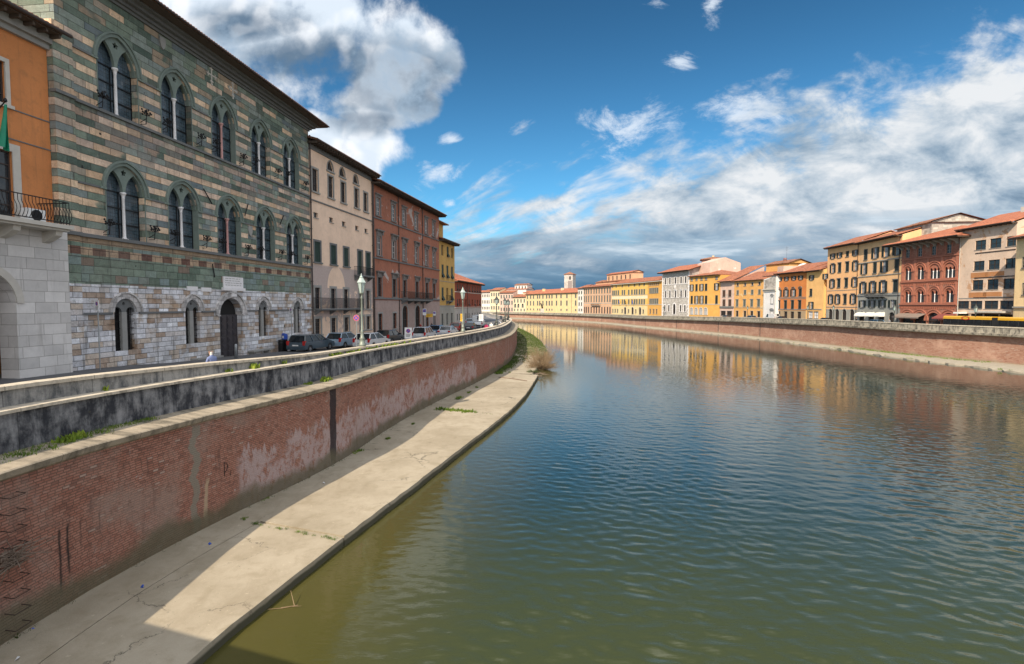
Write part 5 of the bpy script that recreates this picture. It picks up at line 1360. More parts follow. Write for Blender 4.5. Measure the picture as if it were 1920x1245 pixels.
for k in range(int(H/.7)):
    w = .9 if k % 2 else .6; b.box(-.0, w, -.09, .01, k*.7+.02, k*.7+.66); b.box(F.W-w, F.W, -.09, .01, k*.7+.02, k*.7+.66)
b.build('quoins', M_marble, r)
b = MB(); b.box(F.W-1, F.W+7, 4, 17, 0, H+2.4); b.prism([(4, H+2.4), (17, H+2.4), (10.5, H+4.4)], F.W-1, F.W+7, 'x'); b.build('rear_gable', FPk, r)
b = MB(); x, z = F.px(1266, 538); b.prism([(x-.5,z+.7),(x+.5,z+.7),(x+.5,z-.1),(x,z-.8),(x-.5,z-.1)], -.15, .01); b.build('coat_of_arms', M_marble, r)
# brick tower behind
def brick_tower():
    Y = 215; x0, x1 = ray(1317, HZ).x/ray(1317, HZ).y*Y, ray(1355, HZ).x/ray(1355, HZ).y*Y
    F = Facade((x0, Y+1), (x1, Y-1.5), -5); H = aty(1336, 485.5, Y).z+5
    root = empty('brick_tower', (x0, Y+1, -5), F.rz, label='squat square brick tower top with a low tiled cap above the roofs', cat='tower')
    b = MB(); b.box(0, F.W, 0, 7, 0, H); b.build('wall', plain('old_tower_brick', (.24,.13,.10), .9, 0, .35, 1.2, .5), root)
    b = MB(); c = F.W/2; o = .7
    b.add([(-o,-o,H),(F.W+o,-o,H),(F.W+o,7+o,H),(-o,7+o,H),(c,3.5,H+1.2),(-o,-o,H-.2),(F.W+o,-o,H-.2),(F.W+o,7+o,H-.2),(-o,7+o,H-.2)], [(0,1,4),(1,2,4),(2,3,4),(3,0,4),(5,6,1,0),(6,7,2,1),(7,8,3,2),(8,5,0,3),(8,7,6,5)]); b.build('roof', M_roofd, root)
    chimney(root, c, 3.5, H+.9, .6, .8, FC_, False)
    add_window(root, F.W*.3, H-2.2, .9, 1.1, 'glazed', gl=M_dark, sw=0, bars=0, full=False, y=-.19); add_window(root, F.W*.74, H-2.2, .9, 1.1, 'glazed', gl=M_dark, sw=0, bars=0, full=False, y=-.19)
brick_tower()
F, r, H = far('marigold_house', 'marigold house with round-headed ground floor openings, next to the white stone palace', 1292.2, 1350, [([1297,1306,1315.5,1324,1343.5], 1.1, 1315, 520.5, 525.5, None, dict(st='glazed')), ([1297,1306,1315.5,1324,1343.5], 1.2, 1315, 532.5, 545, ['w','c','w','c']), ([1297,1306,1315.5,1324,1343.5], 1.2, 1315, 554.5, 569.5, ['c','w','w','c']), ([1296.5,1305,1314,1323], 1.8, 1315, 577, 590, None, dict(st='glazed', sh=None, rise=.9, fr=M_stonel, sw=.25))], FG, 516.5, Sg, D=15, roofkind='hip', slope=.26, over=.9, co=((571,.2,.12),), com=M_stonel)
chimney(r, 8, 7, H+2, .7, .6, FW, False); chimney(r, 16, 7, H+2, .7, .6, FW, False)
F, r, H = far('mottled_pink_house', 'narrow mottled pink house with reddish window bars under a projecting roof', 1350.2, 1376, [([1357.5,1368.5], 1.5, 1362, 544, 556.5, None, dict(sh=M_shb)), ([1357.5,1368.5], 1.5, 1362, 561.5, 574, None, dict(sh=M_shb)), ([1356,1367.5], 2.6, 1362, 583, 592, None, dict(st='glazed', sh=None, gl=M_dark, bars=1))], FPk, 527.5, Sx, D=12, over=1.4, slope=.42, roofkind='shed', co=((577,.5,.35),), com=M_stoned)
F, r, H = far('apricot_house', 'patchy apricot house with small grey shutters, beside the white church front', 1376.2, 1431, [([1383.2,1397,1410.5,1424], .95, 1397, 530.5, 536, None, dict(st='glazed')), ([1383.2,1397,1410.5,1424], 1.05, 1397, 544, 552.3), ([1382.2,1396,1409.5,1422.5], 1.15, 1397, 562.5, 574.5, None, dict(lin=1)), ([1382,1396.5,1409.5,1422.5], 1.3, 1397, 583, 594, None, dict(st='glazed', sh=None, gl=M_dark))], FO_, 525.5, Sx, D=9, over=.8, slope=.34, roofkind='shed', co=((577.5,.12,.08),))
t = setback(F, r, 6, F.W+2, 7.5, 15, H+1.5, H+5.2, FO_, M_roofd); chimney(r, F.W-4, 11, H+5.5, 1.0, .7)
w = F.world(F.W-1, 9, H+5.8); antenna(w.x, w.y, w.z, 4.6, 'tall television antenna above the patchy apricot house')
# white church front
def church():
    p0, p1 = fp(1431.2, -1.5), fp(1454.4, -1.5); zb = zroad2(p1[1])-.02; F = Facade(p0, p1, zb)
    root = empty('church', (*p0, zb), F.rz, label='small white baroque church front with a curved portal, wedged between the apricot and russet houses', cat='church')
    Hl, Hr = F.z(1433, 524), F.z(1453, 516); W_ = F.W
    b = MB(); b.box(0, W_, 0, 14, 0, Hl-1.2); b.prism([(0, Hl-1.2), (W_, Hl-1.2), (W_, Hr), (0, Hl)], 0, 14); b.build('wall', plaster('white_church_plaster', (.68,.67,.66), (.5,.45,.4), .2, streak=.2), root)
    zc = F.z(1442, 543.5); b = MB(); b.box(-.1, W_+.1, -.5, 0, zc, zc+.3); b.box(-.1, W_+.1, -.25, 0, zc-.5, zc); b.box(.1, .5, -.12, 0, 0, zc-.5); b.box(W_-.5, W_-.1, -.12, 0, 0, zc-.5); b.build('entablature', M_stonel, root)
    b = MB(); b.prism([(.4, zc+.35), (W_-.2, zc+.35), (W_-.2, Hr-.2), (.4, Hl-.3)], -.05, 0); b.build('stone_pediment', m_ashlar('pediment_stone', (.36,.33,.30), .4, .8, .3), root)
    add_window(root, F.x(1447), F.z(1447, 569), 1.1, 1.9, 'glazed', .35, M_stone, gl=M_glass, sw=.3, lin=3, bars=2, full=False)
    add_window(root, F.x(1447), .05, 1.6, 2.7, 'glazed', 0, M_stone, gl=M_dark, sw=.3, lin=3, bars=1, full=False)
    b = MB(); b.prism([(F.x(1437), Hl+.1), (F.x(1454), Hl+.2), (F.x(1454), Hr+.2)], 0, 0) if False else None
    roof(root, W_, 14, Hr, .2, .02, 'shed', M_roofd)
church()
F, r, H = far('russet_house', 'russet house with open green shutters and curved window hoods, right of the white church front', 1454.6, 1511, [([1462.5,1474.8,1488.5,1501.5], 1.15, 1475, 519, 526, ['o','o','w','w']), ([1461,1474,1487.5,1500.5], 1.3, 1475, 543, 556, ['w','w','w','c'], dict(lin=3)), ([1460.5,1473,1486,1499.5], 1.25, 1475, 564, 579, ['c'], dict(lin=1)), ([1460,1473,1485.5,1498.5], 1.5, 1475, 584, 597, ['g'], dict(gl=M_dark))],
    plaster('russet_banded', (.52,.185,.055), (.33,.13,.07), .2, streak=.2, bands=[(-1, 3.2, (.36,.27,.17))]), 511, Sg, D=15, full=True, slope=.34, over=1.0, rafters=.8, co=((558,.12,.1),(560,.1,.08),(580.5,.2,.12)))
F, r, H = far('mustard_house', 'mustard yellow house with white-framed windows, left of the tall ochre apartment block', 1511.2, 1541, [([1522,1548], 1.3, 1522, 516, 525, ['o']), ([1520.5], 1.35, 1522, 541.5, 555, ['c']), ([1521,], 1.3, 1522, 566, 579.5, ['o']), ([1519.5, 1530], 2.2, 1522, 584, 597, ['g'], dict(gl=M_white))], plaster('mustard_plaster', (.78,.46,.18), (.4,.25,.1), .2, streak=.2), 507.5, Sg, D=15, full=True, slope=.34, over=1.0, rafters=.8, co=((580.5,.2,.1),))
F2, r2, H2 = far('recessed_mustard_house', 'recessed yellow house front in shadow beside the tall ochre apartment block', 1540, 1549.5, [([1547.5], 1.2, 1547, 541, 555, ['c']), ([1547.5], 1.2, 1547, 565, 580, ['g']), ([1547.5], 1.6, 1547, 585, 597, ['g'])], plaster('mustard_shade_plaster', (.55,.34,.10), (.35,.22,.1), .2), 507.5, Sg, D=12, full=True, dy=3.0, roofkind='gable')  # darker copy of the mustard plaster, shade put into its colour
setback(F, r, 1, 9.5, 6, 13, H+1.4, H+5.4, FR_, M_roofd, wins=2); chimney(r, 2, 9, H+6, 1.2, .8); chimney(r, 8, 9, H+6, 1.2, .7)
def dome():
    w = Facade(fp(1505), fp(1511), 0); P = aty(1507, 503, 160); b = MB()
    b.lathe([(2.1,-2.2),(2.1,0),(2.0,.7),(1.6,1.4),(.9,1.9),(.15,2.1)], 0, 0, 20); o = b.build('small_dome', FW, None, (P.x, P.y, P.z-.6)); tag(o, 'small pale round dome peeping over the russet house roof', 'dome')
    b = MB(); b.box(-6.8, -1.8, -1.5, 2, -3, 1.2); b.build('dome_base', FPk, o)
dome()
M16 = plaster('ochre_block_plaster', (.78,.44,.21), (.42,.26,.14), .15, streak=.2, bands=[(-1, 3.55, (.30,.30,.27))])
c16 = [1561.8,1574.5,1589,1604]
F, r, H = far('ochre_apartment_block', 'tall ochre apartment block with five rows of shuttered windows over four grey arches', 1549.2, 1607.5, [(c16, 1.2, 1561.8, 475.5, 485, ['o','o','c','o']), (c16, 1.25, 1561.8, 495.5, 511.5, ['o','c','c','o'], dict(lin=1)), ([1560.5,1573,1587,1602.5], 1.25, 1561.8, 524.5, 539.5, ['w','c','c','o'], dict(lin=1)), ([1557.8,1570.5,1584.5,1599.5], 1.25, 1558, 553.5, 569.5, ['w','w','c','w'], dict(lin=1)), ([1557.2,1569.5,1583,1597.5], 1.7, 1558, 579.5, 600, ['g'], dict(rise=.85, gl=M_dark, fr=M_stone, sw=.18, sh=None))],
    M16, 460.5, Sg, D=14, full=True, slope=.34, over=1.1, cat='apartment block', rafters=.8, co=((576,.15,.08),(544.5,.1,.06)))
pipe(r, F.W-.25, 0, H-.2)
M17 = plaster('buff_block_plaster', (.78,.47,.24), (.42,.28,.16), .15, streak=.2, bands=[(-1, 7.1, (.30,.305,.28))])
F, r, H = far('buff_apartment_block', 'buff apartment block with a central balcony, grey lower floors and three white awnings', 1607.7, 1687.5, [([1623.5,1641.5,1661.5,1682], 1.45, 1623.5, 467.5, 487, ['c','o','w','o']), ([1620.5,1640.5,1658,1681.5], 1.4, 1621, 494.5, 514, ['o','c','w','c']), ([1618.5,1636.5,1656,1679], 1.5, 1619, 530, 550, ['o','w','w','c'], dict(lin=1)), ([1617,1635,1654.5,1673.5], 1.4, 1617, 563, 576.5, ['o','w','w','o']), ([1616,1634,1653,1672], 2.1, 1616, 584, 603, ['g'], dict(rise=1.0, gl=M_dark, fr=M_stone, sw=.2, sh=None))],
    M17, 448.5, Sg, D=13, full=True, slope=.30, over=1.2, cat='apartment block', rafters=.8, co=((490,.2,.1),(517,.18,.1),(554,.25,.15)), roofkind='gable')
balcony(r, F.x(1627), F.x(1664), F.z(1640, 555.5), 1.0, M_stoned, brackets=5, h=1.05); pipe(r, F.x(1683), 0, H-.2)
setback(F, r, 8, F.W+3, 3.5, 13, H-.5, H+2.0, m_ashlar('old_wall_stone', (.40,.375,.33), .4, .8, .25), M_roofd, slope=.3)
for u in (1616, 1634, 1653):
    x = F.x(u); z = F.z(u, 585)-.05; b = MB(); nseg = 8
    for i in range(nseg):
        a, c = R(90*i/nseg), R(90*(i+1)/nseg); ya, za, yb, zb_ = -1.2*math.sin(a), .9*math.cos(a), -1.2*math.sin(c), .9*math.cos(c)
        b.quad((x-1.1, ya, z+za-.9), (x-1.1, yb, z+zb_-.9), (x+1.1, yb, z+zb_-.9), (x+1.1, ya, z+za-.9))
    for s in (-1.1, 1.1): b.add([(x+s,0,z-.9)]+[(x+s,-1.2*math.sin(R(90*i/nseg)), z-.9+.9*math.cos(R(90*i/nseg))) for i in range(nseg+1)], [(0,i,i+1) for i in range(1,nseg+1)])
    b.build('awning', plain('white_canvas', (.72,.71,.66), .8, 0, .08, 3) , r)
# red terracotta gothic palace
def gothic():
    p0, p1 = fp(1687.7), fp(1795); zb = min(zroad2(p0[1]), zroad2(p1[1]))-.02; F = Facade(p0, p1, zb); H = F.z(1745, 451)
    root = empty('red_gothic_palace', (*p0, zb), F.rz, label='red terracotta Gothic palace with pointed twin and triple windows and a deep bracketed roof', cat='palace')
    cu = [1702, 1725, 1751, 1779.5]; ops = []; tr = []
    for i, u in enumerate(cu):
        ops.append(dict(x=F.x(u, 0, F.z(1725, 473)), w=1.1, z0=F.z(1725, 481), z1=F.z(1725, 465)))
        for (va, vb, n_, w_) in ((497, 524, 3 if i > 1 else 2, 2.5 if i > 1 else 1.9), (542, 567, 2, 1.9)):
            z1, z0 = F.z(1725, va), F.z(1725, vb); ops.append(dict(x=F.x(u+(1 if n_ == 3 else 0), 0, (z0+z1)/2), w=w_, z0=z0, z1=z1, rise=w_*.52)); tr.append((F.x(u+(1 if n_ == 3 else 0), 0, (z0+z1)/2), w_, z0, z1, n_))
        ops.append(dict(x=F.x(u-1), w=3.1, z0=.05, z1=F.z(1725, 585.5), rise=1.55))
    link('wall', wall_mesh(F.W, H, 14, ops, M_brickplain, x0=.012, thick=.4), root)
    MT = plain('terracotta_moulding', (.36,.135,.085), .85, 0, .25, 4, .3)
    for o in ops[0::4]:
        add_window(root, o['x'], o['z0'], o['w'], o['z1']-o['z0'], 'glazed', fr=MT, sw=.18, bars=2, jm=M_stone)
    for x, w_, z0, z1, n_ in tr:
        rise = w_*.52; zc = z1-z0-rise; f = MB(); arc_band(f, w_/2, rise, .16, -.08, .04, 0, zc, 14); arc_band(f, w_/2+.38, rise+.42, .14, -.14, .04, 0, zc, 14)
        f.box(-w_/2-.6, -w_/2+.02, -.16, .04, zc-.16, zc); f.box(w_/2-.02, w_/2+.6, -.16, .04, zc-.16, zc); f.box(-w_/2-.3, w_/2+.3, -.2, .04, -.18, 0)
        o = f.build('window', MT, root, (x, 0, z0))
        g = MB(); A_ = arch_pts(w_/2, rise, 12, 0, zc); g.add([(-w_/2,.36,0)]+[(q[0],.36,q[1]) for q in A_]+[(w_/2,.36,0)], [list(range(len(A_)+2))[::-1]]); g.build('pane', M_glass, o)
        aw = w_/(2*n_)-.05; pl = [Vector((q[0], q[1], 0)) for q in arch_pts(w_/2, rise, 16, 0, zc)]
        for k in reversed(range(n_)):
            cx = -w_/2+w_*(k+.5)/n_
            for q in reversed(arch_pts(aw, min(aw*1.5, rise*.8), 8, cx, zc)): pl.append(Vector((q[0], q[1], 0)))
        tri = geometry.tessellate_polygon([pl]); n = len(pl); t = MB()
        t.add([(p.x,.10,p.y) for p in pl]+[(p.x,.24,p.y) for p in pl], [tuple(q) for q in tri]+[(i,(i+1)%n,n+(i+1)%n,n+i) for i in range(n)]); t.build('tracery', MT, o)
        for k in range(1, n_): cx = -w_/2+w_*k/n_; c = MB(); c.lathe([(.12,0),(.07,.12),(.065,zc-.2),(.13,zc)], cx, .17, 8); c.build('column', M_marble, o)
    for o in ops[3::4]:
        a = MB(); arc_band(a, 1.55, 1.55, .25, -.08, .04, 0, 0, 16); arc_band(a, 1.9, 2.0, .18, -.14, .04, 0, 0, 16); q = a.build('archway', MT, root, (o['x'], 0, o['z1']-1.55))
        b = MB(); b.box(-1.55, 1.55, .38, .42, -2.6, 1.5); b.build('shopfront', M_glass, q); b = MB()
        for k in range(-2, 3): b.box(k*.7-.04, k*.7+.04, .3, .378, -2.5, 0)
        b.box(-1.55, 1.55, .3, .379, -.1, .05); b.build('mullion', M_wood, q)
    b = MB()
    for v, h, p in ((485.5, .22, .2), (528.5, .25, .28), (530.5, .2, .16), (571.5, .25, .3), (573.5, .2, .16)): z = F.z(1725, v); b.box(-.02, F.W+.02, -p, .01, z, z+h)
    for v in (530.5, 573.5):
        z = F.z(1725, v)-.5; n = int(F.W/.42)
        for i in range(n): x = .21+i*.42; arc_band(b, .13, .16, .07, -.12, .01, x, z+.25, 6); b.box(x-.21-.04, x-.21+.04, -.14, .01, z, z+.28)
    b.build('corbel_table', MT, root)
    b = MB()
    for i in range(5): x = .35+i*(F.W-.7)/4; b.box(x-.22, x+.22, -.10, .01, F.z(1725, 572), F.z(1725, 486)) if i not in () else None
    b.build('pilaster', MT, root)
    for i in range(9): x = .3+i*(F.W-.6)/8; e = MB(); e.prism([(-2.1, H-.32), (0, H-.32), (0, H-1.25), (-.3, H-1.2), (-.6, H-.8), (-1.4, H-.55)], x-.13, x+.13, 'x'); e.build('eave_bracket', M_stone, root)
    roof(root, F.W, 14, H, 2.5, .33, 'hip', M_roofb, rafters=.6, endover=2.2)
    M_awn = plain('maroon_canvas', (.20,.055,.045), .8, 0, .15, 3)
    for u, m in ((1725, plain('taupe_canvas', (.22,.17,.14), .8, 0, .15, 3)), (1779, M_awn), (1700, MATS['taupe_canvas'])):
        x = F.x(u)-.2; z = F.z(1725, 591); a = MB(); a.add([(x-1.7,0,z+.35),(x+1.7,0,z+.35),(x+1.7,-1.6,z-.35),(x-1.7,-1.6,z-.35),(x-1.7,-1.6,z-.6),(x+1.7,-1.6,z-.6),(x-1.7,0,z+.3),(x+1.7,0,z+.3)], [(0,1,2,3),(3,2,5,4),(0,3,6),(1,7,2),(6,3,2,7)]); a.build('awning', m, root)
gothic()
M19 = plaster('beige_block_plaster', (.60,.46,.36), (.33,.25,.19), .25, patch=(.47,.28,.17), patch_amt=.56, streak=.35)
def beige():
    G = dict(fr=None, sw=0, bars=1, jm=M_wood)
    F, r, H = far('beige_building', 'beige post-war building with wide plain windows above a shop canopy, behind the yellow bus', 1795.2, 1900, [([1838.5,1866.5,1898.5], 2.0, 1838, 450.5, 468, ['g']), ([1835.5,1863.5,1896], 2.0, 1835, 489.5, 507, ['g']), ([1833,1861,1892.5], 2.0, 1833, 525, 543.5, ['g']), ([1806.5,1829,1858,1888], 2.5, 1829, 564, 579, ['g']), ([1806.5,1829,1858,1888], 2.6, 1829, 588, 603, ['g'], dict(gl=M_dark))],
        M19, 424, G, D=14, full=True, slope=.34, over=1.0, cat='building', rafters=.8, roofm=M_roofb, co=((559.5,.12,.06),))
    b = MB(); MO = plaster('rust_panel', (.42,.19,.08))
    for va, vb in ((473.5, 475), (512.5, 521), (549, 558)):
        z0, z1 = F.z(1830, vb), F.z(1830, va); x0 = F.x(1824)
        b.box(x0, F.W, -.08, .01, z0-.08, z0+.06)
    b.build('string_course', M_wood, r)
    b = MB()
    for u, va, vb in ((1835.5,510,521),(1863.5,510,519),(1833,547,558),(1861,547,556)):
        b.box(F.x(u)-1.9, F.x(u)+1.4, -.03, .01, F.z(1835, vb), F.z(1835, va)-.1)
    b.build('panel', MO, r)
    b = MB(); b.box(F.x(1832), F.W-.3, -1.5, 0, F.z(1850, 586), F.z(1850, 583)); b.build('canopy', M_stonel, r)
    b = MB(); b.box(F.x(1801), F.x(1812), -1.4, 0, F.z(1805, 588), F.z(1805, 585)); b.build('awning', MATS['white_canvas'], r)
    pipe(r, .2, 0, H-.2, m=M_stonel); chimney(r, 6, 8, H+2.4, 1.2, .8)
    b = MB(); b.box(F.W-5, F.W+3, 5.5, 11, H+1, H+3.1); b.build('rooftop_box', M_stonel, r)
    b = MB(); b.box(F.W-1, F.W+4, 5.4, 5.49, H+1.5, H+3.3); b.build('rooftop_screen', M_white, r)
beige()
far('pale_yellow_corner_house', 'pale yellow house standing forward of the beige building, cut by the picture edge', 1900.5, 1990, [([1925,1950], 1.4, 1940, 480, 500, ['c']), ([1925,1950], 1.4, 1940, 530, 552, ['c'])], plaster('corner_yellow_plaster', (.80,.60,.34), (.4,.3,.16), .2), 441, Sg, D=14, full=False, over=1.2, dx=2.6, co=((578,.25,.2),))
# roofs behind the far fronts
for i, (u, Y, v, w, m, lab) in enumerate(((1420, 205, 518, 14, FO_, 'ochre rear house top seen over the apricot house roof'), (1475, 195, 505, 12, FW, 'pale rear house top seen over the russet house roof'), (1225, 265, 524, 13, FC_, 'cream rear house top seen over the gold building'),
        (915, 430, 544, 22, FW, 'white rear house top at the far bend, above the pale grey house'), (1112, 325, 532, 10, FW, 'white rear house top with chimneys behind the salmon building'))):
    P = aty(u, v, Y); e = empty('rear_house', (P.x, P.y, -5.5), -1.2 if u > 1100 else -.4, label=lab, cat='house'); h = P.z+5.5
    b = MB(); b.box(-w/2, w/2, 0, 10, 0, h-2); b.build('wall', m, e)
    b = MB(); b.prism([(-.6, h-2), (10.6, h-2), (5, h)], -w/2-.5, w/2+.5, 'x'); b.build('roof', M_roofb if i % 2 else M_roof, e)
# ------------------------------------------------------------------ cars
M_tyre = plain('tyre_rubber', (.015,.015,.016), .9); M_rim = plain('alloy_rim', (.35,.36,.38), .35, .8, .1)
M_red = plain('red_lamp_lens', (.42,.015,.012), .25, 0, .1); M_lens = plain('clear_lamp_lens', (.6,.6,.6), .15, 0, .1)
M_cglass = m_glass('car_glass', (.012,.016,.020), .05); M_plate = plain('number_plate_white', (.7,.7,.68), .4); M_trim = plain('black_trim', (.02,.02,.021), .6)
CARS = 'cars parked and driving along the near bank'
def car(label, P, rz, colr, kind='hatch', L=4.1, Wd=1.72, H=1.46, group=CARS, full=True, name='parked_car'):
    root = empty(name, P, rz, label=label, cat='van' if kind == 'van' else 'car', group=group)
    mp = colr; h = L/2; ra, fa = -h+.78, h-.80; wr = .31
    def archp(c): return [(c+ (wr+.06)*math.cos(R(a)), .30+(wr+.06)*math.sin(R(a))) for a in range(180, -1, -20)]
    zb = .95 if kind != 'van' else 1.15
    low = [(-h+.03, .30)]+[p for p in archp(ra)]+archp(fa)+[(h-.05, .28), (h, .50), (h-.06, .72), (h-.9 if kind != 'van' else h-.55, zb-.02), (-h+.12, zb), (-h+.02, zb-.25), (-h, .5)]
    b = MB(); w = Wd/2
    lay = [(-w, .93, .94), (-w+.07, 1, 1), (w-.07, 1, 1), (w, .93, .94)]
    vs = []; n = len(low)
    for x, sy, sz in lay:
        for y, z in low: vs.append((x, y*(sy*.03+.97), .62+(z-.62)*sz))
    fs = []
    for k in range(3):
        for i in range(n): fs.append((k*n+i, k*n+(i+1) % n, (k+1)*n+(i+1) % n, (k+1)*n+i))
    b.add(vs, fs, smooth=False)
    poly = [Vector((y, z, 0)) for y, z in low]
    tri = geometry.tessellate_polygon([poly]); b.add(vs[:n], [tuple(q) for q in tri]); b.add(vs[3*n:], [tuple(reversed(q)) for q in tri])
    b.build('body', mp, root)
    if kind == 'hatch': g0, g1, t0, t1 = -h+.08, h-1.05, -h+.50, h-1.95
    elif kind == 'wagon': g0, g1, t0, t1 = -h+.08, h-1.15, -h+.36, h-2.0
    elif kind == 'sedan': g0, g1, t0, t1 = -h+.55, h-1.1, -h+1.15, h-1.95
    else: g0, g1, t0, t1 = -h+.05, h-.55, -h+.12, h-1.15
    wb, wt = w-.06, w-.20
    base = [(-wb,g0,zb-.03),(wb,g0,zb-.03),(wb,g1,zb-.03),(-wb,g1,zb-.03)]; top = [(-wt,t0,H-.03),(wt,t0,H-.03),(wt,t1,H-.03),(-wt,t1,H-.03)]
    g = MB(); g.add(base+top, [(0,1,5,4),(1,2,6,5),(2,3,7,6),(3,0,4,7)]); g.build('window_glass', M_cglass, root)
    r = MB(); r.add([top[0],top[1],top[2],top[3],(-wt+.08,t0+.12,H+.02),(wt-.08,t0+.12,H+.02),(wt-.08,t1-.1,H+.02),(-wt+.08,t1-.1,H+.02)], [(0,1,5,4),(1,2,6,5),(2,3,7,6),(3,0,4,7),(4,5,6,7)])
    V = [Vector(p) for p in base+top]
    for i in range(4): r.tube(V[i]*1.0, V[i+4], .045, .04, 5)
    for s in (-1, 1):
        for f_ in ((.36, .68) if kind == 'wagon' else (.45,)):
            q0 = Vector((s*(wb+.005), g0+(g1-g0)*f_, zb)); q1 = Vector((s*(wt+.005), t0+(t1-t0)*(f_-.03), H-.03)); r.tube(q0, q1, .04, .035, 4)
    if kind == 'van': 
        for s in (-1, 1): a, c = sorted((s*(wb+.005), s*(wt-.01))); r.box(a, c, g0+.02, h-1.9, zb-.05, H-.03)
        r.box(-wt, -.05, t0-.07, t0, zb, H-.1); r.box(.05, wt, t0-.07, t0, zb, zb+.35)
    r.build('roof', mp, root)
    for y in (ra, fa):
        for s in (-1, 1):
            t = MB(); t.M = Matrix.Translation((s*(w-.10), y, .31)) @ Matrix.Rotation(R(90), 4, 'Y')
            t.lathe([(.20,-.10),(.30,-.10),(.32,-.06),(.32,.06),(.30,.10),(.20,.10)], 0, 0, 16); o = t.build('wheel', M_tyre, root)
            t = MB(); t.M = Matrix.Translation((s*(w-.10), y, .31)) @ Matrix.Rotation(R(90), 4, 'Y')
            t.lathe([(.05,-.11),(.20,-.095),(.205,.095),(.05,.11)], 0, 0, 10, False); t.build('rim', M_rim, o)
    for s in (-1, 1):
        t = MB(); a, c = sorted((s*(w-.30), s*(w-.01)))
        if kind in ('wagon', 'hatch', 'van'): t.box(a if s < 0 else c-.20, a+.20 if s < 0 else c, -h-.02, -h+.22, .66, 1.02)
        else: t.box(a, c, -h-.02, -h+.2, .68, .88)
        t.build('tail_light', M_red, root)
        t = MB(); t.box(a, c, h-.16, h+.005, .58, .74); t.build('headlight', M_lens, root)
        t = MB(); a, c = sorted((s*(w-.02), s*(w+.14))); t.box(a, c, g1-.25, g1-.12, zb, zb+.14); t.build('wing_mirror', mp, root)
    t = MB(); t.box(-w+.05, w-.05, -h-.07, -h+.1, .30, .56); t.build('bumper', mp if kind != 'van' else M_trim, root)
    t = MB(); t.box(-.26, .26, -h-.085, -h-.02, .60, .71); t.build('number_plate', M_plate, root)
    return root
CP = dict(dark=m_paint('dark_blue_grey_paint', (.06,.09,.115)), silverblue=m_paint('silver_blue_paint', (.30,.40,.50)), white=m_paint('white_car_paint', (.66,.67,.68)), black=m_paint('black_car_paint', (.010,.011,.013)),
          silver=m_paint('silver_paint', (.55,.58,.62)), red=m_paint('rust_red_paint', (.30,.055,.03)), blue=m_paint('blue_car_paint', (.06,.16,.28)))
def rd(u, Y, n=0): r = ray(u, HZ); return Vector((r.x/r.y*Y, Y, zroad(Y)+.02))
def hd(Y): return LC.at_y(Y)[1]-math.pi/2
for lab, u, Y, c, k, kw in (
    ('dark blue-grey estate car, nearest of the parked cars, in front of the striped palace', 583, 46.5, 'dark', 'wagon', dict(L=4.6, H=1.48)),
    ('silver-blue hatchback parked just beyond the dark estate car', 645, 51.5, 'silverblue', 'hatch', dict(H=1.45)),
    ('white hatchback with tall red tail lights beside the nearest lamp post', 697, 50.5, 'white', 'hatch', dict(H=1.46)),
    ('black car beyond the white hatchback, in front of the red house', 730, 58.5, 'black', 'hatch', dict(H=1.46)),
    ('silver people carrier just past the white no-parking board', 796, 64, 'silver', 'wagon', dict(H=1.6, L=4.2)),
    ('dark blue car half hidden behind the silver people carrier', 821, 74, 'blue', 'hatch', dict(H=1.45)),
    ('silver saloon in front of the ochre house', 840, 72, 'silver', 'sedan', dict(L=4.3, H=1.42)),
    ('rust red car beyond the silver saloon', 856, 86, 'red', 'hatch', dict(H=1.44)),
    ('black car next to the yellow sign board', 881, 87, 'black', 'sedan', dict(L=4.4, H=1.42)),
    ('pale blue car parked far along by the dark red house', 882, 113, 'silverblue', 'hatch', {}),
    ('white delivery van driving away along the near bank', 897, 104, 'white', 'van', dict(L=5.2, Wd=2.0, H=2.35))):
    P = rd(u, Y); car(lab, P, hd(Y), CP[c], k, **kw)
def rd2(u, dY): Y = YU(u)-dY; r = ray(u, HZ); return Vector((r.x/r.y*Y, Y, zroad2(Y)+.02))
for lab, u, c, k, kw in (
    ('dark car parked in front of the ochre apartment block on the far bank', 1547, 'black', 'hatch', {}),
    ('black car in front of the russet house on the far bank', 1466, 'black', 'sedan', {}),
    ('white van in front of the white church on the far bank', 1448, 'white', 'van', dict(L=5, H=2.1)),
    ('dark blue car in front of the apricot house on the far bank', 1408, 'blue', 'hatch', {}),
    ('dark car in front of the mottled pink house on the far bank', 1362, 'dark', 'hatch', {}),
    ('blue car below the white awnings on the far bank', 1640, 'blue', 'hatch', {})):
    P = rd2(u, 7); car(lab, P, .1, CP[c], k, group='vehicles along the far bank', **kw)

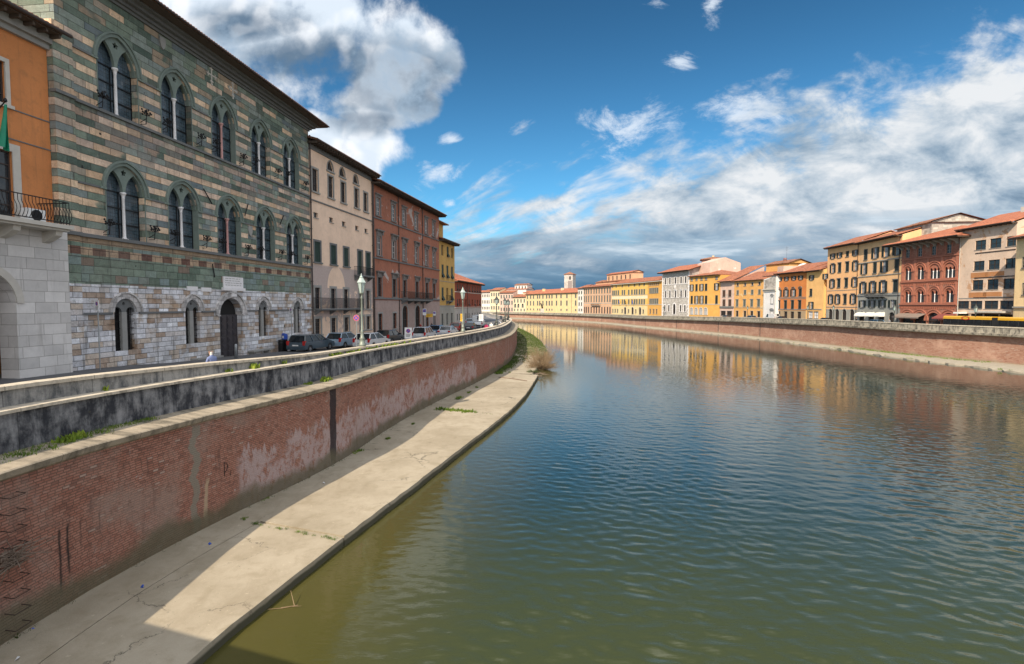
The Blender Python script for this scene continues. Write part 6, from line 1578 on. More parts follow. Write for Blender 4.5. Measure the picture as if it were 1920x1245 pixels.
def bus():
    P = Vector((72.4, 80.0, zroad2(84)+.02)); root = empty('bus', P, R(4), label='yellow-orange articulated city bus with black windows stopped behind the far parapet', cat='bus', group='vehicles along the far bank')
    My = m_paint('bus_yellow', (.72,.38,.02)); Mw = m_paint('bus_cream', (.55,.45,.25))
    for y0, y1 in ((-10.2, -1.2), (-.2, 8.0)):
        b = MB(); b.box(-1.22, 1.22, y0, y1, .35, 1.05); b.build('body', My, root)
        b = MB(); b.box(-1.20, 1.20, y0+.02, y1-.02, 1.05, 2.28); b.build('window_glass', M_cglass, root)
        b = MB(); pr = [(-1.22,2.28),(1.22,2.28),(1.20,2.62),(1.0,2.76),(-1.0,2.76),(-1.20,2.62)]; b.prism(pr, y0, y1, 'y'); b.build('roof', My, root)
        b = MB(); n = int((y1-y0)/1.35)
        for i in range(n+1):
            y = y0+.03+i*(y1-y0-.14)/n
            for s in (-1, 1): a, c = sorted((s*1.19, s*1.215)); b.box(a, c, y, y+.08, 1.05, 2.28)
        b.build('pillars', M_trim, root)
        for y in (y0+1.9, y1-1.9):
            for s in (-1, 1):
                t = MB(); t.M = Matrix.Translation((s*1.1, y, .48)) @ Matrix.Rotation(R(90), 4, 'Y'); t.lathe([(.25,-.14),(.48,-.14),(.48,.14),(.25,.14)], 0, 0, 16); t.build('wheel', M_tyre, root)
    b = MB(); b.box(-1.12, 1.12, -1.2, -.2, .4, 2.6)
    for i in range(5): b.box(-1.17, 1.17, -1.15+i*.2, -1.07+i*.2, .4, 2.65)
    b.build('bellows', M_trim, root)
    t = MB(); t.M = Matrix.Translation((-1.225, 4.0, 2.46)) @ Matrix.Rotation(R(90), 4, 'Y') @ Matrix.Scale(2.6, 4, (0, 1, 0))
    for i in range(20):
        a, c = 2*math.pi*i/20, 2*math.pi*(i+1)/20
        t.add([(.20*math.cos(a),.20*math.sin(a),0),(.20*math.cos(c),.20*math.sin(c),0),(.28*math.cos(c),.28*math.sin(c),0),(.28*math.cos(a),.28*math.sin(a),0)], [(0,1,2,3)])
    t.build('ring_emblem', M_red, root)
    b = MB(); b.box(-.9, .9, 7.98, 8.03, 2.3, 2.6); b.build('destination_display', M_trim, root)
bus()

# ------------------------------------------------------------------ street lamps
M_lampg = plain('lantern_glass', (.36,.44,.42), .25, 0, .1, 4); M_lampi = plain('grey_green_iron', (.20,.23,.20), .5, .3, .25, 6); M_lampd = plain('dark_lamp_iron', (.06,.07,.065), .5, .3, .25, 6)
def lamp(P, label, group, H=4.8, dark=False, glass=None):
    root = empty('street_lamp', P, rnd.uniform(0, 1), label=label, cat='street lamp', group=group); mi = M_lampd if dark else M_lampi
    hp = H-1.28
    b = MB(); b.lathe([(.24,-.02),(.24,.18),(.19,.22),(.17,.50),(.20,.54),(.13,.62),(.10,.95),(.12,1.0),(.075,1.08),(.06,hp-.35),(.09,hp-.3),(.055,hp-.22),(.05,hp-.05),(.13,hp),(.16,hp+.05)], 0, 0, 14); b.build('pole', mi, root)
    b = MB(); n = 6; r0, r1 = .15, .28; z0, z1 = hp+.06, hp+.72; z2 = z1+.34
    ring = lambda r, z: [(r*math.cos(2*math.pi*i/n), r*math.sin(2*math.pi*i/n), z) for i in range(n)]
    g = MB(); g.add(ring(r0-.012, z0)+ring(r1-.012, z1), [(i,(i+1)%n,n+(i+1)%n,n+i) for i in range(n)]); g.build('lantern_glass', M_lampg, root)
    for p, q in zip(ring(r0, z0), ring(r1, z1)): b.tube(p, q, .018, .018, 4)
    for rr_, zz in ((r0, z0), (r1, z1)):
        k = ring(rr_, zz)
        for i in range(n): b.tube(k[i], k[(i+1) % n], .02, .02, 4)
    b.build('lantern_frame', mi, root)
    c = MB(); c.add(ring(r1+.05, z1+.01)+ring(.12, z2), [(i,(i+1)%n,n+(i+1)%n,n+i) for i in range(n)]+[tuple(range(n))[::-1]]); c.lathe([(.12,z2),(.14,z2+.04),(.07,z2+.10),(.03,z2+.16),(.045,z2+.2),(.01,z2+.30)], 0, 0, 8); c.build('cap', M_lampg if not dark else mi, root)
    return root
for i, (Y, lab) in enumerate(((36, 'nearest lantern lamp post on the near parapet, beside the round no-stopping sign'), (58.5, 'lantern lamp post on the near parapet, second from the palace'),
        (77.5, 'lantern lamp post on the near parapet, third from the palace'), (94, 'lantern lamp post on the near parapet, fourth from the palace'), (108, 'lantern lamp post on the near parapet, fifth, at the bend'), (124, 'lantern lamp post on the near parapet, sixth, past the bend'), (142, 'lantern lamp post on the near parapet, farthest, past the bend'))):
    q, h_, s_ = LC.at_y(Y, 1.78); lamp((q.x, q.y, z1t(Y)), lab, 'lamp posts along the near parapet', 4.85 if i < 2 else 4.3, dark=i > 1)
for u, near in ((1402, 'the apricot house'), (1563, 'the ochre apartment block'), (1677.5, 'the red Gothic palace'), (1830, 'the beige building and the bus'), (1266-22, 'the white stone palace'), (1515, 'the mustard house')):
    lamp(tuple(rd2(u, 4 if u != 1830 else 9)), 'lantern lamp post in front of '+near+' on the far bank', 'lamp posts along the far bank', 4.6, True)

# ------------------------------------------------------------------ signs and street furniture
M_signw = plain('sign_white', (.70,.70,.71), .5, 0, .06); M_signr = plain('sign_red', (.50,.10,.13), .5, 0, .06); M_signb = plain('sign_blue', (.02,.07,.36), .5, 0, .06); M_signy = plain('sign_yellow', (.70,.40,.03), .5, 0, .08); M_galv = plain('galvanised_steel', (.32,.34,.35), .45, .6, .15)
M_black = plain('sign_black', (.02,.02,.02), .6)
def disc(mb, r, y, z=0, x=0, n=20): mb.add([(x+r*math.cos(2*math.pi*i/n), y, z+r*math.sin(2*math.pi*i/n)) for i in range(n)], [tuple(range(n))])
def noparking(root, r, z, y, cross=False):
    a = MB(); disc(a, r, y, z); a.build('red_ring', M_signr, root); a = MB(); disc(a, r*.78, y-.006, z); a.build('blue_disc', M_signb, root)
    a = MB(); a.M = Matrix.Translation((0, y-.010, z)) @ Matrix.Rotation(R(-45), 4, 'Y'); a.box(-r*.8, r*.8, 0, .003, -r*.11, r*.11); a.M = None
    if cross: a.M = Matrix.Translation((0, y-.011, z)) @ Matrix.Rotation(R(45), 4, 'Y'); a.box(-r*.8, r*.8, 0, .003, -r*.11, r*.11); a.M = None
    a.build('red_bar', M_signr, root)
def board(label, P, w, h, zc, rz=0, kind='np', name='road_sign', m=None, pole=None):
    root = empty(name, P, rz, label=label, cat='sign')
    b = MB(); b.tube((0,.03,0), (0,.03,zc-h/2+.02 if pole is None else pole), .03, .03, 8); b.build('pole', M_galv, root)
    if kind == 'round': noparking(root, w/2, zc, -.01, True); a = MB(); disc(a, w/2, .001, zc); a.build('back_plate', M_galv, root); return root
    b = MB(); b.box(-w/2, w/2, -.012, .012, zc-h/2, zc+h/2); b.build('panel', m or M_signw, root)
    if kind == 'np':
        noparking(root, w*.30, zc+h*.20, -.02)
        t = MB()
        for k in range(3): t.box(-w*.34, w*.34*(1-.2*k), -.018, -.0125, zc-h*.12-k*h*.1, zc-h*.08-k*h*.1)
        t.build('lettering', M_black, root)
    if kind == 'lines':
        t = MB(); rr = random.Random(9)
        for k in range(5): t.box(-w*.38, w*rr.uniform(.1, .38), -.018, -.0125, zc+h*.3-k*h*.14, zc+h*.34-k*h*.14)
        t.build('lettering', M_black, root)
    if kind == 'park':
        t = MB(); t.box(-w*.4, w*.4, -.018, -.0125, zc-h*.05, zc+h*.42); t.build('blue_field', M_signb, root); noparking(root, w*.26, zc+h*.19, -.024)
    return root
def atz(u, v, Y, zr=zroad): P = aty(u, v, Y); g = zr(Y)+.02; return Vector((P.x, P.y, g)), P.z-g
P, z = atz(765.5, 624.5, 48.5); board('white board with a no-parking disc standing on a post behind the near parapet', P, .66, 1.0, z, -.05)
P, z = atz(668, 596, 37.5); board('round red and blue no-stopping sign beside the nearest lamp post', P, .44, .44, z, -.1, 'round')
P, z = atz(902, 595.5, 71); board('plain white sign board on a post near the people by the parapet', P, .58, .86, z, 0, 'lines')
P, z = atz(865.5, 595.5, 62.5); board('narrow yellow sign board on a post by the second lamp post', P, .28, .88, z, 0, 'lines', m=M_signy)
P, z = atz(796, 585, 78); board('blue and white parking sign in front of the red house door', P, .5, .95, z, 0, 'park')
P, z = atz(814.5, 588, 82); board('smaller blue parking sign right of the red house door', P, .4, .6, z, 0, 'park')
P, z = atz(805, 591.5, 80); board('yellow arrow sign between the two parking signs', P, 1.0, .5, z, 0, 'lines', m=M_signy)
for u, v, um, d, w_, h_, lab in ((182, 573.5, 173, -.9, .34, .56, 'small no-parking sign on a pole at the near corner of the striped palace'), (545.5, 583, 538, -1.2, .34, .56, 'small no-parking sign on a pole by the blue ticket machine')):
    x, z = FP.px(u, v, d); w = FP.world(x, d, 0); g = zroad(w.y); P = Vector((w.x, w.y, g)); h = FP.zb+z-g
    root = board(lab, P, w_, h_, h, -.45, 'np', pole=h)
x, z = FP.px(534, 640, -1.0); w = FP.world(x, -1.0, 0); g = zroad(w.y)
root = empty('ticket_machine', (w.x, w.y, g), -.5, label='blue parking ticket machine standing by the striped palace wall', cat='ticket machine')
b = MB(); b.box(-.16, .16, -.14, .14, 0, 1.1); b.build('body', M_iron, root); b = MB(); b.prism([(-.17,1.1),(.17,1.1),(.17,1.5),(-.10,1.62),(-.17,1.5)], -.16, .16, 'x'); b.build('head', M_signb, root); b = MB(); b.box(-.1, .1, -.175, -.165, 1.2, 1.4); b.build('screen', M_signw, root)
x, z = FP.px(527, 650, -.8); w = FP.world(x, -.8, 0)
root = empty('litter_bin', (w.x, w.y, zroad(w.y)), 0, label='dark litter bin next to the blue ticket machine', cat='bin'); b = MB(); b.lathe([(.18,0),(.22,.1),(.24,.8),(.26,.85),(.2,.95)], 0, 0, 12); b.build('body', M_iron, root); b = MB(); b.lathe([(.27,.95),(.27,1.0),(.1,1.1)], 0, 0, 12); b.build('lid', M_iron, root)
P, z = atz(442.5, 660, 36.5); b = MB(); b.lathe([(.09,0),(.09,.95),(.07,1.0),(.02,1.02)], 0, 0, 12); tag(b.build('bollard', M_galv, None, tuple(P)), 'pale metal bollard standing before the palace doorway', 'bollard')
# sculpture far away in front of the long yellow building
P = aty(1016.5, 584, 330); P.z = zroad2(330); root = empty('statue', tuple(P), .2, label='dark figure sculpture on a pale pedestal before the long yellow building', cat='statue')
b = MB(); b.box(-.9, .9, -.9, .9, 0, 3.2); b.box(-1.1, 1.1, -1.1, 1.1, 0, .5); b.build('pedestal', M_stonel, root)
b = MB(); b.tube((0,0,3.2),(-.2,0,5.0), .35, .45, 8); b.tube((-.2,0,5.0),(-.9,0,6.6), .45, .2, 8); b.tube((-.3,0,4.9),(.9,0,5.8), .2, .1, 6); b.tube((-.5,0,5.6),(-1.8,0,6.6), .16, .08, 6); b.tube((0,0,3.2),(.6,0,4.4), .3, .25, 6); b.build('figure', M_iron, root)
for u, v, lab, c in ((1164, 565, 'dark flag on a slanting pole, leftmost on the gold building', M_signb), (1176, 566, 'small dark flag on a slanting pole, middle one on the gold building', M_iron), (1189.5, 565, 'blue flag on a slanting pole, rightmost on the gold building', M_signb)):
    q = Facade(fp(1147.2), fp(1214), -5); x, z = q.px(u, v); w = q.world(x, -1.2, z); root = empty('flag', tuple(w), q.rz, label=lab, cat='flag', group='flags on the gold building')
    b = MB(); b.tube((0,1.2,-.6),(0,-.2,.9), .04, .03, 5); b.build('pole', M_iron, root); b = MB(); vs = []
    for i in range(5):
        for j in range(4): vs.append((.12*math.sin(i*1.7+j)-.1+.3*j*.3, -.15+.25*i*.5, .8-.55*j-.2*i*.6))
    b.add(vs, [(i*4+j, i*4+j+1, (i+1)*4+j+1, (i+1)*4+j) for i in range(4) for j in range(3)], smooth=True); b.build('cloth', c, root)

# ------------------------------------------------------------------ people
M_skin = plain('skin', (.45,.26,.18), .6, 0, .1); M_hair = plain('brown_hair', (.05,.03,.02), .7); M_hairw = plain('white_hair', (.55,.53,.5), .7)
def skinmesh(verts, edges, radii, sub=2):
    me = bpy.data.meshes.new('body'); me.from_pydata(verts, edges, []); o = bpy.data.objects.new('body_tmp', me); col.objects.link(o)
    s = o.modifiers.new('s', 'SKIN'); s.use_smooth_shade = True
    for v, r in zip(me.skin_vertices[0].data, radii): v.radius = (r[0], r[1]) if isinstance(r, tuple) else (r, r)
    me.skin_vertices[0].data[0].use_root = True
    m = o.modifiers.new('u', 'SUBSURF'); m.levels = sub; m.render_levels = sub
    dg = bpy.context.evaluated_depsgraph_get(); out = bpy.data.meshes.new_from_object(o.evaluated_get(dg))
    bpy.data.objects.remove(o); return out
def person(label, P, rz, top, legs, hair, sit=False, h=1.7, stride=.18, hat=False):
    """one continuous body; colours assigned by zone"""
    k = h/1.72
    if not sit:
        V = [(0,0,.93),(0,-.01,1.12),(0,-.01,1.36),(0,0,1.48),(0,.02,1.56),(0,.03,1.66),
             (.10,0,.88),(.11,stride*.5,.50),(.11,stride*.6-.03,.09),(.12,stride*.6+.14,.03), (-.10,0,.88),(-.11,-stride*.4,.50),(-.11,-stride-.03,.10),(-.12,-stride+.12,.03),
             (.19,-.01,1.39),(.25,-.06,1.12),(.24,.08,.88),(.235,.12,.79), (-.19,-.01,1.39),(-.26,.03,1.12),(-.25,.14,.89),(-.245,.19,.80)]
    else:
        V = [(0,0,.50),(0,-.03,.70),(0,.0,.92),(0,.02,1.04),(0,.05,1.12),(0,.07,1.22),
             (.11,.06,.50),(.13,.46,.50),(.13,.46,.10),(.13,.60,.03), (-.11,.06,.50),(-.13,.46,.50),(-.13,.46,.10),(-.13,.60,.03),
             (.19,.0,.95),(.26,.05,.70),(.18,.30,.60),(.14,.38,.58), (-.19,.0,.95),(-.26,.05,.70),(-.18,.30,.60),(-.14,.38,.58)]
    E = [(0,1),(1,2),(2,3),(3,4),(4,5),(0,6),(6,7),(7,8),(8,9),(0,10),(10,11),(11,12),(12,13),(2,14),(14,15),(15,16),(16,17),(2,18),(18,19),(19,20),(20,21)]
    Rr = [(.155,.11),(.14,.10),(.165,.11),.06,.075,.075,.095,.07,.048,.045,.095,.07,.048,.045,.062,.048,.038,.04,.062,.048,.038,.04]
    me = skinmesh([Vector(v)*k for v in V], E, Rr); 
    for m in (top, legs, M_skin, hair, M_trim): me.materials.append(m)
    neck = V[3][2]*k+.03; hip = V[0][2]*k
    for p in me.polygons:
        c = p.center; i = 0
        if c.z > neck: i = 3 if (c.z > V[5][2]*k+.015 or c.y < V[5][1]*k-.035) else 2
        elif (c-Vector(V[17])*k).length < .075 or (c-Vector(V[21])*k).length < .075: i = 2
        elif c.z < .085: i = 4
        elif (not sit and c.z < hip-.02 and abs(c.x) < .21*k) or (sit and c.z < .6*k and (c.y > .02 or c.z < .45)) and abs(c.x) < .24: i = 1
        p.material_index = i; p.use_smooth = True
    o = link('person', me, None, P, rz); tag(o, label, 'person')
    f = V[5]; fm = MB(); z = f[2]*k; y = f[1]*k+.085                                   # nose and ears give the head its face
    fm.prism([(-.012, z-.035), (.012, z-.035), (.006, z+.012), (-.006, z+.012)], y-.03, y+.018)
    for s in (-1, 1): fm.box(*(sorted((s*.078, s*.092))), y-.10, y-.065, z-.03, z+.02)
    fm.build('nose_and_ears', M_skin, o)
    em = MB()
    for s in (-1, 1): em.box(s*.03-.010, s*.03+.010, y-.016, y-.008, z+.005, z+.016)
    em.build('eyes', M_trim, o)
    return o
C_ = lambda n, c: plain(n, c, .85, 0, .15, 5)
dark_t, jean = C_('dark_jacket', (.02,.022,.028)), C_('jeans', (.05,.07,.13))
P = aty(397, 660, 24.3); g = zroad(24.3)+.02
person('person in a blue shirt sitting behind the near parapet, facing the palace', (P.x, P.y, g-.03), 1.2, C_('blue_shirt', (.16,.20,.36)), dark_t, M_hairw, True)
root = empty('seat_block', (P.x, P.y, g-.02), 1.2, label='low stone seat under the person in the blue shirt', cat='bench'); b = MB(); b.box(-.5, .5, -.22, .2, 0, .37); b.build('block', M_stone, root); b = MB(); b.box(-.54, .54, -.25, .22, .37, .40); b.build('seat', M_stonel, root)
def pp(u, Y): r = ray(u, HZ); return (r.x/r.y*Y, Y, zroad(Y)+.13)
person('person in a bright pink jacket on the riverside pavement', pp(911.5, 72), .2, C_('pink_jacket', (.70,.06,.16)), jean, M_hair)
person('person in a white coat beside the person in the pink jacket', pp(921, 75.5), .0, C_('white_coat', (.62,.62,.60)), dark_t, M_hairw)
person('person in dark clothes walking past the third lamp post', pp(929.5, 81), .1, dark_t, jean, M_hair)
person('person in dark clothes farther along the pavement by the bend', pp(943.5, 99), .0, dark_t, dark_t, M_hair, h=1.78)
person('person in a red top near the red house door', (rd(788, 76).x, 76, zroad(76)), 2.2, C_('red_top', (.42,.04,.03)), jean, M_hair)
person('person in a dark coat near the parking signs', (rd(809, 78).x, 78, zroad(78)), 1.2, dark_t, dark_t, M_hair, h=1.75)
for u, dY, t, lab in ((1669, 5, C_('grey_top', (.25,.25,.27)), 'person in a grey top under the far bank awnings'), (1788, 6, C_('pale_shirt', (.5,.5,.5)), 'person in a pale shirt in front of the maroon awning'), (1607, 6, dark_t, 'person in dark clothes between the two apartment blocks')):
    q = rd2(u, dY); person(lab, tuple(q), 1.5, t, jean, M_hair)

# ------------------------------------------------------------------ plants, debris, litter
M_gr = m_grass('grass_green', (.045,.10,.012), (.16,.22,.03)); M_grd = m_grass('bank_grass', (.035,.07,.014), (.10,.13,.03)); M_moss = m_grass('moss', (.03,.045,.012), (.07,.085,.025)); M_leafy = m_grass('weed_leaves', (.10,.17,.02), (.25,.30,.04))
M_dry = plain('dry_stems', (.20,.14,.08), .9, 0, .35, 3); M_drift = plain('driftwood', (.20,.15,.115), .9, 0, .3, 5, .3)
def blades(mb, x, y, z, n, h, r, rr, wide=1):
    for _ in range(n):
        a = rr.uniform(0, 6.283); d = r*math.sqrt(rr.random()); px_, py_ = x+d*math.cos(a), y+d*math.sin(a); t = rr.uniform(0, 6.283); w = h*rr.uniform(.05, .10)*wide; hh = h*rr.uniform(.5, 1.15); l = hh*rr.uniform(.1, .6)
        b = rr.uniform(0, 6.283); c, s = math.cos(t)*w, math.sin(t)*w; lx, ly = math.cos(b)*l, math.sin(b)*l
        mb.add([(px_-c,py_-s,z),(px_+c,py_+s,z),(px_+c*.7+lx*.4,py_+s*.7+ly*.4,z+hh*.6),(px_-c*.7+lx*.4,py_-s*.7+ly*.4,z+hh*.6),(px_+lx,py_+ly,z+hh)], [(0,1,2,3),(3,2,4)])
rr = random.Random(11)
def patch(name, pts, mat, label=None, kind='stuff'):
    mb = MB()
    for p in pts: blades(mb, *p, rr, *( [3] if 'weed' in name else [1]))
    o = mb.build(name, mat); return tag(o, label, 'plant' if label else None, kind=None if label else kind)
def led(Y, n): q = LC.at_y(Y, n)[0]; return q.x, q.y, zlt(Y)+.03
pts = []
for i in range(300):
    Y = 12.5+rr.random()**.8*6.2; n = 1.12-abs(rr.gauss(0, .30))*(1.25-(Y-12.5)/9); pts.append((*led(Y, max(.35, n)), 9, rr.uniform(.05, .15), .13))
for i in range(60): Y = rr.uniform(19, 46); pts.append((*led(Y, 1.1-abs(rr.gauss(0, .04))), 5, .07, .08))
patch('ledge_grass', pts, M_gr)
for j, (Y, n, s, lab) in enumerate(((28.8, 1.0, .34, 'bright weed clump on the ledge of the river wall, near the dark drain streak'), (27.2, .98, .20, 'small weed clump on the river wall ledge, just before the bright one'), (15.9, .9, .30, 'broad yellow-green weed clump on the ledge close to the bridge'))):
    x, y, z = led(Y, n); patch('weed_clump', [(x+rr.uniform(-s,s)*.6, y+rr.uniform(-s,s)*1.6, z, 26, s*.7, s*.5) for _ in range(6)], M_leafy, lab)
pts = []
for Y in [rr.uniform(30, 44) for _ in range(46)]+[22.6, 22.7, 17.5, 26]:
    q = LC.at_y(Y, 1.5)[0]; pts.append((q.x, q.y, z2t(Y)+.0, 10, rr.uniform(.08, .26), .12))
patch('coping_weeds', pts, M_leafy)
q = LC.at_y(24.0, 1.4)[0]; patch('weed_clump', [(q.x+rr.uniform(-.1,.1), q.y+rr.uniform(-.15,.15), z2t(24), 20, .25, .14) for _ in range(4)], M_leafy, 'weed clump growing between the two copings, in front of the seated person')
# moss band and tufts along the foot of the wall
pts = []
for i in range(420):
    Y = rr.uniform(11, 66); k = .5+.5*math.sin(Y*1.1)*math.sin(Y*.37+1)
    if rr.random() > k*.9: continue
    q = LC.at_y(Y, -abs(rr.gauss(.03, .06)))[0]; pts.append((q.x, q.y, ZQ+.07, 7, rr.uniform(.03, .10), .11))
patch('wall_foot_moss', pts, M_moss)
for u, v, s, lab in ((502, 938, .16, 'tuft'), (673, 849, .22, 'tuft'), (727, 823, .18, ''), (775, 796, .14, ''), (583, 897, .14, ''), (872, 740, .24, ''), (893, 728, .2, ''), (935, 700, .45, '')):
    pass
tuf = []
for u, v, s in ((502, 938, .13), (673, 850, .2), (727, 824, .16), (775, 796, .12), (860, 748, .26), (880, 737, .18), (895, 727, .16), (936, 701, .4), (945, 690, .4), (458, 975, .08)):
    P = onz(u, v, ZQ); tuf.append((P, s))
names = ['first', 'second', 'third', 'fourth', 'fifth', 'sixth', 'seventh', 'eighth', 'ninth', 'tenth']
for (P, s), nm in zip(sorted(tuf, key=lambda t: t[0].y), names):
    patch('grass_tuft', [(P.x+rr.uniform(-1,1)*s, P.y+rr.uniform(-1,1)*s*1.8, ZQ+.04, 24, s*.8, s*.7) for _ in range(6)], M_gr, 'green tuft at the river wall foot, %s one counting away from the bridge' % nm)
# joints
def jointgrass(a, b, n, h, dens, spread=.05):
    A_, B_ = onz(*a, ZQ), onz(*b, ZQ); out = []
    for i in range(n):
        t = rr.random(); 
        if math.sin(t*23)+math.sin(t*61+1) < dens: continue
        p = A_.lerp(B_, t); out.append((p.x+rr.gauss(0, spread*.4), p.y+rr.gauss(0, spread), ZQ+.02, 8, h*rr.uniform(.5, 1.3), .06))
    return out
patch('joint_grass', jointgrass((472, 982), (636, 1014), 150, .07, -.1)+jointgrass((820, 768), (892, 774), 150, .20, -3, .22)+jointgrass((892, 774), (925, 778), 30, .08, .2)+jointgrass((928, 696), (958, 699), 50, .14, -1, .1), M_gr)
# green bank past the end of the walkway
def bank():
    mb = MB(); rows = []
    xo_ = lerp_tab([(62, 2.0), (66, 4.2), (72, 5.2), (90, 6.4), (106, 7.0), (125, 7.0), (146, 6.4), (175, 4.6), (205, 2.0)])
    Ys = [86+i*2.2 for i in range(52)]
    for Y in Ys:
        xi = LC.at_y(Y, .1)[0].x; xe = xo_(Y); r = []
        for j in range(9):
            t = j/8; x = xi+(xe-xi)*t
            k = max(0, min(1, (Y-88)/12)); z = ZW-.15+(.45+.75*k)*math.sin(math.pi*min(1, (1-t)*.75+.0)**.8*1.0)*(1 if t < 1 else 0)+rr.uniform(-.05, .05)*(t < 1)
            r.append((x+(rr.uniform(-.4, .4) if j == 8 else 0), Y, z))
        rows.append(r)
    vs = [p for r in rows for p in r]; mb.add(vs, [(i*9+j, i*9+j+1, (i+1)*9+j+1, (i+1)*9+j) for i in range(len(rows)-1) for j in range(8)], smooth=True)
    tag(mb.build('river_bank', plain('bank_soil', (.17,.15,.08), .95, 0, .4, 1.5, .4)), kind='structure')
    pts = []
    for _ in range(4600):
        i = rr.randrange(2, len(rows)-1); j = rr.uniform(0, 7.6); j0 = int(j); a, b = rows[i][j0], rows[i][j0+1]; t = j-j0
        if a[1] < 0: continue
        pts.append((a[0]+(b[0]-a[0])*t, a[1]+rr.uniform(-1.1, 1.1), a[2]+(b[2]-a[2])*t-.03, 5, .28, .45))
    patch('bank_grass', pts, M_grd)
bank()
def shrub(name, P, n, h, r, mat, label, cat, lean=0, sub=2, thick=.012):
    mb = MB()
    for _ in range(n):
        a = rr.uniform(0, 6.283); d = r*math.sqrt(rr.random())*.45; b = Vector((P[0]+d*math.cos(a), P[1]+d*math.sin(a)*1.5, P[2]))
        out = Vector((math.cos(a)*r*rr.uniform(.2, 1)+lean, math.sin(a)*r*rr.uniform(.2, 1)*1.4, h*rr.uniform(.25, 1.0)*(.6+.4*math.sin(a*3)))); m = b+out*.5+Vector((rr.gauss(0, .14), rr.gauss(0, .14), .12)); e = b+out
        mb.tube(b, m, thick, thick*.7, 3, False); mb.tube(m, e, thick*.7, thick*.3, 3, False)
        for _ in range(sub):
            t = rr.uniform(.3, .95); q = m.lerp(e, t) if rr.random() < .6 else b.lerp(m, t); mb.tube(q, q+Vector((rr.gauss(0, .3), rr.gauss(0, .3), rr.gauss(.12, .2)))*h*.3, thick*.5, thick*.25, 3, False)
    return tag(mb.build(name, mat), label, cat)
P1_ = aty(1005, 693, 70); shrub('shrub', (3.9, 73.5, ZW+.1), 420, 3.0, 2.1, M_dry, 'tangled dry brown shrub standing in the water at the end of the walkway', 'shrub', .15, 4, .016)
shrub('shrub', (4.6, 83, ZW+.1), 260, 2.6, 1.8, M_dry, 'paler dry shrub just behind the tangled brown one, beside the grass bank', 'shrub', .1, 4, .018)
shrub('shrub', (2.6, 67.6, ZQ-.1), 120, .5, .8, M_moss, 'low olive weeds at the far end of the walkway', 'shrub', 0, 3, .012)
# driftwood by the walkway end
mb = MB(); P = onz(1010, 706, ZW+.1)
for i in range(9): a = Vector((P.x+rr.uniform(-.8,.4), P.y+rr.uniform(-.5,.9), ZW+.12+rr.uniform(0,.3))); mb.tube(a, a+Vector((rr.uniform(-.2,1.1), rr.uniform(-1,1), rr.uniform(-.1,.25))), .05, .02, 5)
tag(mb.build('driftwood', M_drift), 'small heap of driftwood at the outer end corner of the walkway', 'driftwood')
# branch lying on the end slab
mb = MB(); A_, B_ = onz(935, 707, ZQ+.05), onz(988, 714, ZQ+.05); m1 = A_.lerp(B_, .45)+Vector((0, .3, 0)); mb.path([A_, m1, B_], .05, 5); mb.tube(m1, m1+Vector((.5, .6, .1)), .03, .01, 4); mb.tube(A_.lerp(B_, .75), A_.lerp(B_, .75)+Vector((.3, -.4, .05)), .03, .01, 4)
tag(mb.build('branch', M_drift), 'bare dead branch lying across the last slab of the walkway', 'branch')
mb = MB(); P = onz(527, 1140, ZW+.02); mb.tube(P, P+Vector((.45, .12, .02)), .018, .008, 4); mb.tube(P+Vector((.35,.1,0)), P+Vector((.10,.45,.28)), .016, .006, 4); mb.tube(P+Vector((.05,.0,0)), P+Vector((-.35,-.1,.02)), .01, .006, 4); mb.tube(P+Vector((.3,.08,0)), P+Vector((.62,-.06,.1)), .008, .004, 4)
tag(mb.build('branch', M_dry), 'thin twig floating against the edge of the walkway', 'branch')
# iron rungs with snagged branches at the left edge
Yr = 13.2; q, h_, s_ = LC.at_y(Yr, 0); tv = Vector((math.cos(h_), math.sin(h_), 0)); nv = Vector((-LC.n[LC.near_y(Yr)[0]].x, -LC.n[LC.near_y(Yr)[0]].y, 0))
root = empty('rung_ladder', (q.x, q.y, ZQ), 0, label='rusty iron rungs set in the brick river wall at the picture edge', cat='ladder')
for i in range(9):
    z = -4.75+ZQ*0-i*.42+8.5; mb = MB(); a = tv*-.22; b_ = tv*.22; w_ = Vector((0,0,z)); mb.path([a+w_, a+nv*.26+w_+Vector((0,0,-.03)), b_+nv*.26+w_+Vector((0,0,-.03)), b_+w_], .011, 6); mb.build('rung', plain('rusty_iron', (.045,.028,.022), .8, .3, .4, 9), root)
mb = MB(); c0 = q.to_3d()+nv*.15+Vector((0,0,-6.35))-tv*.1
for i in range(60):
    a = c0+Vector((rr.gauss(0,.10), rr.gauss(0,.18), rr.gauss(0,.14))); d = tv*rr.gauss(0,.4)+nv*rr.gauss(.04,.12)+Vector((0,0,rr.gauss(-.02,.18))); mb.tube(a-d*.5, a+d, .014, .005, 4)
for dz, l in ((.1, .9), (-.03, 1.15), (.2, .7)): mb.tube(c0-tv*.5+Vector((0,0,dz)), c0+tv*l+nv*.08+Vector((0,0,dz+.1)), .022, .008, 5)
tag(mb.build('branches', M_drift), 'tangle of grey branches caught on the iron rungs of the river wall', 'branches')
mb = MB(); P = onz(12, 1180, ZQ)
for i in range(160):
    a = Vector((P.x+rr.gauss(.0,.30), P.y+rr.gauss(0,.35), ZQ+abs(rr.gauss(.08,.09)))); d = Vector((rr.gauss(0,.25), rr.gauss(0,.25), rr.gauss(.08,.12))); mb.tube(a-d*.4, a+d, .010, .004, 3)
tag(mb.build('debris_heap', M_drift), 'heap of dry twigs and flood debris at the river wall foot, near the bridge', 'debris')
pts = [(P.x+rr.gauss(0,.25), P.y+rr.gauss(0,.3), ZQ+.03, 7, .12, .1) for _ in range(40)]; patch('debris_weeds', pts, M_moss)
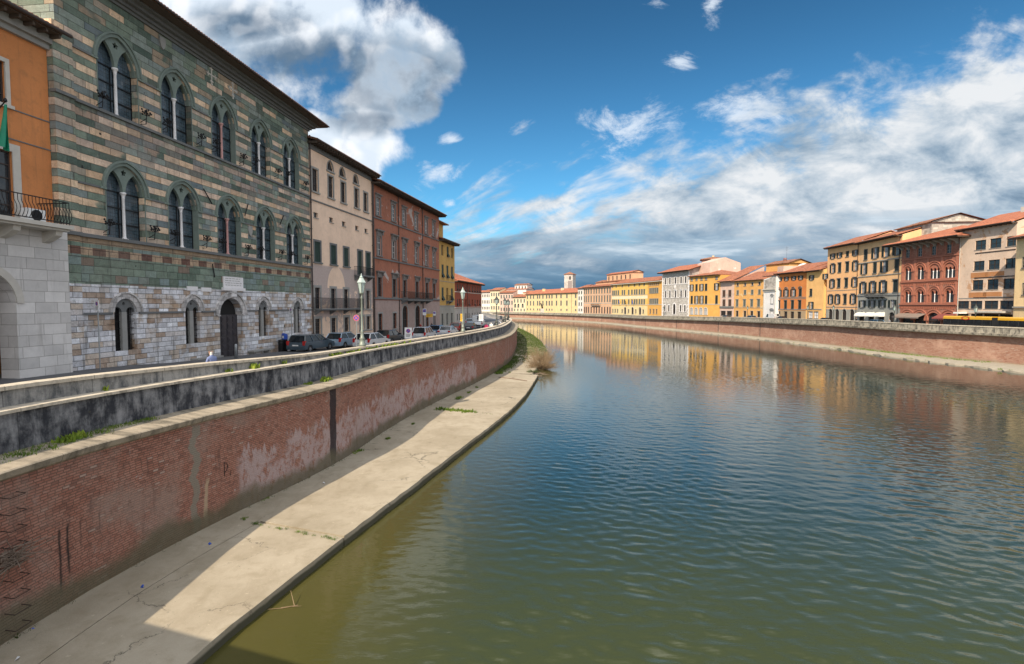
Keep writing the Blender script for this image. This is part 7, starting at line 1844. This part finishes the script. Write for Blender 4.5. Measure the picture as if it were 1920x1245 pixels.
# litter
for i, (u, v, c, s, lab) in enumerate(((267, 1100, M_signb, .07, 'small blue scrap of plastic on the shaded walkway, nearest the bridge shadow edge'), (393, 1020, M_signb, .08, 'small blue carton scrap on the walkway by the sun line'), (607, 906, M_signw, .09, 'small white paper scrap at the sun line past the first joint'),
       (62, 1181, M_signb, .08, 'blue bottle scrap beside the debris heap'), (33, 1236, M_signw, .10, 'pale broken dish on the walkway beyond the debris heap'))):
    P = onz(u, v, ZQ+.03); s *= .65; root = empty('litter', tuple(P), i*1.3, label=lab, cat='litter'); b = MB(); b.add([(-s,-s*.5,0),(s,-s*.6,.01),(s*.8,s*.5,.05),(-s*.7,s*.6,.03),(0,0,.07),(-s,-s*.5,-.02),(s,-s*.6,-.02)], [(0,1,4),(1,2,4),(2,3,4),(3,0,4),(0,5,6,1)]); b.build('scrap', c, root)
# far quay grass
pts = []
for _ in range(420):
    Y = rr.uniform(78, 104); q = RC.at_y(Y, -rr.uniform(.1, 1.7))[0]; pts.append((q.x, q.y, ZQ+.04, 6, .22, .4))
for _ in range(150):
    Y = rr.uniform(66, 140); q = RC.at_y(Y, -ledge(Y)+rr.uniform(-.3, .5))[0]
    if math.sin(Y*.9)+math.sin(Y*.31) > .5: pts.append((q.x, q.y, ZQ-.15, 6, .25, .3))
patch('far_quay_grass', pts, M_gr)
# chalk letter and scratches on the limewashed wall
s0 = LC.at_y(onz(447, 975, ZQ).y); P = s0[0]
mb = MB(); i0 = LC.near_y(P.y)[0]; nrm = -LC.n[i0]; tv = (LC.p[i0+1]-LC.p[i0]).normalized()
def wl(a, z): v = P+tv*a+nrm*.012; return Vector((v.x, v.y, z))
mb.path([wl(0, -6.75), wl(0, -6.2), wl(.13, -6.25), wl(.17, -6.42), wl(.10, -6.55), wl(.0, -6.58)], .012, 4); mb.path([wl(.3, -6.8), wl(.34, -6.6)], .01, 4)
mb.build('scrawled_letter', M_iron, None); bpy.data.objects['scrawled_letter'].parent = wallL; bpy.data.objects['scrawled_letter'].location = tuple(-Vector(wallL.location))
# road markings
tag(loft(LC, [i for i, p in enumerate(LC.p) if p.y > 40][0], [i for i, p in enumerate(LC.p) if p.y < 200][-1], lambda i: [(3.45, zroad(LC.p[i].y)+.016), (3.6, zroad(LC.p[i].y)+.016)], 'road_marking', M_signw), kind='structure')
pts = []
for _ in range(420):
    Y = rr.uniform(66, 88); n = abs(rr.gauss(0, .28+.05*(Y-66))); q = LC.at_y(Y, -n)[0]; pts.append((q.x, q.y, ZQ+.03, 7, .26, .3))
patch('wall_foot_grass', pts, M_grd)
